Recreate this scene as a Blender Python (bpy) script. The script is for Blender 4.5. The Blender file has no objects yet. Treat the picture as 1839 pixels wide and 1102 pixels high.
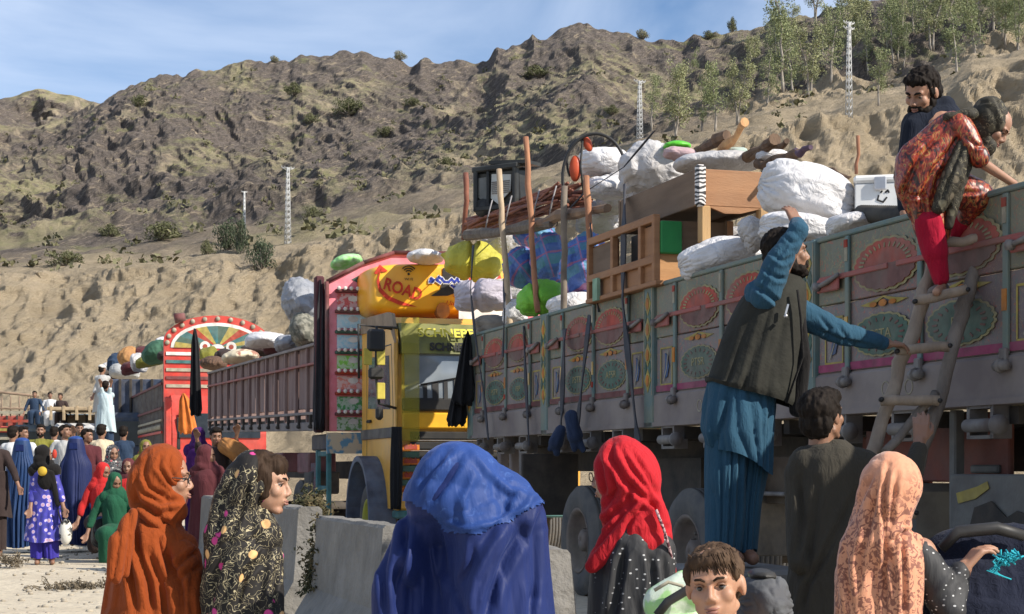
import bpy, bmesh, math, random
import numpy as np
from mathutils import Vector, Matrix, Euler

# ---------------------------------------------------------------- camera, sky, sun
SC = bpy.context.scene
R = math.radians
F, CX, HY, CH = 3100.0, 919.5, 845.0, 1.19      # focal length, centre, horizon (in 1839 px units), eye height
cd = bpy.data.cameras.new("camera")
cam = bpy.data.objects.new("camera", cd)
SC.collection.objects.link(cam)
cam.location = (0, 0, CH)
cam.rotation_euler = (R(90), 0, 0)
cd.sensor_width = 36
cd.lens = F / 1839 * 36
cd.shift_y = (HY - 551) / 1839
cd.clip_start = 0.1
cd.clip_end = 6000
SC.camera = cam

SUN_AZ, SUN_EL = R(118), R(36)                    # clockwise from +Y
world = bpy.data.worlds.new("World")
SC.world = world
world.use_nodes = True
nt = world.node_tree
nt.nodes.clear()
wo = nt.nodes.new("ShaderNodeOutputWorld")
bg = nt.nodes.new("ShaderNodeBackground")
sky = nt.nodes.new("ShaderNodeTexSky")
sky.sky_type = 'NISHITA'
sky.sun_disc = False
sky.sun_elevation = SUN_EL
sky.sun_rotation = SUN_AZ
sky.altitude = 1200
sky.air_density = 1.0
sky.dust_density = 0.25
sky.ozone_density = 4.5
tc = nt.nodes.new("ShaderNodeTexCoord")
mp = nt.nodes.new("ShaderNodeMapping"); mp.inputs['Scale'].default_value = (1.2, 1.2, 4.0)
mp.inputs['Rotation'].default_value = (0, R(10), 0)
nz = nt.nodes.new("ShaderNodeTexNoise"); nz.inputs['Scale'].default_value = 2.6; nz.inputs['Detail'].default_value = 7
nz.inputs['Distortion'].default_value = 0.6
rp = nt.nodes.new("ShaderNodeValToRGB")
rp.color_ramp.elements[0].position = 0.36; rp.color_ramp.elements[0].color = (0, 0, 0, 1)
rp.color_ramp.elements[1].position = 0.70; rp.color_ramp.elements[1].color = (.85, .85, .85, 1)
mx = nt.nodes.new("ShaderNodeMix"); mx.data_type = 'RGBA'
mx.inputs['B'].default_value = (6.4, 7.2, 8.6, 1)
nt.links.new(tc.outputs['Generated'], mp.inputs['Vector'])
nt.links.new(mp.outputs['Vector'], nz.inputs['Vector'])
nt.links.new(nz.outputs['Fac'], rp.inputs['Fac'])
nt.links.new(rp.outputs['Color'], mx.inputs['Factor'])
nt.links.new(sky.outputs['Color'], mx.inputs['A'])
nt.links.new(mx.outputs['Result'], bg.inputs['Color'])
bg.inputs['Strength'].default_value = 0.1
nt.links.new(bg.outputs['Background'], wo.inputs['Surface'])

sd = bpy.data.lights.new("sun", 'SUN')
sd.energy = 5.0
sd.angle = R(0.6)
sd.color = (1.0, 0.93, 0.82)
sun = bpy.data.objects.new("sun", sd)
SC.collection.objects.link(sun)
sdir = Vector((math.sin(SUN_AZ) * math.cos(SUN_EL), math.cos(SUN_AZ) * math.cos(SUN_EL), math.sin(SUN_EL)))
sun.rotation_euler = sdir.to_track_quat('Z', 'Y').to_euler()
sun.location = (20, -20, 30)
SC.view_settings.view_transform = 'Standard'
SC.view_settings.look = 'None'
SC.view_settings.gamma = 1
SC.view_settings.exposure = 0.5
SC.render.resolution_x, SC.render.resolution_y = 1024, 614

# ---------------------------------------------------------------- geometry helpers
COL = SC.collection
ANG = R(17.2)
EV = Vector((math.sin(ANG), -math.cos(ANG), 0))   # along the convoy, towards the viewer
NV = Vector((math.cos(ANG), math.sin(ANG), 0))    # across the road, away from the viewer
ROT = math.atan2(EV.y, EV.x)

def W(px, py, Y):
    return Vector(((px - CX) / F * Y, Y, CH + (HY - py) / F * Y))
def YN(px, n):
    ph = math.atan((px - CX) / F)
    return n / math.sin(ANG + ph) * math.cos(ph)
def PN(px, py, n):
    return W(px, py, YN(px, n))
def AN(px, n=5.44):
    ph = math.atan((px - CX) / F)
    return n / math.tan(ANG + ph)
def TL(a, n, z=0):                                 # along distance, across distance, height
    return -EV * a + NV * n + Vector((0, 0, z))

def _h(x, y, z, s):
    h = (x * 374761393 + y * 668265263 + z * 1274126177 + s * 974634777) & 0xffffffff
    h = ((h ^ (h >> 13)) * 1274126177) & 0xffffffff
    h = h ^ (h >> 16)
    return (h & 0xffffff) / float(0x7fffff) - 1.0
def pn(x, y, z, s=0):
    x, y, z = np.asarray(x, float), np.asarray(y, float), np.asarray(z, float)
    xi, yi, zi = np.floor(x).astype(np.int64), np.floor(y).astype(np.int64), np.floor(z).astype(np.int64)
    fx, fy, fz = x - xi, y - yi, z - zi
    u, v, w = [f * f * f * (f * (f * 6 - 15) + 10) for f in (fx, fy, fz)]
    r = 0
    for i in (0, 1):
        for j in (0, 1):
            for k in (0, 1):
                r = r + _h(xi + i, yi + j, zi + k, s) * (u if i else 1 - u) * (v if j else 1 - v) * (w if k else 1 - w)
    return r
def fbm(x, y, z, o=4, s=0):
    r, a = 0, 1.0
    for i in range(o):
        r = r + a * pn(x * 2 ** i, y * 2 ** i, z * 2 ** i, s + i); a *= .5
    return r

class MB:
    def __init__(self):
        self.v, self.f, self.sm = [], [], []
    def add(self, vs, fs, smooth=False):
        o = len(self.v)
        self.v += [tuple(v) for v in vs]
        self.f += [tuple(i + o for i in f) for f in fs]
        self.sm += [smooth] * len(fs)
        return self
    def box(self, c, s, rot=None, bev=0):
        x, y, z = [k / 2 for k in s]
        b = min(bev, x * .9, y * .9, z * .9)
        M = Euler(rot).to_matrix() if rot else None
        c = Vector(c)
        if b <= 0:
            vs = [Vector((i * x, j * y, k * z)) for i in (-1, 1) for j in (-1, 1) for k in (-1, 1)]
            fs = [(0, 1, 3, 2), (4, 6, 7, 5), (0, 4, 5, 1), (2, 3, 7, 6), (0, 2, 6, 4), (1, 5, 7, 3)]
        else:
            vs = []; 
            for i in (-1, 1):
                for j in (-1, 1):
                    for k in (-1, 1):
                        vs += [Vector((i * x, j * (y - b), k * (z - b))), Vector((i * (x - b), j * y, k * (z - b))), Vector((i * (x - b), j * (y - b), k * z))]
            def I(i, j, k, a): return ((i > 0) * 4 + (j > 0) * 2 + (k > 0)) * 3 + a
            fs = []
            for s_ in (-1, 1):
                q = [(s_, -1, -1), (s_, 1, -1), (s_, 1, 1), (s_, -1, 1)]; 
                if s_ < 0: q.reverse()
                fs.append([I(*t, 0) for t in q])
                q = [(-1, s_, -1), (-1, s_, 1), (1, s_, 1), (1, s_, -1)]
                if s_ < 0: q.reverse()
                fs.append([I(*t, 1) for t in q])
                q = [(-1, -1, s_), (1, -1, s_), (1, 1, s_), (-1, 1, s_)]
                if s_ < 0: q.reverse()
                fs.append([I(*t, 2) for t in q])
            for p in (-1, 1):
                for q in (-1, 1):
                    e = [I(p, q, -1, 0), I(p, q, -1, 1), I(p, q, 1, 1), I(p, q, 1, 0)]
                    if p * q < 0: e.reverse()
                    fs.append(e)
                    e = [I(p, -1, q, 0), I(p, 1, q, 0), I(p, 1, q, 2), I(p, -1, q, 2)]
                    if p * q < 0: e.reverse()
                    fs.append(e)
                    e = [I(-1, p, q, 1), I(-1, p, q, 2), I(1, p, q, 2), I(1, p, q, 1)]
                    if p * q < 0: e.reverse()
                    fs.append(e)
            for i in (-1, 1):
                for j in (-1, 1):
                    for k in (-1, 1):
                        t = [I(i, j, k, 0), I(i, j, k, 1), I(i, j, k, 2)]
                        if i * j * k < 0: t.reverse()
                        fs.append(t)
        if M: vs = [M @ v for v in vs]
        return self.add([v + c for v in vs], fs)
    def prism(self, pts, y0, y1, ax='y'):
        """polygon in the xz plane (ax y) extruded between y0 and y1"""
        n = len(pts)
        mk = {'y': lambda a, b, t: (a, t, b), 'x': lambda a, b, t: (t, a, b), 'z': lambda a, b, t: (a, b, t)}[ax]
        vs = [mk(a, b, y0) for a, b in pts] + [mk(a, b, y1) for a, b in pts]
        fs = [tuple(range(n)), tuple(range(2 * n - 1, n - 1, -1))] + [(i, i + n, (i + 1) % n + n, (i + 1) % n) for i in range(n)]
        return self.add(vs, fs)
    def rings(self, rings, cap=True, smooth=True, closed=False):
        n = len(rings[0]); m = len(rings)
        vs = [p for r in rings for p in r]
        fs = []
        for k in range(m - 1 + (1 if closed else 0)):
            for i in range(n):
                a, b = k * n + i, k * n + (i + 1) % n
                c, d = ((k + 1) % m) * n + (i + 1) % n, ((k + 1) % m) * n + i
                fs.append((a, b, c, d))
        if cap and not closed:
            fs.append(tuple(range(n - 1, -1, -1))); fs.append(tuple((m - 1) * n + i for i in range(n)))
        return self.add(vs, fs, smooth)
    def tube(self, path, r, n=8, flat=1.0, closed=False):
        P = [Vector(p) for p in path]; m = len(P)
        rr = r if isinstance(r, (list, tuple)) else [r] * m
        rings = []; up = Vector((0, 0, 1)); last = None
        for i in range(m):
            if closed: t = (P[(i + 1) % m] - P[i - 1])
            else: t = (P[min(i + 1, m - 1)] - P[max(i - 1, 0)])
            t.normalize()
            if last is None:
                a = t.cross(up)
                if a.length < .1: a = t.cross(Vector((1, 0, 0)))
            else: a = last - t * last.dot(t)
            a.normalize(); last = a.copy(); b = t.cross(a)
            rings.append([P[i] + (a * math.cos(k * 2 * math.pi / n) + b * flat * math.sin(k * 2 * math.pi / n)) * rr[i] for k in range(n)])
        return self.rings(rings, closed=closed)
    def cyl(self, p0, p1, r0, r1=None, n=16, smooth=True):
        return self.tube([p0, p1], [r0, r0 if r1 is None else r1], n)
    def ell(self, c, r, rot=None, nu=16, nv=10):
        c = Vector(c); M = Euler(rot).to_matrix() if rot else Matrix.Identity(3)
        vs = [c + M @ Vector((0, 0, -r[2]))]
        for j in range(1, nv):
            t = -math.pi / 2 + math.pi * j / nv
            for i in range(nu):
                a = 2 * math.pi * i / nu
                vs.append(c + M @ Vector((r[0] * math.cos(t) * math.cos(a), r[1] * math.cos(t) * math.sin(a), r[2] * math.sin(t))))
        vs.append(c + M @ Vector((0, 0, r[2])))
        fs = [(0, 1 + (i + 1) % nu, 1 + i) for i in range(nu)]
        for j in range(nv - 2):
            for i in range(nu):
                a = 1 + j * nu + i; b = 1 + j * nu + (i + 1) % nu
                fs.append((a, b, b + nu, a + nu))
        l = len(vs) - 1; o = 1 + (nv - 2) * nu
        fs += [(o + i, o + (i + 1) % nu, l) for i in range(nu)]
        return self.add(vs, fs, True)
    def cap(self, p0, p1, r0, r1, n=14):
        p0, p1 = Vector(p0), Vector(p1); ax = p1 - p0
        if ax.length < 1e-6: return self.ell(p0, (r0, r0, r0))
        t = ax.normalized(); a = t.cross(Vector((0, 0, 1)))
        if a.length < .1: a = t.cross(Vector((1, 0, 0)))
        a.normalize(); b = t.cross(a)
        rings = []
        for k in range(1, 5):
            q = -math.pi / 2 + k * math.pi / 8
            rings.append((p0 + t * r0 * math.sin(q), r0 * math.cos(q)))
        rings.append((p1, r1))
        for k in range(1, 4):
            q = k * math.pi / 8
            rings.append((p1 + t * r1 * math.sin(q), r1 * math.cos(q)))
        return self.rings([[c + (a * math.cos(i * 2 * math.pi / n) + b * math.sin(i * 2 * math.pi / n)) * r for i in range(n)] for c, r in rings])
    def lathe(self, prof, n=32, c=(0, 0, 0), ax='y', closed=False):
        rings = []
        for r, h in prof:
            ring = []
            for i in range(n):
                a = 2 * math.pi * i / n
                if ax == 'y': ring.append((c[0] + r * math.cos(a), c[1] + h, c[2] + r * math.sin(a)))
                elif ax == 'z': ring.append((c[0] + r * math.cos(a), c[1] + r * math.sin(a), c[2] + h))
                else: ring.append((c[0] + h, c[1] + r * math.cos(a), c[2] + r * math.sin(a)))
            rings.append(ring)
        return self.rings(rings, closed=closed, cap=not closed)
    def quad(self, a, b, c, d):
        return self.add([a, b, c, d], [(0, 1, 2, 3)])
    def mesh(self, name, m=None, fixn=True):
        me = bpy.data.meshes.new(name)
        me.from_pydata(self.v, [], self.f)
        me.polygons.foreach_set('use_smooth', self.sm)
        if fixn and len(self.f) < 60000:
            bm = bmesh.new(); bm.from_mesh(me)
            bmesh.ops.recalc_face_normals(bm, faces=bm.faces); bm.to_mesh(me); bm.free()
        if m: me.materials.append(m)
        me.update()
        return me
    def build(self, name, m, parent=None, **kw):
        return link(name, self.mesh(name, m, fixn=kw.pop('fixn', True)), parent, **kw)

def link(name, data, parent=None, loc=None, rot=None):
    o = bpy.data.objects.new(name, data)
    COL.objects.link(o)
    if parent: o.parent = parent
    if loc is not None: o.location = loc
    if rot is not None: o.rotation_euler = rot
    return o
def tag(o, label=None, cat=None, group=None, kind=None):
    if label: o['label'] = label
    if cat: o['category'] = cat
    if group: o['group'] = group
    if kind: o['kind'] = kind
    return o
def thing(name, loc, label, cat, group=None, rz=0):
    o = link(name, None, None, loc, (0, 0, rz))
    o.empty_display_size = .2
    return tag(o, label, cat, group)
def move_origin(o, loc):
    """shift the verts so that the mesh's origin sits at loc (verts were given in world space)"""
    loc = Vector(loc); o.data.transform(Matrix.Translation(-loc)); o.location = loc
    return o

TMP = bpy.data.scenes.new("tmp")
def voxel(mb, vox, smooth=4, fac=.5):
    """union of closed shells as one continuous surface -> (verts, faces)"""
    me = mb.mesh("t", fixn=True)
    ob = bpy.data.objects.new("t", me); TMP.collection.objects.link(ob)
    md = ob.modifiers.new("r", 'REMESH'); md.mode = 'VOXEL'; md.voxel_size = vox
    if smooth:
        ms = ob.modifiers.new("s", 'SMOOTH'); ms.iterations = smooth; ms.factor = fac
    vl = TMP.view_layers[0]; vl.update()
    dg = vl.depsgraph
    out = bpy.data.meshes.new_from_object(ob.evaluated_get(dg))
    bpy.data.objects.remove(ob); bpy.data.meshes.remove(me)
    return out
def coords(me):
    v = np.empty(len(me.vertices) * 3); me.vertices.foreach_get('co', v); v = v.reshape(-1, 3)
    n = np.empty(len(me.vertices) * 3); me.vertex_normals.foreach_get('vector', n) if hasattr(me, 'vertex_normals') else me.vertices.foreach_get('normal', n)
    return v, n.reshape(-1, 3)
def setco(me, v):
    me.vertices.foreach_set('co', np.ascontiguousarray(v, dtype=np.float32).ravel()); me.update()
def blob(name, mb, vox, m, parent=None, smooth=4, fn=None, **kw):
    me = voxel(mb, vox, smooth); me.name = name
    if fn:
        v, n = coords(me); setco(me, fn(v, n))
    me.materials.clear(); me.materials.append(m)
    me.polygons.foreach_set('use_smooth', [True] * len(me.polygons))
    return link(name, me, parent, **kw)
def folds(amp, f=9, fz=1.6, ang=0, s=0, amp2=.3, bend=0):
    """ridged creases, running down by default; ang tilts them in the picture plane"""
    def fn(v, n):
        c, k = math.cos(ang), math.sin(ang)
        x = v[:, 0] * c + v[:, 2] * k; z = -v[:, 0] * k + v[:, 2] * c; y = v[:, 1]
        w = pn(x * 3, y * 3, z * 2, s + 5) * .25
        a = 1 - 2.2 * np.abs(pn(x * f + w * 3, y * f * .8 + w, z * fz + bend * x * x, s))
        b = 1 - 2.2 * np.abs(pn(x * f * 2.3 + w * 5, y * f * 2.1, z * fz * 1.8, s + 3))
        return v + n * (amp * (a + amp2 * b))[:, None]
    return fn
def rough_fn(amp, f, s=0, o=3):
    return lambda v, n: v + n * (amp * fbm(v[:, 0] * f, v[:, 1] * f, v[:, 2] * f, o, s))[:, None]
def many(*fns):
    def fn(v, n):
        for f in fns: v = f(v, n)
        return v
    return fn

# ---------------------------------------------------------------- materials
MATS = {}
def rgb(c): return (c[0], c[1], c[2], 1)
def newmat(name):
    m = bpy.data.materials.new(name); m.use_nodes = True
    nt = m.node_tree; b = nt.nodes['Principled BSDF']
    return m, nt, b
def N(nt, t, **kw):
    n = nt.nodes.new(t)
    for k, v in kw.items():
        if k in n.inputs: n.inputs[k].default_value = v
        else: setattr(n, k, v)
    return n
def ramp(nt, stops):
    r = nt.nodes.new("ShaderNodeValToRGB"); e = r.color_ramp.elements
    while len(e) < len(stops): e.new(.5)
    for k, (p, c) in enumerate(stops):
        e[k].position = p; e[k].color = rgb(c) if hasattr(c, '__len__') else (c, c, c, 1)
    return r
def mixc(nt, f, a, b, mode='MIX'):
    m = nt.nodes.new("ShaderNodeMix"); m.data_type = 'RGBA'; m.blend_type = mode
    for s, v in (('Factor', f), ('A', a), ('B', b)):
        if hasattr(v, 'links') or hasattr(v, 'is_linked'): nt.links.new(v, m.inputs[s])
        elif s == 'Factor': m.inputs[s].default_value = v
        else: m.inputs[s].default_value = rgb(v)
    return m.outputs['Result']
def objco(nt, scale=(1, 1, 1), rot=(0, 0, 0)):
    t = nt.nodes.new("ShaderNodeTexCoord"); mp = nt.nodes.new("ShaderNodeMapping")
    mp.inputs['Scale'].default_value = scale; mp.inputs['Rotation'].default_value = rot
    nt.links.new(t.outputs['Object'], mp.inputs['Vector'])
    return mp.outputs['Vector']
def noise(nt, co, scale, det=5, dist=0, rough=.55):
    n = N(nt, "ShaderNodeTexNoise", Scale=scale, Detail=det, Distortion=dist, Roughness=rough)
    nt.links.new(co, n.inputs['Vector']); return n.outputs['Fac']
def bumpn(nt, b, h, strength, dist):
    bp = N(nt, "ShaderNodeBump", Strength=strength, Distance=dist)
    nt.links.new(h, bp.inputs['Height'])
    if b.inputs['Normal'].is_linked:
        nt.links.new(b.inputs['Normal'].links[0].from_socket, bp.inputs['Normal'])
    nt.links.new(bp.outputs['Normal'], b.inputs['Normal'])
def mat(name, c, c2=None, rough=.8, scale=5, det=6, bump=.3, bscale=30, bdist=.01, st=(1, 1, 1), bst=None, metal=0, lo=.35, hi=.65, spec=.3, dust=0, dustc=(.3, .25, .18), alpha=None):
    if name in MATS: return MATS[name]
    m, nt, b = newmat(name)
    c2 = c2 or tuple(k * .62 for k in c)
    co = objco(nt, st)
    r = ramp(nt, [(lo, c), (hi, c2)]); nt.links.new(noise(nt, co, scale, det), r.inputs['Fac'])
    colr = r.outputs['Color']
    if dust:
        co2 = objco(nt)
        d = ramp(nt, [(.42, 0), (.72, dust)]); nt.links.new(noise(nt, co2, 2.3, 9, .4, .65), d.inputs['Fac'])
        colr = mixc(nt, d.outputs['Color'], colr, dustc)
    nt.links.new(colr, b.inputs['Base Color'])
    b.inputs['Roughness'].default_value = rough; b.inputs['Metallic'].default_value = metal
    b.inputs['Specular IOR Level'].default_value = spec
    if bump:
        cb = objco(nt, bst or st)
        bumpn(nt, b, noise(nt, cb, bscale, 4), bump, bdist)
    if alpha is not None: b.inputs['Alpha'].default_value = alpha
    MATS[name] = m
    return m
def cloth(name, c, rough=.95, fold=.6, fs=9, fst=(1, 1, .3), sheen=.05, var=.75, ang=0, spec=.08):
    if name in MATS: return MATS[name]
    m, nt, b = newmat(name)
    co = objco(nt)
    r = ramp(nt, [(.3, c), (.75, tuple(k * var for k in c))]); nt.links.new(noise(nt, co, 5, 6), r.inputs['Fac'])
    nt.links.new(r.outputs['Color'], b.inputs['Base Color'])
    b.inputs['Roughness'].default_value = rough; b.inputs['Specular IOR Level'].default_value = spec
    b.inputs['Sheen Weight'].default_value = sheen; b.inputs['Sheen Roughness'].default_value = .5
    cb = objco(nt, fst, (0, ang, 0))
    bumpn(nt, b, noise(nt, cb, fs, 4, .5), fold * .5, .03)
    bumpn(nt, b, noise(nt, objco(nt, fst, (0, ang, 0)), 30, 3, 1.5), .7, .012)
    bumpn(nt, b, noise(nt, objco(nt), 160, 2), .12, .002)
    MATS[name] = m
    return m
# ---------------------------------------------------------------- ground
def ground_mat():
    m, nt, b = newmat("dusty_ground")
    co = objco(nt)
    r = ramp(nt, [(.3, (.58, .51, .39)), (.55, (.50, .43, .32)), (.8, (.40, .34, .25))])
    nt.links.new(noise(nt, co, .6, 10, .3, .6), r.inputs['Fac'])
    r2 = ramp(nt, [(.52, 0), (.6, 1)]); nt.links.new(noise(nt, co, 9, 6, 0, .7), r2.inputs['Fac'])
    c = mixc(nt, r2.outputs['Color'], r.outputs['Color'], (.36, .31, .24))
    nt.links.new(c, b.inputs['Base Color']); b.inputs['Roughness'].default_value = .95
    bumpn(nt, b, noise(nt, co, 3, 8, 0, .7), .6, .05)
    bumpn(nt, b, noise(nt, co, 40, 5), .5, .01)
    return m
def build_ground():
    xs = np.concatenate([np.linspace(-400, -30, 20), np.linspace(-28, 28, 150), np.linspace(30, 400, 20)])
    ys = np.concatenate([np.linspace(-60, -5, 8), np.linspace(-4, 34, 130), np.linspace(35, 75, 40)])
    X, Y = np.meshgrid(xs, ys)
    n = X * NV.x + Y * NV.y                                  # distance across from the camera
    Z = np.clip((1.9 - n) / .9, 0, 1) * -.38 * np.clip((11.5 - Y) / 2.5, 0, 1)   # shoulder drops where the women in front stand
    Z = Z + .012 * fbm(X * .8, Y * .8, 0 * X, 4, 3) * (np.abs(X) < 30)
    v = np.stack([X, Y, Z], -1).reshape(-1, 3)
    nx = len(xs); f = [(j * nx + i, j * nx + i + 1, (j + 1) * nx + i + 1, (j + 1) * nx + i) for j in range(len(ys) - 1) for i in range(nx - 1)]
    me = bpy.data.meshes.new("ground"); me.from_pydata(v.tolist(), [], f); me.materials.append(ground_mat())
    me.polygons.foreach_set('use_smooth', [True] * len(f))
    tag(link("ground", me), kind='structure')
build_ground()

# ---------------------------------------------------------------- hills
def curve(pts):
    xs = [p[0] for p in pts]; ys = [p[1] for p in pts]
    return lambda x: np.interp(x, xs, ys)
Bf = curve([(-700, 520), (0, 494), (100, 487), (240, 484), (330, 478), (400, 470), (430, 478), (500, 462), (560, 440), (640, 425), (720, 408), (800, 388), (900, 365), (1000, 335), (1150, 295), (1250, 262), (1350, 238), (1450, 222), (1560, 205), (1640, 190), (1700, 172), (1745, 128), (1800, 120), (1839, 112), (2500, 60)])
Cf = curve([(-700, 480), (0, 455), (240, 432), (400, 418), (560, 395), (700, 362), (850, 330), (1000, 290), (1150, 245), (1300, 215), (1500, 190), (1640, 160), (1745, 110), (1839, 95), (2500, 30)])
Sf = curve([(-700, 230), (-300, 190), (0, 215), (60, 225), (120, 215), (185, 183), (230, 160), (262, 150), (300, 131), (360, 124), (400, 127), (440, 112), (520, 113), (540, 98), (590, 92), (650, 93), (690, 106), (720, 108), (770, 105), (820, 102), (858, 112), (880, 106), (892, 90), (920, 78), (965, 65), (1000, 51), (1045, 43), (1080, 52), (1120, 62), (1180, 73), (1228, 77), (1245, 66), (1290, 60), (1340, 52), (1380, 42), (1440, 35), (1490, 18), (1560, 4), (1620, -12), (1839, -70), (2500, -160)])
def land_z(px, t, detail=True):
    """px: azimuth (photo pixel at unit depth), t in 0..3 ; returns depth, z"""
    k = 1 / F
    y1, y2, y3 = Bf(px), Cf(px), Sf(px)
    r0, r1, r2, r3 = 64, 92, 150, 360
    zb = (HY - y1) * k * r1 + CH; zc = (HY - y2) * k * r2 + CH; zs = (HY - y3) * k * r3 + CH
    s0 = np.clip(t, 0, 1); s1 = np.clip(t - 1, 0, 1); s2 = np.clip(t - 2, 0, 1)
    r = r0 + (r1 - r0) * s0 + (r2 - r1) * s1 + (r3 - r2) * s2
    z = zb * (s0 ** .85 * .93 + .07 * s0 ** 4) + (zc - zb) * s1 ** 1.2 + (zs - zc) * (s2 * .6 + .4 * s2 ** 1.6)
    return r, z
def build_hills():
    px = np.arange(-520, 2420, 3.4)
    t = np.concatenate([np.linspace(0, 1, 110)[:-1], np.linspace(1, 2, 60)[:-1], np.linspace(2, 3, 420)])
    PX, T = np.meshgrid(px, t)
    r, z = land_z(PX, T)
    X = (PX - CX) / F * r; Y = r.copy()
    s0 = np.clip(T, 0, 1); s1 = np.clip(T - 1, 0, 1); s2 = np.clip(T - 2, 0, 1)
    # spurs running down to the right, then strata, then broken rock
    u = X * .8 - z * .6; w = X * .6 + z * .8
    rd = lambda a, b, c, o, s: 1 - 2 * np.abs(fbm(a, b, c, o, s))
    edge = np.clip(s2 * 14, 0, 1) * (1 - .8 * np.clip((s2 - .8) / .2, 0, 1))
    big = rd(u / 60, Y / 90 + w / 160, 0 * X, 2, 11)
    med = rd(w / 13 + .4 * fbm(X / 20, z / 20, Y / 30, 2, 4), u / 42, Y / 40, 3, 21)
    fine = rd(w / 3.4, u / 8, Y / 9, 3, 31)
    tiny = fbm(X / 1.1, z / 1.1, Y / 2, 3, 41)
    D = edge * (3.8 * (big - .35) + 1.25 * (med - .3) + .55 * (fine - .2) + .28 * tiny + .42 * (1 - 2 * np.abs(pn(w / 1.2, u / 5, Y / 5, 45))))
    # silhouette crags
    cr = np.clip((s2 - .7) / .3, 0, 1)
    D += cr * (.9 * rd(X / 7, 0 * X, Y / 25, 4, 51) - .3)
    z = z + D * .75
    Y = Y - D * .8 * (s2 > 0)
    # bluff : eroded gullies
    be = np.clip(s0 * 3, 0, 1) * (1 - np.clip(s1 * 3, 0, 1))
    gul = rd(X / 3.3 + .3 * fbm(X / 5, Y / 9, z / 6, 2, 8), z / 16, Y / 30, 4, 61)
    cl = fbm(X / 1.3, Y / 2, z / 1.3, 4, 71)
    Y = Y - be * (.75 * gul + .42 * cl + 1.4 * pn(X / 17, z / 9, 0 * X, 5))
    z = z + be * (.25 * cl) + np.clip(s1 * 4, 0, 1) * (1 - np.clip(s2 * 20, 0, 1)) * .5 * fbm(X / 5, Y / 5, 0 * X, 4, 9)
    mx = (Y) / r
    v = np.stack([X, Y, z], -1)
    back = v[-1].copy(); back[:, 1] += 120; back[:, 2] -= 55
    front = v[0].copy(); front[:, 2] = -1.2; front[:, 1] -= 2
    v = np.concatenate([front[None], v, back[None]])
    J, I = v.shape[:2]
    a = (np.arange(J - 1)[:, None] * I + np.arange(I - 1)[None]).ravel()
    f = np.stack([a, a + 1, a + I + 1, a + I], 1)
    me = bpy.data.meshes.new("hills")
    me.vertices.add(J * I); me.vertices.foreach_set('co', v.astype(np.float32).ravel())
    me.loops.add(f.size); me.loops.foreach_set('vertex_index', f.ravel().astype(np.int32))
    me.polygons.add(len(f)); me.polygons.foreach_set('loop_start', np.arange(0, f.size, 4, dtype=np.int32))
    me.polygons.foreach_set('use_smooth', [False] * len(f))
    me.update(); me.validate()
    # which soil covers what: an attribute painted by place (dirt bluff, rock above)
    at = me.attributes.new("soil", 'FLOAT', 'POINT')
    cover = np.clip((T - 1.5 + .25 * fbm(X / 25, z / 25, Y / 30, 3, 15)) * 2.2, 0, 1)
    rt = np.clip((PX - 1150) / 250, 0, 1) * np.clip((2.25 + .12 * fbm(X / 12, z / 12, 0 * X, 3, 19) - T) * 9, 0, 1)
    cover = cover * (1 - rt)
    cover = np.concatenate([cover[:1], cover, cover[-1:]])
    at.data.foreach_set('value', cover.astype(np.float32).ravel())
    m, nt, b = newmat("hill_rock")
    co = objco(nt, (1, .35, 1))
    at = N(nt, "ShaderNodeAttribute"); at.attribute_name = "soil"
    dirt = ramp(nt, [(.25, (.58, .47, .33)), (.5, (.47, .38, .26)), (.75, (.31, .25, .17))]); nt.links.new(noise(nt, co, .35, 12, .4, .68), dirt.inputs['Fac'])
    co2 = objco(nt, (1, .5, 1), (0, R(35), 0))
    mps = nt.nodes.new("ShaderNodeMapping"); mps.inputs['Scale'].default_value = (.45, 1, 2.0); nt.links.new(co2, mps.inputs['Vector'])
    rock = ramp(nt, [(.34, (.50, .40, .27)), (.41, (.28, .23, .18)), (.49, (.095, .082, .076)), (.56, (.235, .195, .165)), (.63, (.12, .102, .092)), (.74, (.44, .35, .25))])
    nt.links.new(noise(nt, mps.outputs['Vector'], .55, 15, 1.0, .78), rock.inputs['Fac'])
    # grass and pale scree where it is less steep
    ge = N(nt, "ShaderNodeNewGeometry"); sx = N(nt, "ShaderNodeSeparateXYZ"); nt.links.new(ge.outputs['True Normal'], sx.inputs['Vector'])
    gp = ramp(nt, [(.50, 0), (.62, 1)]); nt.links.new(noise(nt, co, .045, 8, .3, .6), gp.inputs['Fac'])
    sl = ramp(nt, [(.50, 0), (.78, 1)]); nt.links.new(sx.outputs['Z'], sl.inputs['Fac'])
    mm = N(nt, "ShaderNodeMath", operation='MULTIPLY'); nt.links.new(gp.outputs['Color'], mm.inputs[0]); nt.links.new(sl.outputs['Color'], mm.inputs[1])
    gr = ramp(nt, [(.35, (.27, .26, .13)), (.6, (.40, .34, .22))]); nt.links.new(noise(nt, co, .5, 8, 0, .7), gr.inputs['Fac'])
    rc = mixc(nt, mm.outputs[0], rock.outputs['Color'], gr.outputs['Color'])
    sp2 = ramp(nt, [(.57, 0), (.64, .85)]); nt.links.new(noise(nt, co, .09, 9, 1, .7), sp2.inputs['Fac'])
    rc = mixc(nt, sp2.outputs['Color'], rc, (.42, .345, .24))
    gs = ramp(nt, [(.56, 0), (.64, .6)]); nt.links.new(noise(nt, objco(nt, (1, .4, 1.6), (0, R(20), 0)), .13, 9, .6, .75), gs.inputs['Fac'])
    rc = mixc(nt, gs.outputs['Color'], rc, (.27, .27, .12))
    c = mixc(nt, at.outputs['Fac'], dirt.outputs['Color'], rc)
    nt.links.new(c, b.inputs['Base Color']); b.inputs['Roughness'].default_value = .95; b.inputs['Specular IOR Level'].default_value = .15
    bumpn(nt, b, noise(nt, mps.outputs['Vector'], 1.2, 10, .8, .75), 1, 1.0)
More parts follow.
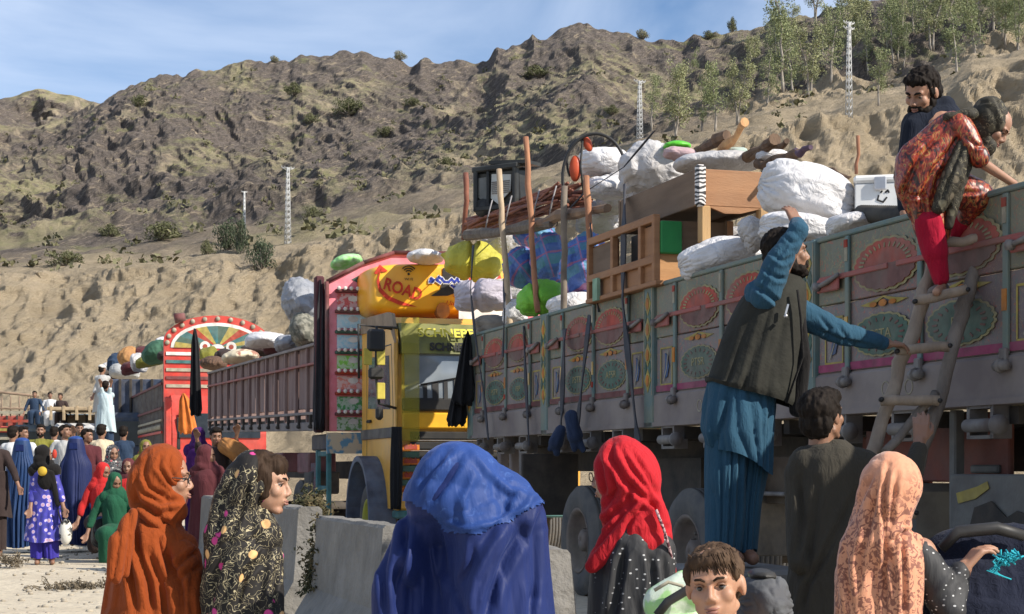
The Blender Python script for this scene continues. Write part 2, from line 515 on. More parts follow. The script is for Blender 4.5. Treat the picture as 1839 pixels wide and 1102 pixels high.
    bumpn(nt, b, noise(nt, co, 2.5, 8, 0, .8), .7, .4)
    me.materials.append(m)
    tag(link("hills", me), kind='structure')
    # nearest surface under a photo pixel column
    return PX, HY - (v[1:-1, :, 2] - CH) / v[1:-1, :, 1] * F, v[1:-1]
PXG, YG, VG = build_hills()
def on_hill(px, py):
    """point of the terrain seen at that pixel"""
    cols = CX + VG[:, :, 0] / VG[:, :, 1] * F
    d = (cols - px) ** 2 + (YG - py) ** 2
    i = np.unravel_index(np.argmin(d + VG[:, :, 1] * .02), d.shape)
    return Vector(VG[i])

# far hill at the left, behind the main ridge
def far_hill():
    px = np.arange(-900, 420, 5.0); t = np.linspace(0, 1, 90)
    PX, T = np.meshgrid(px, t)
    top = np.interp(PX, [-900, -300, -60, 0, 40, 80, 130, 165, 200, 260, 420], [230, 200, 185, 178, 167, 159, 166, 176, 190, 205, 260])
    r = 430 + 90 * T
    z = (HY - (top + (1 - T) ** 1.1 * 190)) / F * r + CH
    X = (PX - CX) / F * r
    d = (1 - 2 * np.abs(fbm(X / 22, z / 18, r / 40, 5, 77))) * (1 - .75 * np.clip((T - .8) * 5, 0, 1))
    r2 = r - d * 7; z = z + d * 2.2
    v = np.stack([X, r2, z], -1); J, I = PX.shape
    b0 = v[-1].copy(); b0[:, 1] += 80; b0[:, 2] -= 60
    v = np.concatenate([v, b0[None]]); J += 1
    f = [(j * I + i, j * I + i + 1, (j + 1) * I + i + 1, (j + 1) * I + i) for j in range(J - 1) for i in range(I - 1)]
    me = bpy.data.meshes.new("far_hill"); me.from_pydata(v.reshape(-1, 3).tolist(), [], f)
    at = me.attributes.new("soil", 'FLOAT', 'POINT'); at.data.foreach_set('value', [1.0] * (J * I))
    me.materials.append(bpy.data.materials["hill_rock"])
    tag(link("far_hill", me), kind='structure')
far_hill()

# ---------------------------------------------------------------- trees, bushes, pylons
def leafmat(name, c):
    if name in MATS: return MATS[name]
    m, nt, b = newmat(name); co = objco(nt)
    r = ramp(nt, [(.3, c), (.7, tuple(k * .6 for k in c))]); nt.links.new(noise(nt, co, 1.5, 4), r.inputs['Fac'])
    nt.links.new(r.outputs['Color'], b.inputs['Base Color']); b.inputs['Roughness'].default_value = .7
    b.inputs['Specular IOR Level'].default_value = .2
    MATS[name] = m; return m
def leaves(mb, rnd, c, r, n, s, droop=.6):
    for _ in range(n):
        d = Vector((rnd.gauss(0, 1), rnd.gauss(0, 1), rnd.gauss(0, 1))); d.normalize()
        p = Vector(c) + Vector((d.x * r[0], d.y * r[1], d.z * r[2])) * rnd.uniform(.25, 1) ** .6
        a = Vector((rnd.gauss(0, 1), rnd.gauss(0, 1), rnd.gauss(0, .6))).normalized() * s * rnd.uniform(.5, 1.2)
        b = Vector((rnd.gauss(0, .5), rnd.gauss(0, .5), -droop + rnd.gauss(0, .5))).normalized() * s * rnd.uniform(.7, 1.7)
        mb.add([p - a * .5, p + b * .5, p + a * .5, p - b * .5], [(0, 1, 2, 3)])
barkm = mat("pale_bark", (.36, .32, .27), (.17, .145, .12), scale=3, st=(1, 1, .4), bump=.2)
greens = [(.30, .33, .16), (.36, .37, .19), (.26, .29, .14)]
def tree_proto(seed, H=9.0, wd=1.5, multi=1):
    rnd = random.Random(seed); tk = MB(); cr = MB()
    for q in range(multi):
        lean = Vector((rnd.uniform(-.18, .18), rnd.uniform(-.1, .1), 0)) * (1 + q)
        pts = [lean * H * t * t * .8 + Vector((rnd.gauss(0, .06), rnd.gauss(0, .06), H * t * .93)) + Vector((q * .25, 0, 0)) for t in np.linspace(0, 1, 8)]
        tk.tube(pts, [.13 * (1 - .85 * t) + .015 for t in np.linspace(0, 1, 8)], 6)
        for k in range(20):
            t = rnd.uniform(.28, 1); i = int(t * 6.99)
            p = pts[i].lerp(pts[i + 1], t * 6.99 - i)
            a = rnd.uniform(0, 6.28); L = wd * rnd.uniform(.4, 1.0) * (1.15 - t * .65)
            e = p + Vector((math.cos(a) * L, math.sin(a) * L, L * rnd.uniform(.3, 1.1)))
            tk.tube([p, p.lerp(e, .5) + Vector((0, 0, .1)), e], [.035, .022, .01], 4)
            for _ in range(3):
                c = p.lerp(e, rnd.uniform(.4, 1.1)) + Vector((rnd.gauss(0, .25), rnd.gauss(0, .25), rnd.gauss(0, .25)))
                leaves(cr, rnd, c, (.42, .42, .66), 40, .14)
    return tk.mesh("trunk", barkm, fixn=False), cr.mesh("crown", leafmat("leaf_green_%d" % (seed % 3), greens[seed % 3]), fixn=False)
protos = [tree_proto(k, 9, 1.55, 1 + (k % 3 == 1)) for k in range(6)]
rnd = random.Random(5)
TREES = [  # base px, base py, height px, label
 (1405, 168, 158, 'tallest slender tree, its crown cutting the skyline left of the right-hand pylon'),
 (1213, 252, 130, 'slender tree just right of the near lattice pylon, low on the slope'),
 (1262, 240, 105, 'thin green tree second to the right of the near pylon'),
 (1287, 236, 118, 'tall narrow tree left of the forked tree in the lower row'),
 (1322, 224, 105, 'loose crowned tree with forked pale stem in the lower row'),
 (1378, 196, 100, 'small tree with one straight white stem below the tallest tree'),
 (1423, 178, 130, 'tree with a dense lower crown close beside the tallest one'),
 (1455, 172, 118, 'tree with leaning white stem midway to the right-hand pylon'),
 (1492, 150, 130, 'bushy crowned tree immediately left of the right-hand pylon'),
 (1578, 190, 98, 'round tree with two diverging pale stems right of the pylon'),
 (1548, 130, 120, 'tree standing behind the right-hand pylon, higher on the slope'),
 (1597, 118, 118, 'tall tree up the slope above the bearded man'),
 (1640, 96, 115, 'tree near the top edge above the climbing girl'),
 (1672, 90, 110, 'feathery tree in the upper row right of the skyline bend'),
 (1718, 135, 120, 'broad tree with white stem just above the pale scree spur'),
 (1750, 120, 130, 'thick crowned tree at the right end of the upper row'),
 (1700, 70, 105, 'tree at the top edge of the picture in the highest row'),
 (1785, 60, 110, 'highest tree in the far upper right corner'),
 (1665, 52, 90, 'small tree half cut by the top edge above the bearded man'),
 (1350, 150, 80, 'small grey green tree high on the slope left of the tallest tree'),
 (1240, 150, 60, 'tiny tree on the dark slope above the lower row'),
 (1170, 235, 95, 'pale tree right behind the near lattice pylon'),
 (1620, 60, 85, 'tree on the skyline bend at the top edge'),
 (1825, 85, 100, 'tree at the right edge above the pale scree'),
]
for i, (px, py, h, lab) in enumerate(TREES):
    p = on_hill(px, py); k = (h * 1.12 * p.y / F) / 9.0
    tk, cr = protos[i % 6]
    t = thing("slender_tree", p + Vector((0, 0, -.3)), lab, "tree", "slender trees planted on the slope", rnd.uniform(0, 6.28))
    t.scale = (k * rnd.uniform(1.0, 1.3),) * 2 + (k,)
    link("trunk", tk, t); link("crown", cr, t)
for k in range(26):
    px = rnd.uniform(1390, 1838); py = rnd.uniform(30, 150) * (1 - .25 * (px - 1390) / 450) + 12
    p = on_hill(px, py); h = rnd.uniform(75, 125); k_ = (h * p.y / F) / 9.0; tk, cr = protos[rnd.randrange(6)]
    t = thing("slender_tree", p + Vector((0, 0, -.3)), "one of the slender trees of the dense stand filling the upper right slope", "tree", "slender trees of the dense upper stand", rnd.uniform(0, 6.28))
    t.scale = (k_ * rnd.uniform(.95, 1.3),) * 2 + (k_,)
    link("trunk", tk, t); link("crown", cr, t)
def bush_proto(seed, col):
    rnd = random.Random(seed); cr = MB(); tk = MB()
    for k in range(34):
        a = rnd.uniform(0, 6.28); q = rnd.uniform(0, .8); z = rnd.uniform(.25, 1.0) * (1.1 - q * .5)
        c = Vector((math.cos(a) * q, math.sin(a) * q, z))
        tk.tube([(0, 0, 0), c * .6, c], [.04, .02, .01], 4)
        leaves(cr, rnd, c, (.28, .28, .24), 60, .085, .1)
    return tk.mesh("stem", barkm, fixn=False), cr.mesh("foliage", leafmat("bush_" + str(col), col), fixn=False)
bdark = bush_proto(1, (.075, .095, .055)); bmid = bush_proto(2, (.15, .155, .075)); bpale = bush_proto(3, (.26, .24, .13))
BUSH = [
 (408, 452, 52, 62, bdark, 'dark green round bush on the terrace left of the lamp pylon'),
 (432, 455, 30, 78, bdark, 'tall dark bush at the foot of the faint utility pole'),
 (470, 482, 52, 62, bdark, 'dark bush overhanging the bluff gully below the pylon'),
 (372, 455, 30, 30, bmid, 'low olive bush left of the dark round bush'),
 (290, 430, 75, 38, bmid, 'wide olive scrub patch above the bluff'),
 (120, 478, 70, 32, bmid, 'pale green scrub at the left on the bluff top'),
 (200, 425, 50, 26, bmid, 'small olive scrub on the lower left slope'),
 (560, 392, 42, 24, bmid, 'olive scrub on the slope right of the pylon'),
 (625, 205, 60, 34, bmid, 'yellowish bush high on the central slope'),
 (560, 220, 34, 20, bmid, 'low bush left of the yellowish slope bush'),
 (690, 245, 40, 22, bmid, 'small bush on the slope right of the yellowish bush'),
 (530, 170, 42, 26, bmid, 'green bush below the ridge crag'),
 (965, 138, 62, 24, bmid, 'green patch of scrub on the saddle below the peak'),
 (1152, 68, 28, 20, bpale, 'pale bush on the skyline right of the peak'),
 (718, 107, 26, 18, bpale, 'dry pale bush on the skyline left of the saddle'),
 (492, 112, 20, 14, bpale, 'tiny dry bush on the left ridge skyline'),
 (1315, 56, 22, 30, bmid, 'upright bush on the skyline left of the tallest tree'),
 (1275, 68, 30, 16, bmid, 'flat bush on the skyline step'),
 (800, 300, 40, 22, bmid, 'scrub patch above the air cooler'),
 (250, 190, 40, 22, bmid, 'scrub patch on the left shoulder of the ridge'),
 (640, 330, 36, 18, bmid, 'low scrub on the shaded central gully'),
 (740, 190, 34, 18, bmid, 'low scrub below the long saddle'),
 (1100, 205, 34, 18, bmid, 'low scrub left of the near lattice pylon'),
]
for px, py, w, h, pr, lab in BUSH:
    p = on_hill(px, py); s = p.y / F
    t = thing("bush", p + Vector((0, 0, -.25 * h * s * .3)), lab, "bush", "bushes scattered over the hills", rnd.uniform(0, 6.28))
    t.scale = (w * s * .55, w * s * .55, h * s * .9)
    link("stem", pr[0], t); link("foliage", pr[1], t)
# small scrub, too many to count
def scrub():
    rnd = random.Random(9); mb = MB()
    J, I = VG.shape[:2]
    for k in range(1500):
        j = int(rnd.uniform(.19, .98) * J); i = rnd.randrange(I)
        p = Vector(VG[j, i])
        if pn(p.x / 18, p.z / 14, 0, 3) < rnd.uniform(-.5, .6): continue
        s = rnd.uniform(.25, .8)
        for q in range(16):
            c = p + Vector((rnd.gauss(0, s * .6), rnd.gauss(0, s * .6), abs(rnd.gauss(0, s * .5))))
            a = Vector((rnd.gauss(0, 1), rnd.gauss(0, 1), rnd.gauss(0, 1))).normalized() * s * .35
            b = Vector((rnd.gauss(0, 1), rnd.gauss(0, 1), rnd.gauss(0, 1))).normalized() * s * .35
            mb.add([c - a, c + b, c + a, c - b], [(0, 1, 2, 3)])
    o = mb.build("hill_scrub", leafmat("scrub", (.17, .16, .085)), fixn=False)
    tag(o, "small dry scrub dotted over the rocky hillside", "scrub", kind="stuff")
scrub()

steel = mat("galvanised_steel", (.58, .58, .57), (.42, .42, .41), metal=.2, rough=.6, bump=0)
def pylon(px, pyb, pyt, wpx, label, arms=2, name="lattice_pylon"):
    p = on_hill(px, pyb); s = p.y / F; H = (pyb - pyt) * s; wb = wpx * s
    t = thing(name, p + Vector((0, 0, -.2)), label, "pylon", None, .5)
    m = MB(); n = 14; r = max(.035, .9 * s)
    wd = lambda q: wb * (1 - .62 * q) / 2
    for a in (-1, 1):
        for b in (-1, 1):
            m.tube([(a * wd(0), b * wd(0), 0), (a * wd(1), b * wd(1), H)], r * .8, 4)
    m.build("leg_frame", steel, t)
    m = MB()
    for k in range(n):
        q0, q1 = k / n, (k + 1) / n
        for sd in range(4):
            c = [(-1, -1), (1, -1), (1, 1), (-1, 1)]
            a, b = c[sd], c[(sd + 1) % 4]
            m.tube([(a[0] * wd(q0), a[1] * wd(q0), q0 * H), (b[0] * wd(q1), b[1] * wd(q1), q1 * H)], r * .5, 4)
            m.tube([(b[0] * wd(q0), b[1] * wd(q0), q0 * H), (a[0] * wd(q1), a[1] * wd(q1), q1 * H)], r * .5, 4)
    m.build("lattice_bracing", steel, t)
    for k in range(arms):
        m = MB(); z = H * (1 - .055 * k - .01); L = wb * 1.3
        m.tube([(-L, 0, z), (L, 0, z)], r * .8, 4); m.tube([(-L, 0, z), (0, 0, z - L * .4)], r * .5, 4); m.tube([(L, 0, z), (0, 0, z - L * .4)], r * .5, 4)
        for q in (-1, -.5, .5, 1):
            m.cyl((q * L, 0, z), (q * L, 0, z + wb * .35), r * .9, r * .5, 6)
        m.build("cross_arm", steel, t)
pylon(1148, 258, 142, 9, 'grey lattice pylon standing behind the loaded sacks, left of the trees', 1)
pylon(1526, 206, 32, 9, 'pale lattice pylon among the trees at right, crossarm at its top', 2)
pylon(517, 438, 296, 9, 'pale lattice pylon on the terrace at left, above the pink truck crown', 1)
pylon(438, 440, 340, 4, 'faint thin mast left of the terrace pylon', 1, "thin_mast")
# ---------------------------------------------------------------- shared vehicle bits
black = mat("black_plastic", (.02, .02, .022), (.035, .033, .03), rough=.5, bump=.1)
dark = mat("dark_chassis", (.03, .028, .026), (.055, .045, .038), rough=.8, dust=.35, dustc=(.16, .13, .1))
rubber = mat("tyre_rubber", (.075, .076, .08), (.11, .105, .10), rough=.85, scale=7, dust=.6, dustc=(.2, .175, .145))
rimm = mat("rim_paint", (.19, .15, .13), (.10, .085, .075), rough=.7, dust=.5)
greysteel = mat("worn_grey_steel", (.20, .19, .185), (.12, .10, .095), rough=.6, dust=.3)
chrome = mat("bright_metal", (.55, .55, .56), (.4, .4, .42), metal=.7, rough=.35, bump=.05)
def wheel(parent, x, y, R_=.525, w=.28, rim=None, name="wheel", yc=None):
    """axis along local y; outer face towards -y"""
    w_ = link(name, None, parent, (x, y, R_)); w_.empty_display_size = .2
    m = MB(); r = R_
    prof = [(r * .56, .015), (r * .60, 0), (r * .80, -.012), (r * .93, .0), (r * .985, .035)]
    gro = []
    k = 5
    for i in range(k):
        a0 = .035 + (w - .07) * i / k; a1 = .035 + (w - .07) * (i + .78) / k; a2 = .035 + (w - .07) * (i + 1) / k
        gro += [(r, a0), (r, a1), (r - .016, a1 + .004), (r - .016, a2 - .004)]
    prof += gro + [(r * .985, w - .035), (r * .93, w), (r * .8, w + .012), (r * .60, w), (r * .56, w - .015)]
    m.lathe(prof, 48, closed=True); m.build("tyre", rubber, w_)
    m = MB()
    m.lathe([(r * .57, .012), (r * .60, .0), (r * .585, -.008), (r * .53, .01), (r * .50, .06), (r * .44, .13), (r * .2, .15), (r * .2, .05), (r * .14, .03), (.0001, .03), (.0001, .2), (r * .55, .2)], 36, closed=True)
    for i in range(10):
        a = i * math.pi / 5; m.cyl((math.cos(a) * r * .31, .10, math.sin(a) * r * .31), (math.cos(a) * r * .31, .15, math.sin(a) * r * .31), .017, n=6)
    m.build("rim", rim or rimm, w_)
    return w_
def plate(mb, pts, y, th=.004):
    mb.prism(pts, y - th, y)
def ellp(cx, cz, rx, rz, n=48, sc=0, k=20):
    return [(cx + rx * (1 + sc * abs(math.sin(k * a / 2))) * math.cos(a), cz + rz * (1 + sc * abs(math.sin(k * a / 2))) * math.sin(a)) for a in [2 * math.pi * i / n for i in range(n)]]
def paint(name, c, d=.5):
    return mat("paint_" + name, c, tuple(k * .6 for k in c), rough=.75, scale=9, bump=.15, dust=d, dustc=(.185, .16, .135))
P_red, P_dred, P_green, P_yel, P_cream = paint("red", (.42, .055, .03)), paint("maroon", (.17, .05, .05)), paint("green", (.06, .13, .095)), paint("yellow", (.42, .33, .08)), paint("cream", (.42, .38, .28))
F_red, F_dred, F_green, F_line = paint("faded_red", (.42, .075, .05), .75), paint("faded_maroon", (.18, .085, .075), .8), paint("faded_green", (.085, .145, .11), .85), paint("faded_line", (.34, .30, .15), .9)
P_orange, P_teal, P_blue, P_mag = paint("orange", (.55, .20, .03)), paint("teal", (.05, .17, .17)), paint("blue", (.07, .12, .25)), paint("magenta", (.3, .05, .12))
def text(s, size, m, parent, loc, rot=(R(90), 0, 0), name="lettering", sx=1, bold=.0, th=.002, shear=0):
    cu = bpy.data.curves.new("t", 'FONT'); cu.body = s; cu.size = size; cu.extrude = th; cu.offset = bold; cu.shear = shear
    cu.align_x = 'CENTER'; cu.align_y = 'CENTER'; cu.resolution_u = 3
    ob = bpy.data.objects.new("t", cu); TMP.collection.objects.link(ob)
    TMP.view_layers[0].update()
    me = bpy.data.meshes.new_from_object(ob.evaluated_get(TMP.view_layers[0].depsgraph))
    bpy.data.objects.remove(ob); me.name = name; me.materials.clear(); me.materials.append(m)
    o = link(name, me, parent, loc, rot); o.scale = (sx, 1, 1)
    return o
def polyline(mb, pts, w, y, th=.003):
    for (x0, z0), (x1, z1) in zip(pts, pts[1:]):
        d = Vector((x1 - x0, z1 - z0)); L = d.length
        if L < 1e-5: continue
        nn = Vector((-d.y, d.x)) / L * w / 2; e = d / L * w * .3
        mb.prism([(x0 - e.x + nn.x, z0 - e.y + nn.y), (x1 + e.x + nn.x, z1 + e.y + nn.y), (x1 + e.x - nn.x, z1 + e.y - nn.y), (x0 - e.x - nn.x, z0 - e.y - nn.y)], y - th, y)

# ---------------------------------------------------------------- the painted truck in front
def board_mat(name, base, low, accent):
    """old enamel with faded brushwork: swirls of colour and grime"""
    m, nt, b = newmat(name); co = objco(nt)
    r = ramp(nt, [(.3, base), (.6, tuple(k * .7 for k in base)), (.8, low)]); nt.links.new(noise(nt, co, 2.2, 9, .6, .62), r.inputs['Fac'])
    v = N(nt, "ShaderNodeTexNoise", Scale=11, Detail=2, Distortion=2.2); nt.links.new(co, v.inputs['Vector'])
    s = ramp(nt, [(.485, 0), (.5, .55), (.52, 0)]); nt.links.new(v.outputs['Fac'], s.inputs['Fac'])
    c = mixc(nt, s.outputs['Color'], r.outputs['Color'], accent)
    v2 = N(nt, "ShaderNodeTexNoise", Scale=7, Detail=1, Distortion=3); nt.links.new(co, v2.inputs['Vector'])
    s2 = ramp(nt, [(.6, 0), (.66, .45)]); nt.links.new(v2.outputs['Fac'], s2.inputs['Fac'])
    c = mixc(nt, s2.outputs['Color'], c, (.06, .15, .13))
    v3 = N(nt, 'ShaderNodeTexNoise', Scale=9, Detail=1, Distortion=4); nt.links.new(objco(nt, (1, 1, 1), (1, 2, 3)), v3.inputs['Vector'])
    s3 = ramp(nt, [(.62, 0), (.66, .6)]); nt.links.new(v3.outputs['Fac'], s3.inputs['Fac'])
    c = mixc(nt, s3.outputs['Color'], c, (.38, .10, .05))
    d = ramp(nt, [(.45, .15), (.75, .85)]); nt.links.new(noise(nt, objco(nt, (1, 1, .35)), 2.8, 10, .3, .7), d.inputs['Fac'])
    c = mixc(nt, d.outputs['Color'], c, (.175, .155, .13))
    nt.links.new(c, b.inputs['Base Color']); b.inputs['Roughness'].default_value = .62
    bumpn(nt, b, noise(nt, co, 14, 6), .35, .01)
    return m
BM = [board_mat("olive_board", (.19, .19, .125), (.14, .10, .085), (.45, .38, .12)), board_mat("maroon_board", (.22, .12, .11), (.15, .135, .10), (.40, .30, .13)),
      board_mat("grey_board", (.20, .155, .16), (.24, .10, .145), (.38, .32, .16))]
railm = mat("dusty_grey_rail", (.25, .215, .20), (.165, .135, .13), rough=.75, scale=2, det=10, bump=.25, dust=.5, dustc=(.25, .21, .175))
postm = mat("green_blue_post", (.10, .17, .175), (.16, .19, .15), rough=.65, dust=.5, dustc=(.25, .22, .18))
redrail = mat("faded_red_rail", (.34, .09, .08), (.24, .11, .09), rough=.7, dust=.45, dustc=(.16, .13, .11))
gt = thing("painted_cargo_truck", TL(0, 5.44, 0), "large truck with medallion painted side boards, loaded with sacks and wood, a ladder against it", "truck", None, ROT)
ZR0, ZR1, ZM, ZT0, ZT = 1.555, 1.825, 2.29, 2.475, 2.72
posts = [19.02, 16.31, 13.51, 10.6, 7.72, 4.9]
# bottom rail with seams, one length per bay
for i in range(5):
    a0, a1 = posts[i], posts[i + 1]
    m = MB(); m.box((-(a0 + a1) / 2, .0, (ZR0 + ZR1) / 2), (a0 - a1 - .006, .1, ZR1 - ZR0), bev=.012)
    m.box((-(a0 + a1) / 2, -.052, ZR0 + .02), (a0 - a1 - .01, .02, .035)); m.box((-(a0 + a1) / 2, .03, ZR1 + .004), (a0 - a1 - .01, .12, .012))
    m.build("bottom_rail", railm, gt)
def medallion(x, z, rx, rz, upper, yb, txt=None, half=False):
    out, inn, line = (F_red if upper else F_green), (F_dred if upper else F_green), F_line
    m = MB(); plate(m, ellp(x, z, rx * 1.07, rz * 1.09, 96, .07, 22), yb); o = m.build("medallion_border", line, gt)
    m = MB(); plate(m, ellp(x, z, rx, rz, 88, .06, 22), yb - .0045); c = m.build("medallion", out, gt)
    if upper:
        # lower half is maroon under the red rail
        pts = [p for p in ellp(x, z, rx, rz, 88, .06, 22) if p[1] <= z + .0]
        m = MB(); plate(m, pts, yb - .009); m.build("medallion_lower_half", inn, gt)
    m = MB()
    for k in range(15 if upper else 18):
        a = math.pi * (k + .5) / 15 if upper else 2 * math.pi * k / 18
        p0 = (x + rx * .72 * math.cos(a), z + rz * .72 * math.sin(a)); p1 = (x + rx * .86 * math.cos(a), z + rz * .86 * math.sin(a))
        polyline(m, [p0, p1], .012, yb - .0095)
    tag(m.build("petal_strokes", F_line if upper else F_dred, gt), kind="stuff")
    if txt: text(txt, rz * .75, F_line, gt, (x, yb - .010, z + (rz * .36 if upper else 0)), sx=1.35)
rnd = random.Random(3)
txts = ["PSTR", "PSP", "PSTR", "AFSR", "PTSR", "PSP", "PSTA", "PSP", "PSTR", "PSP"]
ti = 0
for i in range(5):
    a0, a1 = posts[i] - .11, posts[i + 1] + .11
    L = a0 - a1; xc = -(a0 + a1) / 2
    cuts = [0, .16, .5, .84, 1]
    for j in range(4):
        c0, c1 = -(a0 - L * cuts[j]), -(a0 - L * cuts[j + 1])
        for z0, z1, mm, pr in ((ZR1 + .012, ZM - .004, BM[2], .0), (ZM + .004, ZT0 - .004, BM[1 if j in (1, 2) else 0], .004), (ZT0 + .004, ZT, BM[0], .0)):
            m = MB(); m.box(((c0 + c1) / 2, -.005 + rnd.uniform(-.003, .003), (z0 + z1) / 2), (c1 - c0 - .008, .05, z1 - z0), bev=.006)
            m.build("side_board", mm, gt)
    # purple foot strip under the boards, top cap
    m = MB(); m.box((xc, -.034, ZR1 + .045), (L - .02, .008, .05)); m.build("foot_strip", P_mag if i > 1 else P_dred, gt)
    m = MB(); m.box((xc, 0.0, ZT + .018), (L + .2, .085, .035), bev=.008); m.build("top_cap", postm, gt)
    # red rails above the middle boards with latch handles
    for (q0, q1) in ((.02, .36), (.40, .97)):
        m = MB(); m.box((-(a0 - L * (q0 + q1) / 2), -.045, ZT0 - .012), (L * (q1 - q0), .03, .035), bev=.006); m.build("red_rail", redrail, gt)
    for q in (.05, .9):
        x = -(a0 - L * q)
        m = MB(); m.box((x + .06, -.062, ZT0 - .055), (.3, .02, .09), bev=.008); m.build("latch_plate", redrail, gt)
        m = MB(); m.tube([(x - .05, -.085, ZT0 - .06), (x + .08, -.09, ZT0 - .045), (x + .24, -.085, ZT0 - .005)], [.014, .018, .013], 8); m.cyl((x - .05, -.07, ZT0 - .06), (x - .05, -.11, ZT0 - .06), .03, n=10)
        m.build("latch_handle", greysteel, gt)
    # upright straps with hinges, reflectors
    for q in (.16, .5, .84):
        x = -(a0 - L * q)
        m = MB(); m.box((x, -.042, (ZR1 + ZT) / 2), (.05, .022, ZT - ZR1 - .01), bev=.005); u = m.build("upright_strap", postm, gt)
        m = MB(); m.box((x, -.058, ZR1 - .01), (.07, .03, .1), bev=.008); m.cyl((x - .04, -.085, ZR1 - .06), (x + .075, -.085, ZR1 - .06), .028, n=12); m.cyl((x + .0, -.085, ZR1 - .06), (x + .02, -.085, ZR1 - .06), .042, n=8)
        m.build("hinge", greysteel, u)
        m = MB(); m.box((x, -.056, 2.13), (.045, .006, .12)); m.build("reflector", P_orange if (i + int(q * 10)) % 2 else mat("amber", (.62, .36, .05), rough=.35, bump=0), u)
        m = MB(); m.box((x, -.056, 2.62), (.035, .006, .14)); m.build("white_tape", P_cream, u)
        m = MB(); m.box((x, -.058, 2.665 if q != .5 else 1.98), (.04, .008, .05)); m.build("red_tape", P_red, u)
    for q in (.33, .67):
        x = -(a0 - L * q)
        ms = rnd.uniform(.84, .98); medallion(x + rnd.uniform(-.03, .03), ZT0 + .005, .39 * ms, .155 * ms, True, -.036)
        medallion(x + rnd.uniform(-.03, .03), 2.045, .35 * ms, .125 * ms, False, -.036, txts[ti]); ti += 1
        m = MB(); plate(m, [(x - .3, 2.245), (x - .16, 2.225), (x, 2.275), (x + .16, 2.225), (x + .3, 2.245), (x + .14, 2.262), (x, 2.285), (x - .14, 2.262)], -.034); m.build("gold_flourish", P_yel, gt)
        m = MB(); plate(m, ellp(x, 2.24, .05, .022, 14), -.040); plate(m, ellp(x - .12, 2.238, .045, .016, 12), -.040); plate(m, ellp(x + .12, 2.238, .045, .016, 12), -.040); m.build("red_flowers", P_orange, gt)
    # little framed panels beside the posts
    for q in (.085, .92):
        x = -(a0 - L * q); hw, z0, z1 = .12, 1.9, 2.2
        m = MB(); polyline(m, [(x - hw, z0), (x + hw, z0), (x + hw, z1), (x - hw, z1), (x - hw, z0)], .014, -.034); m.build("yellow_frame", P_yel, gt)
        m = MB(); plate(m, [(x - .05, z0 + .05), (x + .02, z0 + .06), (x + .06, z0 + .15), (x + .02, z1 - .06), (x - .03, z1 - .04), (x - .02, z0 + .16)], -.034); m.build("painted_bird", P_blue, gt)
        m = MB(); polyline(m, [(x - .05, z0 + .03), (x + .01, z0 + .12), (x + .05, z1 - .03)], .012, -.0385); m.build("painted_tail", P_cream, gt)
    # hooks under the rail
    for q in (.1, .42, .74):
        x = -(a0 - L * q); z = ZR0 - .09
        m = MB()
        m.box((x - .12, .02, z), (.03, .12, .19)); m.box((x + .12, .02, z), (.03, .12, .19)); m.box((x, .02, z + .085), (.24, .12, .02)); m.box((x, .02, z - .085), (.24, .12, .02))
        m.build("winch_bracket", greysteel, gt)
        m = MB(); m.cyl((x - .1, -.06, z - .02), (x + .22, -.06, z - .02), .038, n=14); m.cyl((x + .2, -.06, z - .02), (x + .235, -.06, z - .02), .056, n=12)
        m.build("winch_roller", greysteel, gt)
    # circles stencilled on the rail
    if i >= 2:
        for dx in (-.4, -.12):
            m = MB(); polyline(m, ellp(xc + dx, 1.7, .045, .045, 14) + [ellp(xc + dx, 1.7, .045, .045, 14)[0]], .008, -.0505); m.build("stencilled_ring", P_cream, gt)
# painted posts
for i, a in enumerate(posts):
    x = -a
    m = MB(); m.box((x, -.012, (ZR0 + ZT) / 2 + .01), (.2, .1, ZT - ZR0 + .03), bev=.01); po = m.build("corner_post" if i == 0 else "painted_post", postm, gt)
    m = MB()
    for k in range(4):
        zc = ZR1 + .12 + k * .215
        plate(m, [(x - .07, zc), (x, zc - .1), (x + .07, zc), (x, zc + .1)], -.063)
    tag(m.build("yellow_diamond", P_yel, po), kind="stuff")
    m = MB()
    for k in range(4):
        zc = ZR1 + .12 + k * .215
        plate(m, ellp(x, zc, .03, .05, 14), -.0675)
    tag(m.build("orange_heart", P_orange, po), kind="stuff")
    m = MB()
    for k in range(3):
        zc = ZR1 + .23 + k * .215
        plate(m, [(x - .08, zc), (x - .05, zc - .055), (x - .02, zc), (x - .05, zc + .055)], -.063); plate(m, [(x + .02, zc), (x + .05, zc - .055), (x + .08, zc), (x + .05, zc + .055)], -.063)
    tag(m.build("green_leaf", P_green, po), kind="stuff")
    m = MB(); polyline(m, [(x - .085, ZR1), (x - .085, ZT)], .01, -.063); polyline(m, [(x + .085, ZR1), (x + .085, ZT)], .01, -.063); m.build("cream_line", P_cream, po)
# floor, far side, tail gate and bulkhead
m = MB(); m.box((-11.96, 1.2, 1.78), (14.1, 2.36, .06)); m.build("bed_floor", dark, gt)
m = MB(); m.box((-11.96, 2.42, 2.2), (14.1, .06, 1.0)); m.build("far_side_wall", BM[0], gt)
for k in range(4):
    m = MB(); m.box((-19.05, 1.2, 1.68 + .27 * k + .12), (.05, 2.3, .255), bev=.008); m.build("tailgate_board", BM[k % 3], gt)
m = MB(); m.box((-4.88, 1.2, 2.45), (.08, 2.4, 1.5)); m.build("front_bulkhead", BM[1], gt)
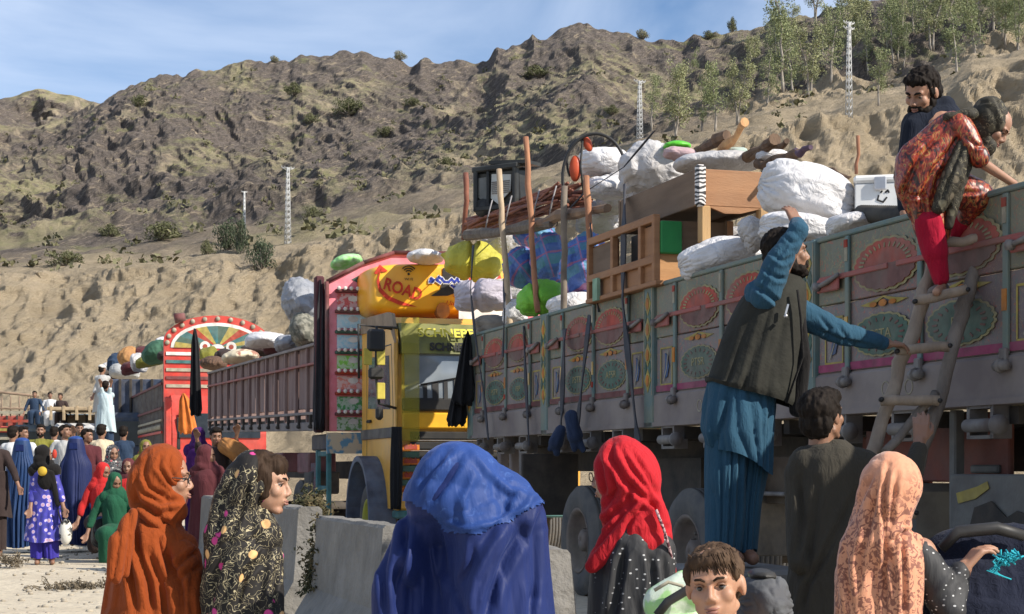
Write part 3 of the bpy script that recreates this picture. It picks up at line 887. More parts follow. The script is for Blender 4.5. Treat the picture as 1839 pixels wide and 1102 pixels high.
# chassis and what hangs below
m = MB(); m.box((-11.9, .72, 1.32), (14, .09, .27)); m.box((-11.9, 1.68, 1.32), (14, .09, .27))
for k in range(15): m.box((-5.5 - k * .94, 1.2, 1.50), (.09, 2.3, .1))
m.build("chassis_frame", dark, gt)
for a in (15.53, 12.9, 5.6):
    wheel(gt, -a, .02); wheel(gt, -a, .36); wheel(gt, -a, 1.78)
    m = MB(); m.cyl((-a, .2, .52), (-a, 2.1, .52), .09, n=12); m.ell((-a, 1.2, .52), (.22, .22, .22)); m.build("axle", dark, gt)
for a in (14.2,):
    m = MB(); m.box((-a, .5, 1.05), (1.2, .08, .5)); m.build("suspension_hanger", dark, gt)
def lbox(name, x, y, z, sx, sy, sz, m_, bev=.01):
    m = MB(); m.box((x, y, z), (sx, sy, sz), bev=bev); return m.build(name, m_, gt)
lbox("rear_support_beam", -18.3, .12, 1.35, .12, .1, .44, railm); lbox("rear_support_beam", -18.0, .16, 1.35, .1, .1, .44, railm)
lbox("rear_support_beam", -17.5, .12, 1.33, .12, .1, .44, greysteel)
lbox("mud_guard", -16.6, .1, 1.05, .05, .6, .62, dark); lbox("mud_guard", -11.9, .25, .92, .03, .55, .75, mat("grey_flap", (.12, .11, .10), dust=.5))
redp = mat("red_panel", (.20, .055, .035), (.13, .045, .035), rough=.7, dust=.4, dustc=(.15, .11, .09))
lbox("red_side_panel", -9.6, .32, 1.33, 1.7, .04, .42, redp); lbox("red_side_panel", -10.6, .62, 1.18, .9, .04, .5, redp)
cab = mat("grey_locker", (.145, .145, .135), (.095, .09, .085), rough=.6, dust=.6, dustc=(.16, .14, .12))
lk = lbox("grey_locker", -8.35, .25, .83, 1.1, .5, .68, cab)
m = MB(); plate(m, [(-8.85, .72), (-8.7, .80), (-8.62, .98), (-8.45, 1.02), (-8.3, .93), (-8.2, .97), (-8.0, .93), (-7.85, .95), (-7.85, .5), (-8.85, .5)], -.004, .01); m.build("cut_out_plate", dark, lk)
m = MB(); plate(m, [(-8.82, 1.06), (-8.6, 1.1), (-8.5, 1.13), (-8.48, 1.09), (-8.62, 1.03), (-8.8, 1.0)], -.004, .004); m.build("yellow_smear", P_yel, lk)
lbox("fuel_tank", -10.1, .3, .8, 1.3, .5, .62, cab, .05); lbox("tank_strap", -10.35, .29, .8, .05, .53, .64, dark)
lbox("frame_upright", -9.02, .12, 1.15, .07, .07, .8, cab); lbox("frame_upright", -8.98, .3, 1.2, .3, .05, .05, cab)
m = MB()
for k in range(9): m.tube([(-13.0 + k * .12, .3, 1.42 - .02 * (k % 2)), (-12.94 + k * .12, .3, 1.36)], .008, 5)
m.tube([(-12.6, .5, .2), (-12.55, .5, 1.4)], .02, 6); m.tube([(-11.5, .4, .98), (-12.5, .4, .96)], .02, 6)
m.build("chain", greysteel, gt)
lbox("tool_box", -11.6, .45, 1.12, .8, .4, .36, mat("brown_box", (.10, .07, .05), dust=.4))
lbox("cross_shelf", -12.1, .3, 1.02, 1.5, .35, .03, greysteel)

# ---------------------------------------------------------------- yellow cab truck with stake bed
yel = mat("ochre_cab_paint", (.82, .43, .05), (.66, .33, .045), rough=.4, scale=3, det=9, bump=.06, dust=.3, dustc=(.5, .37, .2), spec=.5)
yt = thing("yellow_cab_truck", TL(20.5, 4.88, 0), "yellow truck facing us with a yellow ROAD panel and pink crown over its cab", "truck", None, ROT)
def cabshell():
    """side profile (x forward) extruded, nose leaning back above the belt line"""
    m = MB()
    prof = [(-2.0, .9), (-1.78, .9), (-1.72, 1.1), (-1.5, 1.3), (-1.2, 1.36), (-.9, 1.3), (-.7, 1.1), (-.64, .72), (0, .72), (.02, 1.5), (.0, 2.05), (-.08, 2.66), (-.22, 2.98), (-.45, 3.1), (-1.9, 3.14), (-2.0, 3.05)]
    m.prism(prof, .0, 2.36); return m
cb = cabshell().build("cab_body", yel, yt)
m = MB(); m.prism([(.035, 1.98), (.06, 1.99), (.0, 2.63), (-.02, 2.63)], .09, 2.27)
m.build("windscreen", mat("windscreen_glass", (.10, .12, .14), (.24, .27, .30), rough=.08, scale=1.5, det=3, bump=0, spec=.9), yt)
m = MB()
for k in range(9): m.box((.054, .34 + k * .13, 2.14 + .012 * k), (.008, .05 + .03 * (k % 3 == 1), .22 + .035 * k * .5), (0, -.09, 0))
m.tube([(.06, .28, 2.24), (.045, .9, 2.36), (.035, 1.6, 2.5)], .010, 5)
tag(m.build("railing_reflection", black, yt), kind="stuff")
m = MB(); m.prism([(-.08, 2.62), (.09, 2.62), (.06, 2.75), (-.1, 3.0), (-.24, 3.0)], .04, 2.32); m.build("sun_visor", mat("olive_visor", (.20, .20, .055), (.12, .13, .05), rough=.45, bump=.1, dust=.3), yt)
text("SCHNEPF BAU", .17, mat("visor_yellow", (.8, .68, .08), bump=0, rough=.5), yt, (.075, .78, 2.87), (R(62), 0, R(90)), bold=.004).rotation_euler = (R(62), 0, R(90))
text("SCHNEPF BAU", .13, black, yt, (.097, .80, 2.70), (R(86), 0, R(90)), bold=.006)  # reflection of the yellow letters, put in as a second row of black lettering
m = MB(); m.box((.04, 1.18, 2.0), (.06, 2.25, .16), bev=.02); m.build("wiper_panel", black, yt)
m = MB(); m.box((.05, 1.18, 1.80), (.05, 2.26, .2), bev=.02); m.build("bonnet_band", mat("bonnet_yellow", (.85, .45, .03), (.7, .36, .03), rough=.4, bump=.05), yt)
for k in range(6):
    m = MB(); m.box((.06, 1.2, 1.62 - k * .125), (.07, 2.1, .095), bev=.012); m.build("grille_slat", black, yt)
    if k: 
        m = MB(); m.box((.075, 1.2, 1.685 - k * .125), (.02, 2.1, .012)); m.build("grille_trim", greysteel, yt)
for (y, z) in ((.86, 1.32), (.55, 1.2), (1.0, 1.07)):
    m = MB(); m.box((.102, y, z), (.01, .2, .09), bev=.004); m.build("number_plate", mat("plate_yellow", (.6, .36, .04), bump=0), yt)
m = MB(); m.box((.12, 1.18, .82), (.25, 2.5, .22), bev=.03); m.build("bumper", yel, yt)
m = MB(); m.box((.14, 1.18, .66), (.25, 2.5, .1), bev=.02); m.build("lower_bumper", P_teal, yt)
for y in (.35, .6, 2.0):
    m = MB(); m.lathe([(.0001, .03), (.08, .02), (.095, 0), (.095, -.05), (.0001, -.06)], 16, (.25, y, .82), ax='x'); m.build("headlight", chrome, yt)
# cab side
m = MB(); m.prism([(-1.62, 2.0), (-.35, 1.95), (-.42, 2.62), (-1.55, 2.66)], -.006, .0); m.build("side_window", mat("side_glass", (.10, .12, .13), (.2, .2, .2), rough=.1, bump=0, spec=.8), yt)
m = MB()
for pl in ([(-1.7, 1.35), (-1.7, 2.75), (-.3, 2.75), (-.2, 1.9), (-.22, 1.36)],): polyline(m, pl, .015, -.001, .002)
m.build("door_seam", black, yt)
m = MB(); m.box((-.95, -.012, 1.66), (2.05, .025, .13), bev=.006); m.build("grey_side_stripe", mat("stripe_grey", (.14, .13, .12), dust=.4), yt)
m = MB(); m.box((-1.5, -.02, 1.83), (.2, .03, .04), bev=.008); m.build("door_handle", black, yt)
m = MB(); m.prism([(-.0, 1.5), (.03, 1.5), (.05, 2.9), (-.1, 2.95), (-.12, 2.6)], -.012, .0); m.build("a_pillar_trim", mat("pillar_orange", (.55, .30, .05), bump=.05), yt)
m = MB(); m.prism([(-2.0, 3.0), (-.3, 2.95), (-.05, 2.75), (.02, 2.75), (-.2, 3.12), (-.45, 3.16), (-2.0, 3.2)], -.02, .02); m.build("roof_edge", mat("tan_roof", (.34, .25, .17), dust=.4), yt)
# mirrors on bracket
mr = link("mirror_assembly", None, yt, (0, 0, 0))
m = MB(); m.tube([(.0, 0, 2.93), (.12, -.28, 2.93), (.16, -.3, 2.35), (.12, -.25, 2.0), (.02, -.02, 1.95)], .018, 6); m.tube([(-.2, 0, 2.93), (.1, -.5, 2.95), (.12, -.5, 2.3)], .015, 6); m.build("mirror_arm", black, mr)
for (y, z, sy, sz) in ((-.30, 2.76, .22, .27), (-.30, 2.36, .19, .14), (-.26, 1.88, .09, .16)):
    m = MB(); m.box((.17, y, z), (.09, sy, sz), bev=.03); m.build("mirror_housing", black, mr)
for (y, z) in ((-.40, 2.56), (-.24, 2.56), (-.24, 2.15)):
    m = MB(); m.box((.17, y, z), (.03, .1, .2), bev=.008); m.build("yellow_reflector", mat("dull_yellow", (.55, .45, .08), bump=0), mr)
# fender, wheels
m = MB()
arc = [(-1.2 + .72 * math.cos(a), .52 + .86 * math.sin(a)) for a in np.linspace(math.pi * .98, -.05, 18)]
arci = [(-1.2 + .66 * math.cos(a), .52 + .79 * math.sin(a)) for a in np.linspace(math.pi * .98, -.05, 18)]
m.prism(arc + arci[::-1], -.24, .1); m.build("front_mudguard", mat("worn_blue_guard", (.10, .13, .19), (.06, .07, .10), rough=.5, dust=.35, dustc=(.22, .22, .24)), yt)
limy = mat("lime_hub", (.42, .42, .06), (.3, .3, .05), rough=.6, dust=.3)
wheel(yt, -1.2, -.1, .52, .28, limy); wheel(yt, -1.2, 2.15, .52, .28, limy)
m = MB(); m.box((-1.2, 1.2, .6), (.2, 2.2, .14)); m.build("front_axle", dark, yt)
# banner strip hung over the front corner
gb = mat("sheer_green_band", (.42, .36, .03), (.3, .28, .04), rough=.5, bump=.1, alpha=.3)
m = MB(); m.prism([(.16, 1.55), (.165, 1.55), (.15, 3.05), (.145, 3.05)], .02, .24); bn = m.build("hanging_band", gb, yt)
for k in range(6):
    z = 1.47 - k * .17
    m = MB(); m.box((.162, .13, z), (.006, .22, .07)); m.build("flame_patch", mat("flame_orange", (.62, .22, .03), (.5, .1, .02), scale=25, bump=0), bn)
    m = MB(); m.prism([(.05, z + .02), (.08, z + .05), (.1, z + .02), (.13, z + .05), (.16, z + .02), (.19, z + .05), (.21, z + .02), (.21, z - .02), (.05, z - .02)], .166, .17, ax='x'); m.build("flame", P_red, bn)
    m = MB(); m.box((.16, .13, z - .085), (.005, .22, .07)); m.build("scale_patch", P_green, bn)
# black rag at the bumper corner
def rag(name, p0, p1, w0, w1, m_, s, dep=.12, parent=None, lens=False):
    p0, p1 = Vector(p0), Vector(p1); rings = []
    for i in range(26):
        t = i / 25; c = p0.lerp(p1, t); w = (w0 * (1 - t) + w1 * t) * (math.sin(min(1, t * 4 + .12) * math.pi / 2)) * (1 if t < .93 else .8)
        if lens: w = w1 * (.08 + math.sin(math.pi * min(1, t * .82 + .02)) ** .9)
        ring = []
        for k in range(40):
            a = 2 * math.pi * k / 40
            f = 1 + .34 * math.sin(7 * a + s + t * 1.2) + .16 * math.sin(13 * a + 2 * s - 2 * t)
            ring.append(c + Vector((w * math.cos(a) * (.8 + .2 * f), dep * math.sin(a) * f, .03 * math.sin(5 * a + s) * t)))
        rings.append(ring)
    mb = MB().rings(rings); return mb
black_cl = cloth("black_rag", (.018, .018, .02), fold=.4)
m = rag("r", (.22, -.06, 1.72), (.22, -.06, .75), .02, .13, black_cl, 1.0, .05, lens=True); o = m.build("black_rag", black_cl, None); o.parent = None
o.matrix_world = yt.matrix_basis; tag(o, "pointed black rag hanging at the corner of the yellow truck's bumper", "rag")
# bulkhead crown
pink = mat("pink_crown_paint", (.80, .26, .32), (.70, .18, .22), rough=.6, scale=6, dust=.3, dustc=(.45, .35, .28))
crn = [(-.42, 1.72), (-.42, 3.72), (.08, 3.99), (.5, 4.14), (2.1, 4.18), (2.66, 3.9), (2.66, 1.72)]
def yprism(name, pts, x0, x1, m_, parent=yt):
    m = MB(); m.prism(pts, x0, x1, ax='x'); return m.build(name, m_, parent)
bk = yprism("crown_panel", crn, -2.45, -2.3, pink)
m = MB()
for (a, b) in zip(crn, crn[1:]): m.tube([(-2.27, a[0], a[1]), (-2.27, b[0], b[1])], .03, 6)
m.build("crown_edge", P_dred, bk)
m = MB(); m.box((-2.42, -.5, 2.75), (.16, .12, 2.1), bev=.02); m.build("dark_corner_post", mat("maroon_post", (.10, .035, .04)), bk)
# shelves with white beads on the crown's edge
shelf_c = [P_dred, P_dred, P_green, P_green, P_red, P_red, P_dred]
fillc = [(.55, .12, .12), (.4, .62, .7), (.35, .6, .72), (.25, .6, .1), (.7, .25, .2), (.08, .3, .1), (.12, .25, .08), (.1, .3, .3)]
for k in range(7):
    z = 3.60 - k * .275
    yprism("painted_tile", [(-.28, z - .22), (.18, z - .22), (.18, z - .04), (-.28, z - .04)], -2.3, -2.285, mat("tile_%d" % k, fillc[k], tuple(c * .5 + .35 for c in fillc[k]), scale=18, lo=.45, hi=.52, bump=0))
    yprism("white_tile_mark", ellp(-.06, z - .1, .07, .04, 16), -2.285, -2.279, mat("white_paint", (.75, .73, .68), bump=0))
    m = MB(); m.box((-2.26, -.06, z), (.09, .5, .045), bev=.01); sh = m.build("shelf", shelf_c[k % 7], yt)
    m = MB()
    for q in range(6): m.ell((-2.2, -.27 + q * .085, z + .03), (.018, .028, .028), nu=8, nv=6)
    tag(m.build("white_beads", mat("white_paint", (.75, .73, .68)), sh), kind="stuff")
# green vine painted on top
yprism("painted_vine", [(.0, 3.72), (.1, 3.80), (.22, 3.78), (.3, 3.86), (.2, 3.9), (.06, 3.84), (-.08, 3.76)], -2.3, -2.292, P_green)
# ROAD panel: bulging yellow locker over the cab
ry = mat("road_yellow", (.86, .46, .03), (.80, .36, .02), rough=.35, scale=2, bump=.03, spec=.5)
m = MB()
rings = []
for i in range(9):
    q = i / 8 * math.pi / 2; s = math.cos(q) ** .35 if q < 1.57 else .0
    x = -2.29 + .75 * math.sin(q)
    hw, hh = 1.13 * (1 - .10 * (i / 8) ** 3), .36 * (1 - .18 * (i / 8) ** 3)
    ring = []
    for k in range(36):
        a = 2 * math.pi * k / 36; ca, sa = math.cos(a), math.sin(a)
        px_, pz_ = abs(ca) ** .35 * (1 if ca > 0 else -1), abs(sa) ** .35 * (1 if sa > 0 else -1)
        ring.append((x, 1.12 + hw * px_, 3.62 + hh * pz_ - .06 * (1 - px_) * .5 + (0 if pz_ > 0 else -.05 * i / 8 * -1)))
    rings.append(ring)
m.rings(rings); rp_ = m.build("road_panel", ry, yt)
XR = -1.53
redl = mat("sign_red", (.62, .05, .02), bump=0, rough=.5)
text("ROAD", .22, redl, rp_, (XR + .01, .44, 3.56), (R(90), R(16), R(90)), bold=.005, sx=.85)
m = MB(); pl = [(.13, 3.80), (.09, 3.66), (.12, 3.53), (.22, 3.43), (.40, 3.36), (.64, 3.34)]
m.prism([(p[0], p[1]) for p in pl] + [(p[0] + .03, p[1] + .045) for p in pl[:-1][::-1]], XR, XR + .006, ax='x'); m.prism([(.05, 3.76), (.13, 3.88), (.24, 3.80), (.17, 3.78), (.13, 3.8), (.10, 3.75)], XR, XR + .006, ax='x'); m.build("curved_arrow", redl, rp_)
m = MB()
for r_ in (.04, .07, .1):
    pts = [(.52 + r_ * math.sin(a), 3.77 + r_ * math.cos(a)) for a in np.linspace(-.9, .9, 8)]
    pts2 = [(.52 + (r_ + .014) * math.sin(a), 3.77 + (r_ + .014) * math.cos(a)) for a in np.linspace(-.9, .9, 8)]
    m.prism(pts + pts2[::-1], XR, XR + .006, ax='x')
m.prism(ellp(.52, 3.77, .016, .016, 10), XR, XR + .006, ax='x'); m.build("wifi_symbol", black, rp_)
text("WI FI", .05, black, rp_, (XR + .01, .52, 3.70), (R(90), 0, R(90)))
m = MB(); m.prism([(.98, 3.86), (1.1, 3.9), (1.36, 3.9), (1.28, 3.72), (1.2, 3.56), (1.05, 3.5), (.82, 3.49), (.95, 3.58), (.98, 3.7)], XR, XR + .005, ax='x'); m.build("black_swoosh", black, rp_)
m = MB(); m.prism([(1.4, 3.9), (1.75, 3.9), (1.8, 3.7), (1.7, 3.52), (1.12, 3.49), (1.27, 3.6), (1.33, 3.75)], XR, XR + .006, ax='x'); m.build("red_swoosh", mat("sign_coral", (.75, .12, .09), bump=0), rp_)
bl = mat("sign_blue", (.05, .08, .45), bump=0); wl = mat("sign_white", (.8, .8, .8), bump=0)
def yzline(name, strokes, w, x, m_, parent):
    m = MB()
    for pl in strokes:
        for (y0, z0), (y1, z1) in zip(pl, pl[1:]):
            d = Vector((y1 - y0, z1 - z0)); L = max(d.length, 1e-4); nn = Vector((-d.y, d.x)) / L * w / 2; e = d / L * w * .35
            m.prism([(y0 - e.x + nn.x, z0 - e.y + nn.y), (y1 + e.x + nn.x, z1 + e.y + nn.y), (y1 + e.x - nn.x, z1 + e.y - nn.y), (y0 - e.x - nn.x, z0 - e.y - nn.y)], x, x + .003, ax='x')
    return m.build(name, m_, parent)
ur = [[(1.42, 3.73), (1.38, 3.68), (1.33, 3.68), (1.3, 3.73), (1.27, 3.68), (1.2, 3.68), (1.18, 3.73), (1.14, 3.68), (1.1, 3.72), (1.06, 3.68), (1.0, 3.68), (.97, 3.72), (.93, 3.74), (.9, 3.70), (.95, 3.67)], [(1.18, 3.63), (1.14, 3.61), (1.1, 3.64)], [(.86, 3.7), (.82, 3.72), (.84, 3.68), (.8, 3.68)],
      [(1.84, 3.74), (1.78, 3.68), (1.72, 3.68), (1.68, 3.72), (1.64, 3.68), (1.58, 3.66), (1.52, 3.70), (1.53, 3.75)], [(1.7, 3.77), (1.71, 3.78)], [(1.6, 3.78), (1.61, 3.79)], [(1.28, 3.78), (1.29, 3.79)]]
yzline("script_outline", ur, .055, XR + .008, wl, rp_); yzline("blue_script", ur, .03, XR + .012, bl, rp_)
text("Union OF U A", .095, redl, rp_, (XR + .01, 1.3, 3.40), (R(90), 0, R(90)), shear=.3)
yprism("white_notice", [(1.2, 3.2), (2.1, 3.2), (2.1, 3.33), (1.2, 3.33)], XR, XR + .012, wl, rp_)
yprism("orange_lamp", ellp(.98, 3.3, .09, .11, 16), XR - .1, XR + .04, P_orange, rp_)
# mid panel between crown and bed, plank sided bed
wood_grey = mat("grey_planks", (.27, .19, .17), (.17, .105, .095), rough=.85, st=(6, 6, .6), scale=2, bump=.4, dust=.3, dustc=(.3, .23, .2))
BL0, BL1, NB = -2.55, -14.2, 26
bed = link("stake_bed", None, yt, (0, -.42, 0), (0, R(1.1), 0))
bz0, bz1 = 1.72, 2.86
for k in range(NB):
    x0 = BL0 + (BL1 - BL0) * k / NB; x1 = BL0 + (BL1 - BL0) * (k + 1) / NB
    m = MB(); m.box(((x0 + x1) / 2, rnd.uniform(-.008, .008), (bz0 + bz1) / 2 + .13), (abs(x1 - x0) - .05, .05, bz1 - bz0 - .28 + rnd.uniform(-.01, .01)), bev=.008); m.build("plank", wood_grey, bed)
for k in range(14):
    x = BL0 + (BL1 - BL0) * k / 13
    m = MB(); m.box((x, -.05, (bz0 + bz1) / 2 + .02), (.07, .05, bz1 - bz0), bev=.008); m.build("stake", wood_grey, bed)
for (z, h, mm) in ((bz1 - .26, .035, redrail), (bz0 + .2, .04, railm), (bz0 + .02, .12, railm), (bz1, .04, railm)):
    m = MB(); m.box(((BL0 + BL1) / 2, -.03, z), (abs(BL1 - BL0), .13 if h < .1 else .1, h), bev=.006); m.build("long_rail", mm, bed)
m = MB()
for k in range(13): 
    x = BL0 + (BL1 - BL0) * (k + .5) / 13; m.box((x, -.09, bz0 + .1), (.05, .04, .16)); m.cyl((x - .04, -.1, bz0 + .02), (x + .05, -.1, bz0 + .02), .03, n=8)
tag(m.build("drop_hinges", dark, bed), kind="stuff")
m = MB(); m.box(((BL0 + BL1) / 2, 1.4, bz0 + .1), (abs(BL1 - BL0), 2.8, .06)); m.build("bed_floor", dark, bed)
m = MB(); m.box(((BL0 + BL1) / 2, 2.9, 2.3), (abs(BL1 - BL0), .05, 1.1)); m.build("far_side", wood_grey, bed)
m = MB(); m.box((BL1, 1.4, 2.3), (.06, 2.9, 1.1)); m.build("tailgate", wood_grey, bed)
m = MB(); m.box((-8.2, .8, 1.2), (12, .1, .28)); m.box((-8.2, 1.7, 1.2), (12, .1, .28)); m.build("chassis_frame", dark, yt)
for x in (-5.4, -11.2, -12.6):
    for y in (-.25, 2.2): wheel(yt, x, y)
    m = MB(); m.cyl((x, 0, .52), (x, 2.3, .52), .09, n=10); m.build("axle", dark, yt)
tealm = mat("teal_frame", (.07, .22, .23), (.04, .13, .14), dust=.3)
m = MB()
for x in (-2.35, -3.1):
    m.box((x, -.38, 1.0), (.09, .06, .95), bev=.01)
for z in (.6, .95, 1.42): m.box((-2.72, -.37, z), (.8, .05, .07), bev=.01)
m.build("teal_side_guard", tealm, yt)
for (x, z, sx, sz, c, nm) in ((-4.3, 1.3, .9, .3, (.25, .10, .11), "pink_locker"), (-6.6, 1.32, 1.1, .3, (.24, .09, .10), "pink_locker"), (-3.0, 1.58, 1.2, .22, (.10, .085, .09), "dark_step"), (-3.9, 1.02, .6, .32, (.09, .085, .08), "battery_box"), (-8.5, 1.2, 1.0, .5, (.1, .09, .08), "spare_box")):
    m = MB(); m.box((x, -.18, z), (sx, .4, sz), bev=.02); m.build(nm, mat("m_" + nm, c, dust=.4), yt)
m = MB()
for k in range(7): m.tube([(-3.4 - k * .13, -.33, 1.3), (-3.42 - k * .13, -.36, .5)], .022, 5)
m.build("hanging_chains", mat("chain_mix", (.25, .12, .13), (.2, .2, .2), scale=20), yt)
yprism("painted_lower_panel", [(-.42, 1.42), (.2, 1.42), (.2, 1.7), (-.42, 1.7)], -2.32, -2.24, mat("teal_cream", (.12, .25, .35), (.5, .42, .3), scale=5, lo=.45, hi=.5, bump=0))
# canvas drape tied at the corner post
m = rag("c", TL(22.95, 4.42, 3.75), TL(22.9, 4.38, 1.75), .07, .085, black_cl, 2.2, .12); o = m.build("dark_canvas_drape", cloth("charcoal_canvas", (.05, .048, .052), fold=.5), None)
tag(move_origin(o, TL(22.95, 4.34, 1.75)), "rolled dark canvas hanging down the corner post left of the pink crown", "canvas")

# ---------------------------------------------------------------- red truck with round crown
rt = thing("red_crowned_truck", TL(42.8, 4.55, 0), "red truck further back with a round fan painted crown and dark panelled bed", "truck", None, ROT)
redpaint = mat("bright_red_paint", (.55, .05, .035), (.4, .04, .03), rough=.5, dust=.25, dustc=(.4, .25, .2))
m = MB(); m.prism([(-2.0, .8), (0, .8), (.02, 2.1), (-.1, 2.75), (-.3, 3.05), (-2.0, 3.1)], 0, 2.3); m.build("cab_body", redpaint, rt)
m = MB(); m.prism([(.03, 2.0), (.06, 2.0), (.0, 2.6), (-.03, 2.6)], .15, 2.15); m.build("windscreen", mat("dark_glass", (.03, .035, .04), bump=0, rough=.1), rt)
arch = [(-.15, 2.9), (-.15, 4.4)] + [(1.17 + 1.32 * math.cos(a), 4.4 + .66 * math.sin(a)) for a in np.linspace(math.pi, 0, 20)] + [(2.5, 2.9)]
yprism("crown_panel", arch, -.7, -.5, redpaint, rt)
fan = [(1.17 + 1.16 * math.cos(a), 4.24 + .64 * math.sin(a)) for a in np.linspace(math.pi, 0, 20)]
yprism("fan_white_rim", fan, -.5, -.48, mat("white_paint", (.75, .73, .68)), rt)
cl_ = [P_yel, P_green, P_teal, P_red, P_yel, P_teal, P_green, P_yel, P_red, P_teal, P_yel, P_green]
for k in range(12):
    a0, a1 = math.pi - k * math.pi / 12, math.pi - (k + 1) * math.pi / 12
    yprism("fan_segment", [(1.17 + .18 * math.cos(a0), 4.24 + .12 * math.sin(a0)), (1.17 + 1.08 * math.cos(a0), 4.24 + .56 * math.sin(a0)), (1.17 + 1.08 * math.cos(a1), 4.24 + .56 * math.sin(a1)), (1.17 + .18 * math.cos(a1), 4.24 + .12 * math.sin(a1))], -.48, -.465, cl_[k], rt)
for y in (.85, 1.5): yprism("rosette", ellp(y, 4.28, .13, .13, 20), -.465, -.45, mat("white_paint", (.75, .73, .68)), rt); yprism("rosette_centre", ellp(y, 4.28, .06, .06, 16), -.45, -.44, P_red, rt)
m = MB()
for q in np.linspace(0, 1, 13):
    a = math.pi * (1 - q); m.ell((-.48, 1.17 + 1.24 * math.cos(a), 4.36 + .62 * math.sin(a)), (.04, .06, .06), nu=8, nv=6)
tag(m.build("crown_bosses", P_cream, rt), kind="stuff")
for k in range(5): yprism("crown_band", [(-.1, 4.05 - k * .2), (2.45, 4.05 - k * .2), (2.45, 4.13 - k * .2), (-.1, 4.13 - k * .2)], -.5, -.47, (mat("white_paint", (.75, .73, .68)), P_teal, P_cream, P_dred, P_cream)[k], rt)
m = MB(); m.cyl((-.4, .35, 5.0), (-.4, .1, 4.95), .1, .13, 12); m.build("horn", P_dred, rt)
dkb = mat("dark_bed_panel", (.07, .05, .05), (.11, .08, .075), dust=.3)
m = MB(); m.box((-5.2, -.1, 2.5), (8.8, .06, 1.75)); m.build("bed_side", dkb, rt)
for k in range(24):
    m = MB(); m.box((-.95 - k * .37, -.15, 2.5), (.07, .05, 1.7)); m.build("bed_rib", greysteel, rt)
for (z, mm) in ((3.36, P_dred), (2.75, P_dred), (2.45, P_cream), (2.15, redpaint), (1.7, redpaint)):
    m = MB(); m.box((-5.2, -.18, z), (8.9, .04, .06)); m.build("bed_rail", mm, rt)
m = MB()
for k in range(40): m.ell((-.95 - k * .22, -.2, 2.28), (.07, .02, .07), nu=8, nv=6)
tag(m.build("white_bosses", P_cream, rt), kind="stuff")
for x in (-1.2, -6, -8): wheel(rt, x, -.05)
m = MB(); m.box((-5.2, 1.2, 1.5), (8.8, 2.4, .1)); m.box((-5, 1.2, 1.1), (8.5, 1.1, .3)); m.build("chassis_frame", dark, rt)
m = MB(); m.box((-.1, -.1, 1.9), (.25, .16, 2.2), bev=.03); m.build("red_front_post", redpaint, rt)
m = MB(); m.box((.0, .15, 2.1), (.06, .1, .8), bev=.02); m.build("mirror_arm", black, rt)
m = MB(); m.box((.08, 1.2, .95), (.3, 2.5, .35), bev=.04); m.build("bumper", P_orange, rt)

# ---------------------------------------------------------------- far trucks at the left
def far_truck(px, Y, label, cabc, bedc, w=2.3, bedh=(1.3, 2.5), rack=None, name="cargo_truck", ang=0, L=5):
    p = W(px, HY, Y); p.z = 0
    t = thing(name, p, label, "truck", None, ang)
    cm = mat("far_" + name + str(px), cabc, dust=.3); bm_ = mat("farbed_" + str(px), bedc, dust=.3)
    m = MB(); m.box((0, 1, 1.9), (w, 1.8, 1.9), bev=.15); m.build("cab_body", cm, t)
    m = MB(); m.box((0, .09, 2.25), (w * .82, .05, .7), bev=.01); m.build("windscreen", mat("dark_glass", (.03, .035, .04)), t)
    m = MB(); m.box((0, .07, 1.35), (w * .7, .05, .35)); m.build("grille", black, t)
    m = MB(); m.box((0, 2.1 + L / 2, sum(bedh) / 2), (w + .2, L, bedh[1] - bedh[0]), bev=.03); m.build("bed_side", bm_, t)
    for k in range(7):
        m = MB(); m.box((-w / 2 + w * k / 6, 2.06, sum(bedh) / 2), (.06, .08, bedh[1] - bedh[0])); m.build("bed_rib", dark, t)
    for s_ in (-1, 1):
        for y in (1, 2 + L * .75):
            m = MB(); m.cyl((s_ * (w / 2 - .15), y, .5), (s_ * (w / 2 + .1), y, .5), .5, n=20); m.build("wheel", rubber, t)
    m = MB(); m.box((0, 0, .85), (w, .2, .35), bev=.03); m.build("bumper", cm, t)
    return t
ft = far_truck(2, 64, "red truck with white lettering band at the left edge of the picture", (.5, .08, .06), (.4, .08, .06), ang=0, bedh=(1.5, 3.3))
for k in range(5):
    m = MB(); m.box((0, -.0, 3.35 - k * .32), (2.4, .06, .1)); m.build("painted_band", (P_cream, P_red, P_yel, P_cream, P_dred)[k], ft)
m = MB()
for k in range(9): m.tube([(-1.3 + k * .33, 0, 3.2), (-1.3 + k * .33, 0, 3.95)], .03, 4)
m.tube([(-1.3, 0, 3.95), (0, 0, 4.1), (1.4, 0, 3.95)], .05, 5); m.tube([(-1.3, 0, 3.5), (1.4, 0, 3.5)], .04, 5); m.build("roof_rack", mat("rusty_rack", (.28, .2, .14)), ft)
far_truck(72, 62, "blue grey tarpaulined truck bed seen end-on, second from the left edge", (.13, .17, .2), (.12, .16, .19), bedh=(1.2, 3.3), w=2.2)
wt = far_truck(148, 60, "white fronted truck with wooden roof rack beside the climbing man", (.62, .62, .62), (.4, .3, .2), bedh=(1.4, 3.2), w=2.2)
m = MB(); m.box((.1, 1.2, 3.35), (2.7, 2.4, .12), bev=.02)
for k in range(6): m.box((-1.1 + k * .45, .02, 3.2), (.08, .08, .5))
m.build("wooden_rack", mat("pale_rack", (.5, .38, .24)), wt)
ft2 = far_truck(226, 49, "dark blue truck bed behind the climbing man, left of the red crowned truck", (.06, .08, .12), (.06, .08, .13), bedh=(1.1, 3.9), w=1.9)
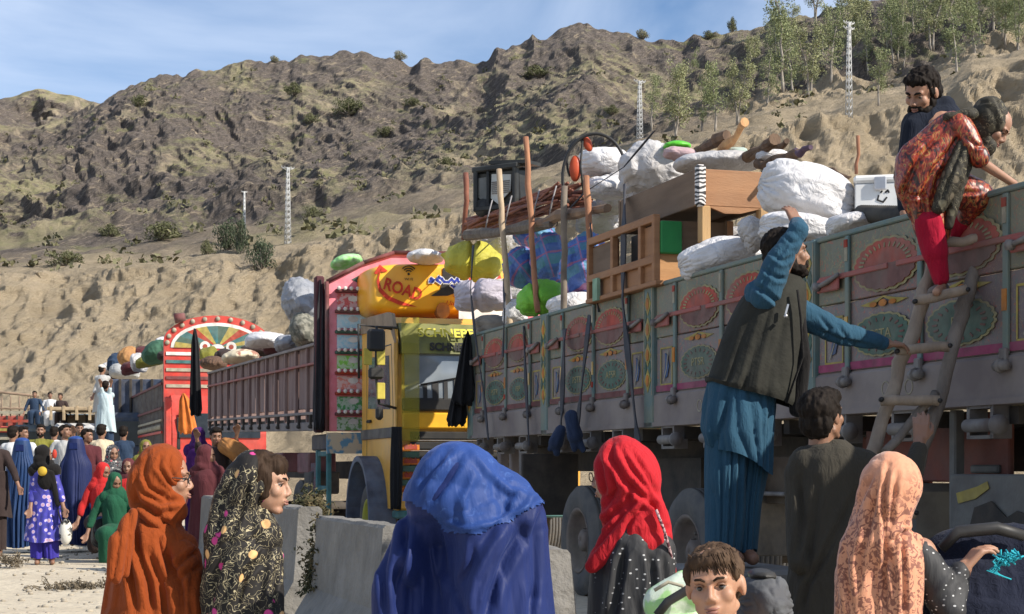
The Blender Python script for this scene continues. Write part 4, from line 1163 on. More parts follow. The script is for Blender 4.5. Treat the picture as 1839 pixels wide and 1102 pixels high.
# ---------------------------------------------------------------- cargo materials
def weave(name, c, c2, rough=.6):
    if name in MATS: return MATS[name]
    m, nt, b = newmat(name); co = objco(nt)
    r = ramp(nt, [(.35, c), (.7, c2)]); nt.links.new(noise(nt, co, 3, 8, .5), r.inputs['Fac'])
    nt.links.new(r.outputs['Color'], b.inputs['Base Color']); b.inputs['Roughness'].default_value = rough
    b.inputs['Specular IOR Level'].default_value = .35
    bumpn(nt, b, noise(nt, objco(nt, (1, 1, 1)), 7, 5, 1.2), .8, .05)
    bumpn(nt, b, noise(nt, objco(nt, (1, 1, .4)), 20, 3, .8), .3, .01)
    MATS[name] = m; return m
white_s = weave("white_sack", (.66, .65, .66), (.50, .48, .47))
grey_s = weave("grey_sack", (.50, .49, .50), (.38, .36, .34))
lilac_s = weave("lilac_sack", (.47, .44, .50), (.35, .32, .38))
yel_s = weave("mustard_bundle", (.50, .45, .05), (.36, .34, .05))
grn_s = weave("lime_bundle", (.20, .52, .05), (.13, .40, .04))
def plaid():
    m, nt, b = newmat("blue_plaid"); co = objco(nt, (1, 1, 1), (.3, .5, .2))
    sx = nt.nodes.new("ShaderNodeSeparateXYZ"); nt.links.new(co, sx.inputs[0])
    base = (.06, .13, .42); col = None
    def stripe(axis, f, w, c, prev, ph=0):
        a = N(nt, "ShaderNodeMath", operation='MULTIPLY'); a.inputs[1].default_value = f; nt.links.new(sx.outputs[axis], a.inputs[0])
        ad = N(nt, "ShaderNodeMath", operation='ADD'); ad.inputs[1].default_value = ph; nt.links.new(a.outputs[0], ad.inputs[0])
        fr = N(nt, "ShaderNodeMath", operation='FRACT'); nt.links.new(ad.outputs[0], fr.inputs[0])
        lt = N(nt, "ShaderNodeMath", operation='LESS_THAN'); lt.inputs[1].default_value = w; nt.links.new(fr.outputs[0], lt.inputs[0])
        ml = N(nt, "ShaderNodeMath", operation='MULTIPLY'); ml.inputs[1].default_value = .7; nt.links.new(lt.outputs[0], ml.inputs[0])
        return mixc(nt, ml.outputs[0], prev, c)
    c = stripe('Z', 5, .45, (.08, .25, .30), base)
    c = stripe('X', 5, .3, (.10, .2, .5), c, .3)
    c = stripe('Z', 5, .1, (.40, .12, .2), c, .5)
    c = stripe('X', 5, .08, (.38, .15, .3), c, .1)
    nt.links.new(c, b.inputs['Base Color']); b.inputs['Roughness'].default_value = .6
    bumpn(nt, b, noise(nt, objco(nt), 7, 5, 1.2), .8, .05)
    return m
plaid_m = plaid()
woodb = mat("brown_crate_wood", (.34, .17, .08), (.24, .115, .055), scale=2, det=9, st=(.6, .6, 5), rough=.7, bump=.3, dust=.3, dustc=(.32, .2, .12))
woodd = mat("shade_toned_wood", (.18, .12, .08), (.12, .08, .052), scale=2, st=(.6, .6, 5), rough=.75, bump=.3, dust=.3, dustc=(.22, .16, .11))  # darker copy of the crate wood, shade of the side boards put into its colour
woodp = mat("pale_leg_wood", (.48, .30, .13), (.34, .2, .09), scale=3, st=(4, 4, .5), rough=.7, bump=.3, dust=.2)
bambm = mat("pale_bamboo", (.47, .36, .24), (.33, .24, .16), scale=4, st=(4, 4, .6), rough=.7, bump=.3)
redst = mat("red_brown_stick", (.26, .10, .06), (.15, .06, .045), scale=5, rough=.75, bump=.3)
logm = mat("split_log", (.10, .065, .045), (.19, .12, .075), scale=4, st=(3, 3, .7), rough=.85, bump=.6)
logp = mat("fresh_split_wood", (.55, .32, .15), (.40, .2, .09), scale=4, st=(5, 5, .7), rough=.8, bump=.5)
strapm = mat("dark_strap", (.028, .032, .042), (.05, .05, .06), rough=.7, bump=.2, dust=.35, dustc=(.12, .11, .11))
bluetarp = cloth("navy_tarp", (.035, .05, .095), fold=.7)

def sack(name, label, cat, px, py, n, rx, rz, ry=None, m=white_s, rot=0, s=0, tie=None, group=None, wr=.035, squash=.72, extra=(), ties=()):
    """px centre, radii in photo px; ry depth radius in m"""
    Y = YN(px, n); k = Y / F; c = W(px, py, Y); a, b = rx * k, rz * k; ry = ry or (a + b) * .45
    mb = MB()
    mb.ell((0, 0, 0), (a * .92, ry, b), nu=20, nv=14)
    mb.ell((0, 0, -b * .1), (a * .75, ry * 1.02, b * .8), nu=20, nv=14)
    for q in (-.55, .55): mb.ell((q * a, 0, -.05 * b), (a * .43, ry * .86, b * .74), nu=18, nv=12)
    for (ex, ez, er, fr) in extra: mb.cap((ex * a * .6, 0, ez * b * .6), (ex * a, -ry * .2, ez * b), er * b * 1.3, er * b * fr)
    f = max(1.5, .75 / max(a, .05))
    def fn(v, nn):
        w = 1 - 2 * np.abs(pn(v[:, 0] * f * 1.5 + .4 * pn(v[:, 0] * 9, v[:, 1] * 9, v[:, 2] * 9, s), v[:, 1] * f * 1.5, v[:, 2] * f * 2.1, s))
        w2 = 1 - 2 * np.abs(pn(v[:, 0] * f * 4, v[:, 1] * f * 4, v[:, 2] * f * 3, s + 9))
        rr = np.hypot(v[:, 0] / a, v[:, 2] / b); an = np.arctan2(v[:, 2] / b, v[:, 0] / a)
        gat = np.abs(np.sin(an * 9 + 2 * pn(v[:, 0] * 4, v[:, 1] * 4, v[:, 2] * 4, s))) ** .7 * np.clip((rr - .55) * 2, 0, 1)
        o = v + nn * (b * wr * 2.0 * (w - .4) + b * wr * .5 * (w2 - .4) + b * wr * 1.3 * (gat - .5))[:, None]
        for (tx, tw) in ties:      # a cord pinching the bundle across
            g = np.exp(-((v[:, 0] - tx * a) / (tw * a)) ** 2)
            o[:, 1] *= 1 - .22 * g; o[:, 2] *= 1 - .22 * g
        return o
    if name == "sack" or name == "cloth_bundle":
        t_ = MB().ell((0, 0, 0), (1, 1, 1), (0, R(90), 0), nu=96, nv=64); me = t_.mesh(name, None); v, nn = coords(me)
        hy = np.hypot(v[:, 0], v[:, 2]) + 1e-6; p_ = 2.7
        sc = hy / (np.abs(v[:, 0]) ** p_ + np.abs(v[:, 2]) ** p_) ** (1 / p_)
        cor = np.clip(np.abs(v[:, 0] * v[:, 2]) * 2 - .55, 0, 1)
        x = v[:, 0] * sc * (1 + .10 * cor); z = v[:, 2] * sc * (1 + .16 * cor); y = v[:, 1] * (1 - .35 * cor)
        z = np.where(z < 0, z * .86, z); bul = pn(x * 1.6 + s, z * 1.6, y, s) * .09
        x, z, y = x * (1 + bul), z * (1 + bul + .10 * pn(x * 1.2 + s * 3, y, z, s + 1)), y * (1 + bul)
        z = z - .10 * x * x
        V = np.stack([x * a, y * ry, z * b], 1); setco(me, V); _, nn = coords(me)
        g = np.exp(-((1 - np.abs(x)) / .42) ** 2)
        ridg = np.abs(np.sin(np.arctan2(z, y) * 7 + 1.5 * pn(x * 2, y * 3, z * 3, s + 2))) ** .6 - .65
        cr = 1.6 * np.minimum(np.abs(pn(x * 1.5 + z * 1.2, y * 2, z * 2.6 - x * 1.1, s + 5)), .35) ** .6; cr2 = 1.4 * np.minimum(np.abs(pn(x * 4, y * 4, z * 7, s + 6)), .4) ** .7
        V = V + nn * (b * (.11 * g * ridg + .09 * (cr - .6) + .035 * (cr2 - .4)))[:, None]
        for (tx, tw) in ties:
            q_ = np.exp(-((V[:, 0] - tx * a) / (tw * a)) ** 2); V[:, 1] *= 1 - .22 * q_; V[:, 2] *= 1 - .22 * q_
        setco(me, V); me.materials.clear(); me.materials.append(m); me.polygons.foreach_set('use_smooth', [True] * len(me.polygons))
        o = link(name, me)
    else:
        o = blob(name, mb, max(.012, min(a, b) * .07), m, None, 3, fn)
    o.location = c; o.rotation_euler = (0, rot, 0)
    tag(o, label, cat, group)
    return o
WG = "white sacks on the painted truck"
sack("sack", "big white stitched sack right of the bed frame, the largest one", "sack", 1452, 352, 6.0, 88, 56, .32, white_s, R(16), 1, group=WG, wr=.03)
sack("sack", "white sack slumped over the top rail in front of the cabinet", "sack", 1292, 462, 5.65, 74, 34, .25, white_s, R(-14), 2, group=WG)
sack("sack", "white sack squeezed under the biggest one, above the man's raised hand", "sack", 1440, 415, 5.75, 76, 30, .28, white_s, R(8), 3, group=WG)
sack("sack", "flat white sack end at the rail, right below the biggest sack", "sack", 1528, 402, 5.7, 46, 20, .22, white_s, R(-10), 4, group=WG)
sack("sack", "round white sack at the top inside the black wire hoop", "sack", 1082, 292, 6.3, 44, 27, .25, white_s, 0, 5, group=WG)
sack("sack", "small white sack below the one inside the wire hoop", "sack", 1090, 338, 6.1, 38, 22, .22, white_s, 0, 6, group=WG)
sack("sack", "twisted white cloth sack hanging behind the cabinet leg", "sack", 1352, 420, 5.75, 22, 34, .14, grey_s, R(-28), 7, group=WG)
sack("sack", "lilac grey sack under the mustard bundle at the truck's tail", "sack", 868, 531, 5.75, 52, 30, .35, lilac_s, R(-4), 8, ties=((-.25, .1),))
sack("sack", "small white sack left of the lime green bundle", "sack", 925, 562, 5.6, 22, 26, .2, white_s, 0, 9)
sack("sack", "white sack right below the blue plaid bundles", "sack", 1028, 552, 5.7, 44, 26, .3, white_s, R(-8), 10)
sack("sack", "dirty grey knotted sack at the tail corner of the rail", "sack", 885, 588, 5.62, 34, 24, .25, mat("dirty_sack", (.26, .23, .19), (.16, .14, .12), bump=.6, bscale=12, bdist=.03), 0, 11)
sack("bundle", "mustard yellow bundle tied with dark cord at the truck's tail", "bundle", 850, 469, 5.95, 55, 37, .42, yel_s, R(6), 12, ties=((-.05, .08),), wr=.03, extra=((-1.0, .1, .3, .5),))
sack("bundle", "left blue plaid bundle beside the mustard one", "bundle", 938, 480, 5.8, 36, 38, .36, plaid_m, R(-10), 13)
sack("bundle", "tall middle blue plaid bundle behind the poles", "bundle", 984, 458, 5.95, 32, 44, .34, plaid_m, R(12), 14)
sack("bundle", "large right blue plaid bundle reaching down beside the cabinet", "bundle", 1048, 474, 5.85, 42, 58, .4, plaid_m, R(18), 15)
sack("bundle", "lime green cloth bundle resting on the rail", "bundle", 972, 536, 5.65, 46, 34, .34, grn_s, R(-12), 16, ties=((-.2, .08),), extra=((-.9, -.2, .3, .7), (.8, .4, .3, .6)))
HG = "dusty sacks packed behind the front row"
for i, (px, py, rx, rz, mm, lab) in enumerate(((905, 440, 40, 26, grey_s, "grey sack under the stick bundle, left"), (960, 420, 36, 24, plaid_m, "blue plaid bundle end under the stick bundle"), (1010, 505, 44, 40, plaid_m, "blue plaid bundle deep between the poles"), (1075, 395, 40, 34, grey_s, "grey sack behind the top of the cabinet"),
        (1110, 350, 40, 40, grey_s, "pale grey sack filling the gap left of the bed frame"), (915, 530, 40, 30, grey_s, "grey sack deep behind the lilac one"), (1400, 385, 40, 36, white_s, "white sack between bed leg and biggest sack"), (1590, 398, 60, 16, grey_s, "grey sack low at the rail near the climbing girl's foot"), (1180, 330, 60, 30, grey_s, "grey sack inside the upturned bed frame"), (1330, 440, 60, 30, grey_s, "grey sack behind the slumped white one"))):
    sack("sack", lab, "sack", px, py, 6.45, rx, rz, .35, mm, R(-8 + 5 * (i % 4)), 50 + i)
# clear plastic sheet and clothes piled on top
sack("plastic_sheet", "crumpled clear grey sheet heaped at the left end of the bed frame", "sheet", 1166, 300, 6.15, 56, 46, .34, grey_s, R(-6), 17, wr=.06, extra=((-.9, -.7, .35, .6), (.5, -.7, .5, .9)))
sack("plastic_sheet", "thin pale sheet stretched over the upturned bed frame", "sheet", 1292, 292, 6.3, 86, 20, .35, grey_s, R(-2), 18, wr=.06)
sack("cloth_bundle", "small faded pink bundle of clothes on top of the grey sheet", "bundle", 1222, 277, 6.1, 30, 13, .15, mat("faded_pink", (.52, .38, .38), (.4, .28, .3), bump=.6, bscale=14, bdist=.02), R(6), 19)
sack("bag", "bright green plastic basin upside down among the clothes", "basin", 1216, 262, 6.3, 26, 9, .14, mat("bright_green", (.12, .55, .04), (.09, .42, .03), rough=.4, bump=.05), 0, 20, wr=.01).name = "green_basin"
sack("sack", "tiny pale mint bag among the logs on top", "bag", 1322, 275, 6.5, 20, 10, .12, mat("mint", (.5, .6, .54), bump=.3), 0, 21)
sack("sack", "white cloth heap between the dark logs", "cloth", 1388, 282, 6.5, 30, 12, .15, white_s, 0, 22)
# logs
def log(p0, p1, r, m_, label, s=1, name="firewood_log", n=6.4):
    a = PN(p0[0], p0[1], n); b = PN(p1[0], p1[1], n + .0); rnd = random.Random(s)
    k = a.y / F; pts = [a.lerp(b, t) + Vector((rnd.gauss(0, .012), rnd.gauss(0, .02), rnd.gauss(0, .012))) for t in np.linspace(0, 1, 7)]
    m = MB(); m.tube(pts, [r * k * rnd.uniform(.75, 1.1) for _ in pts], 9)
    o = m.build(name, m_); o.data.polygons.foreach_set('use_smooth', [False] * len(o.data.polygons))
    v, nn = coords(o.data); setco(o.data, v + nn * (r * k * .35 * pn(v[:, 0] * 9, v[:, 1] * 9, v[:, 2] * 9, s))[:, None])
    move_origin(o, a); return tag(o, label, "log", "firewood logs on the load")
log((1292, 280), (1338, 222), 10, logp, "freshly split pale log sticking up highest on the load", 1)
log((1246, 272), (1308, 244), 11, logm, "dark log left of the pale split one", 2)
log((1342, 278), (1395, 250), 10, logm, "dark thick log right of the pale split one", 3)
log((1350, 282), (1412, 252), 5, logm, "thin dark stick beside the thick dark log", 4)
log((1365, 295), (1440, 272), 9, logm, "long dark log lowest at the right of the pile", 5)
log((1400, 288), (1455, 266), 6, mat("purple_wood", (.14, .09, .13), bump=.5), "purplish log at the right tip of the pile", 6)
log((1478, 300), (1530, 318), 3.5, logm, "thin dark bar between the big sack and the metal trunk", 7, n=6.3)
# poles
def pole(pts, r, m_, label, n=5.5, name="wooden_pole", group="poles standing along the load", cat="pole"):
    P = [PN(x, y, n) for x, y in pts]; k = P[0].y / F
    Q = []
    for a, b in zip(P, P[1:]):
        for t in np.linspace(0, 1, 5)[:-1]: Q.append(a.lerp(b, t))
    Q.append(P[-1]); rn = random.Random(int(pts[0][0]))
    m = MB(); m.tube([q + Vector((rn.gauss(0, .004), 0, 0)) for q in Q], [r * k * (1 + .12 * rn.gauss(0, 1) * .6) for q in Q], 10)
    o = m.build(name, m_); move_origin(o, Q[0]); return tag(o, label, cat, group)
brwn = mat("orange_brown_pole", (.40, .19, .10), (.24, .11, .065), scale=5, st=(3, 3, .6), bump=.3)
pole([(896, 304), (902, 400), (913, 540), (917, 600)], 5.2, bambm, "pale bamboo pole in front of the air cooler")
pole([(945, 246), (951, 360), (960, 500), (965, 560)], 5.2, brwn, "tallest orange brown pole, between the box and the hoop")
pole([(1013, 334), (1014, 450), (1012, 590)], 6, mat("grey_pole", (.22, .18, .14), (.14, .11, .09), bump=.3), "grey brown pole left of the wire hoop's foot")
pole([(1052, 316), (1058, 400), (1064, 560)], 6, brwn, "brown pole at the right foot of the wire hoop")
pole([(1541, 243), (1538, 312)], 3, brwn, "short thin brown stick standing by the white metal trunk", n=6.3)
pole([(837, 310), (838, 360), (832, 430)], 5, redst, "broken dark stick at the left end of the load", n=5.9)
# straps over the side
def strap(pts, w, label, ns, name="cargo_strap"):
    P = [PN(x, y, n) for (x, y), n in zip(pts, ns)]; k = P[0].y / F
    Q = []
    for a, b in zip(P, P[1:]):
        for t in np.linspace(0, 1, 7)[:-1]: Q.append(a.lerp(b, t))
    Q.append(P[-1]); m = MB(); rings = []
    for i, q in enumerate(Q):
        tw = .25 * math.sin(i * .6 + pts[0][0]); u = (EV * math.cos(tw) + NV * math.sin(tw)) * w * k / 2; v = NV * .006
        rings.append([q - u - v, q + u - v, q + u + v, q - u + v])
    m.rings(rings, smooth=False); o = m.build(name, strapm); move_origin(o, Q[0]); return tag(o, label, "strap", "dark straps hanging over the truck side")
strap([(1122, 330), (1120, 420), (1118, 540), (1128, 640), (1142, 760), (1146, 800)], 15, "widest strap running down over the cabinet", [5.6, 5.36, 5.33, 5.3, 5.3, 5.3])
strap([(1014, 590), (1012, 640), (1009, 740), (1006, 775)], 13, "strap below the grey pole", [5.35, 5.3, 5.3, 5.3])
strap([(1066, 500), (1055, 600), (1044, 700), (1036, 770)], 12, "slanting strap ending in a blue knotted tarp", [5.6, 5.32, 5.3, 5.3])
strap([(905, 500), (906, 560), (903, 640)], 6, "thin strap under the bamboo pole", [5.55, 5.35, 5.33])
strap([(940, 585), (944, 680), (950, 800)], 8, "strap crossing the first painted post", [5.4, 5.32, 5.3])
strap([(850, 440), (845, 520), (853, 600), (868, 700), (877, 790)], 6, "left-most thin strap down the tail corner", [5.5, 5.4, 5.35, 5.32, 5.3])
strap([(1060, 400), (1068, 500), (1075, 560)], 6, "short strap against the right plaid bundle", [5.45, 5.45, 5.4])
strap([(1175, 235), (1120, 300), (1050, 345), (1000, 400)], 7, "dark band slanting off the heaped sheet toward the sticks", [5.85, 5.8, 5.7, 5.6])
# knotted tarps
def tarp(px, py, w, h, label, rot, s):
    Y = YN(px, 5.2); k = Y / F; mb = MB(); r = w * k / 2
    mb.cap((0, 0, h * k * .4), (0, 0, -h * k * .1), r * .7, r); mb.cap((0, 0, -h * k * .1), (r * .6, 0, -h * k * .5), r * .7, r * .4); mb.cap((0, 0, -h * k * .1), (-r * .5, 0, -h * k * .45), r * .7, r * .3)
    o = blob("knotted_tarp", mb, .012, bluetarp, None, 2, folds(.012, 14, 3, 0, s)); o.location = W(px, py, Y); o.rotation_euler = (0, rot, 0)
    tag(o, label, "tarp")
tarp(1032, 775, 30, 70, "navy tarp knotted at the lower rail, right one of the pair", R(-12), 1)
tarp(1000, 790, 26, 44, "navy tarp knotted at the lower rail, left one of the pair", R(20), 2)
# bundle of sticks
def stick_bundle():
    t = thing("stick_bundle", PN(845, 405, 5.9), "bundle of red brown sticks tied with cords, laid across the load", "firewood")
    rn = random.Random(4); o0 = Vector(t.location)
    for i in range(34):
        ya, yb = rn.uniform(392, 424), rn.uniform(330, 372)
        a = PN(836 + rn.uniform(-4, 14), ya, 5.75 + rn.uniform(0, .5)) - o0; b = PN(1030 + rn.uniform(-30, 35), yb, 5.75 + rn.uniform(0, .5)) - o0
        m = MB(); m.tube([a.lerp(b, q) + Vector((0, 0, rn.gauss(0, .018))) for q in np.linspace(0, 1, 7)], [rn.uniform(.012, .022)] * 7, 6)
        m.build("stick", redst, t)
    for x in (870, 905, 955, 985):
        y0, y1 = 420 - (x - 840) * .22, 372 - (x - 840) * .22
        m = MB(); m.tube([PN(x, y0 + 10, 5.72) - o0, PN(x + 6, (y0 + y1) / 2, 5.66) - o0, PN(x + 14, y1 - 6, 5.75) - o0, PN(x + 10, y1, 6.3) - o0, PN(x, y0 + 8, 6.3) - o0], .008, 6, closed=True); m.build("cord", mat("pale_cord", (.35, .33, .33)), t)
stick_bundle()
log((842, 424), (1000, 398), 10, mat("grey_log", (.17, .14, .11), (.10, .08, .065), bump=.5, st=(3, 3, 3)), "thick grey log lying under the stick bundle", 9, "thick_log", 5.62)
log((935, 405), (1092, 374), 9, mat("brown_log", (.25, .16, .10), (.15, .1, .07), bump=.5), "brown log end poking out under the wire hoop", 10, "thick_log", 5.6)
# box shaped air cooler
def cooler():
    p = PN(893, 385, 5.95); t = thing("air_cooler", p, "black framed box with pale ribbed panel standing on the stick bundle", "appliance", None, ROT + R(38))
    k = p.y / F; S_ = 1 * k
    w, h, d = 92 * k, 76 * k, .32
    bm_ = mat("box_black", (.018, .018, .018), (.03, .03, .028), rough=.45, bump=.1, dust=.3, dustc=(.12, .12, .1))
    m = MB(); m.box((0, d / 2, h / 2 + .05), (w, d, h), (R(6), 0, 0), bev=.04); m.build("casing", bm_, t)
    m = MB()
    for (x, z, sx, sz) in ((-w / 2 + .02, h / 2, .06, h), (w / 2 - .02, h / 2, .06, h), (0, .03, w, .07), (0, h, w + .06, .07), (-w * .17, h / 2, .035, h * .9)): m.box((x, -.03, z + .05), (sx, .08, sz), bev=.015)
    m.build("front_frame", bm_, t)
    m = MB(); m.prism([(-w * .12, .2), (-w * .1, h - .02), (w * .36, h - .05), (w * .34, .26), (w * .05, .12)], -.03, -.01); pn_ = m.build("pale_panel", mat("pale_panel", (.52, .53, .50), (.42, .43, .4), rough=.3), t)
    for i in range(7):
        m = MB(); m.box((w * .12, -.035, .25 + i * (h - .35) / 7), (w * .42, .012, .012)); m.build("panel_rib", greysteel, pn_)
    m = MB(); m.prism([(-w * .42, .22), (-w * .42, h - .05), (-w * .22, h - .05), (-w * .22, .15)], -.03, -.01); m.build("grey_glass", mat("murky_glass", (.16, .16, .15), rough=.2), t)
    m = MB(); m.cyl((-w * .3, -.06, .09), (-w * .3, .1, .09), .11, n=18); m.build("drum", bm_, t)
    m = MB(); m.box((w * .3, .1, h + .1), (w * .9, .3, .04), (0, R(4), 0)); m.build("lid", bm_, t)
cooler()
# wire hoop
def hoop():
    c = PN(1068, 318, 5.9); k = c.y / F
    t = thing("wire_hoop", c, "large black wire hoop like a wheel guard with red mudguard, standing on the load", "wheel", None, R(-8))
    m = MB(); m.tube([(58 * k * math.cos(a), 0, 78 * k * math.sin(a)) for a in np.linspace(-.2, math.pi + .6, 40)], .016, 8); m.build("rim", black, t)
    m = MB(); m.tube([(-25 * k + 26 * k * math.cos(a), .05, 30 * k + 42 * k * math.sin(a)) for a in np.linspace(.8, 3.8, 26)], .012, 8); m.build("inner_rim", black, t)
    m = MB(); m.tube([(-22 * k, .02, 70 * k), (-26 * k, .02, 20 * k), (-20 * k, .02, -30 * k)], .012, 6); m.build("spoke", black, t)
    m = MB(); m.ell((-36 * k, .05, 18 * k), (11 * k, .05, 24 * k)); m.build("red_guard", mat("red_plastic", (.5, .08, .03), rough=.45), t)
    m = MB(); m.ell((-14 * k, .05, 62 * k), (8 * k, .03, 15 * k), (0, R(-25), 0)); m.build("red_light", mat("red_plastic", (.5, .08, .03)), t)
hoop()
# upturned bed (charpoy) box with zebra corners, and cabinet
def bedbox():
    x0, y0 = -12.92, .12        # near left corner (truck frame)
    t = thing("bed_frame", gt.matrix_basis @ Vector((x0, y0, 3.32)) if False else TL(12.92, 5.56, 3.34), "upturned wooden bed frame with zebra patterned corners and two pale legs", "bed", None, ROT)
    L, Wd, H = 1.75, .64, .30
    m = MB(); m.box((-.02, Wd / 2, H / 2), (.04, Wd, H), bev=.006); m.build("end_board", woodb, t)
    m = MB(); m.box((-L, Wd / 2, H / 2), (.04, Wd, H)); m.build("far_end_board", woodd, t)
    m = MB(); m.box((-L / 2, .02, H / 2), (L - .05, .035, H), bev=.006); m.build("side_board", woodd, t)
    m = MB(); m.box((-L / 2, Wd - .02, H / 2), (L - .05, .035, H)); m.build("far_side_board", woodd, t)
    m = MB(); m.box((-L / 2, Wd / 2, .05), (L - .1, Wd - .08, .02)); m.build("slat_floor", woodd, t)
    zb, nt, b = newmat("zebra_cloth"); w = N(nt, "ShaderNodeTexWave", Scale=9, Distortion=9); w.bands_direction = 'Z'
    nt.links.new(objco(nt), w.inputs['Vector']); r = ramp(nt, [(.45, (.02, .02, .02)), (.55, (.62, .58, .55))]); nt.links.new(w.outputs['Fac'], r.inputs['Fac']); nt.links.new(r.outputs['Color'], b.inputs['Base Color'])
    for y in (.035, Wd + .012):
        m = MB(); m.box((.006, y, H / 2 + .01), (.07, .085, H + .04), bev=.02); m.build("zebra_corner", zb, t)
    for y in (.08, Wd - .04):
        m = MB(); m.box((-.02, y, -.15), (.085, .085, .3), bev=.01); m.build("leg", woodp, t)
    m = MB(); m.prism([(.1, 0), (Wd - .05, 0), (Wd * .62, -.05), (Wd * .4, -.055)], -.03, .0, ax='x'); m.build("shaped_apron", woodb, t)
bedbox()
def cabinet():
    t = thing("wooden_cabinet", TL(13.27, 5.36, 2.74), "open brown wooden cabinet lying under the upturned bed, green block inside", "cabinet", None, ROT)
    L, Wd, H = 1.62, .66, .54
    m = MB(); m.box((-L / 2, Wd / 2, -.0), (L + .1, Wd + .06, .04), bev=.006); m.build("bottom_board", woodb, t)
    m = MB(); m.box((-.03, Wd / 2, .14), (.04, Wd, .25), bev=.004); m.build("end_panel", mat("orange_wood", (.42, .22, .09), (.30, .15, .06), scale=2, st=(.6, .6, 5), rough=.6, bump=.2), t)
    m = MB(); m.box((-.06, Wd / 2 + .02, .4), (.03, Wd, .26)); m.build("inner_panel", woodd, t)
    for x in (-.02, -.33, -1.0, -L):
        m = MB(); m.box((x, 0, H / 2 + .01), (.06, .055, H), bev=.005); m.build("upright", woodb, t)
    for x in (-.02,):
        m = MB(); m.box((x, Wd, H / 2), (.06, .055, H), bev=.005); m.build("upright", woodb, t)
    for z in (.2, H):
        m = MB(); m.box((-L / 2, .0, z), (L, .06, .065), bev=.005); m.build("side_rail", woodb, t)
    m = MB(); m.box((-L / 2, .02, .1), (L - .1, .02, .15)); m.build("lower_side_panel", woodb, t)
    m = MB(); m.box((-.18, .02, .34), (.26, .02, .3)); m.build("narrow_panel", woodb, t)
    m = MB(); m.box((-1.3, .02, .34), (.55, .02, .28)); m.build("dark_panel", woodd, t)
    m = MB(); m.box((-L / 2, Wd - .02, H / 2), (L, .03, H)); m.build("back_panel", woodd, t); m = MB(); m.box((-.66, .16, H / 2 + .08), (.62, .02, H * .6)); m.build("opening_shade_board", black, t); m = MB(); m.box((-1.3, .04, H / 2 + .08), (.6, .02, H * .55)); m.build("wood_panel", woodb, t)  # black board in the middle bay stands for the shade inside the cabinet
    m = MB(); m.box((.0, .12, .38), (.07, .19, .27), bev=.01); m.build("green_block", mat("green_box", (.02, .20, .05), (.015, .14, .04), rough=.5, bump=.1), t)
    m = MB(); m.box((-1.35, -.04, .08), (.12, .03, .2)); m.build("mint_end", mat("mint_paint", (.25, .40, .28), bump=.1), t)
cabinet()
# white metal trunk with dark marks, ribbed hose
def trunk():
    c = PN(1535, 380, 6.2)
    t = thing("metal_trunk", c, "white painted metal trunk with dark handwritten marks, right of the big sack", "trunk", None, R(-12))
    k = c.y / F; w, h, d = 100 * k, 66 * k, .5
    wm = mat("white_tin", (.78, .78, .76), (.68, .68, .66), rough=.35, bump=.05, dust=.2)
    m = MB(); m.box((w / 2, d / 2, h * .38), (w, d, h * .76), bev=.01); m.build("body", wm, t)
    m = MB(); m.box((w / 2, d / 2, h * .88), (w + .02, d + .02, h * .22), bev=.02); m.build("lid", wm, t)
    m = MB(); polyline(m, [(w * .42, h * .42), (w * .40, h * .3), (w * .5, h * .24), (w * .56, h * .36)], .012, -.001); polyline(m, [(w * .46, h * .5), (w * .48, h * .54)], .012, -.001); polyline(m, [(w * .54, h * .5), (w * .58, h * .56), (w * .6, h * .5)], .012, -.001)
    tag(m.build("handwritten_mark", black, t), kind="stuff")
    m = MB(); m.box((w * .45, -.02, h * .74), (.09, .02, .1), bev=.01); m.build("hasp", chrome, t)
trunk()
m = MB(); P = [PN(x, y, 5.75) for x, y in ((1545, 384), (1580, 385), (1615, 386), (1650, 380))]
rs = []; Q = []
for i in range(60):
    q = i / 59 * 2.999; j = int(q); Q.append(P[j].lerp(P[j + 1], q - j)); rs.append(.055 + .008 * (i % 2))
m.tube(Q, rs, 12); o = m.build("ribbed_hose", mat("dark_hose", (.05, .05, .05), dust=.3)); move_origin(o, Q[0]); tag(o, "dark ribbed hose coiled along the rail under the white metal trunk", "hose")

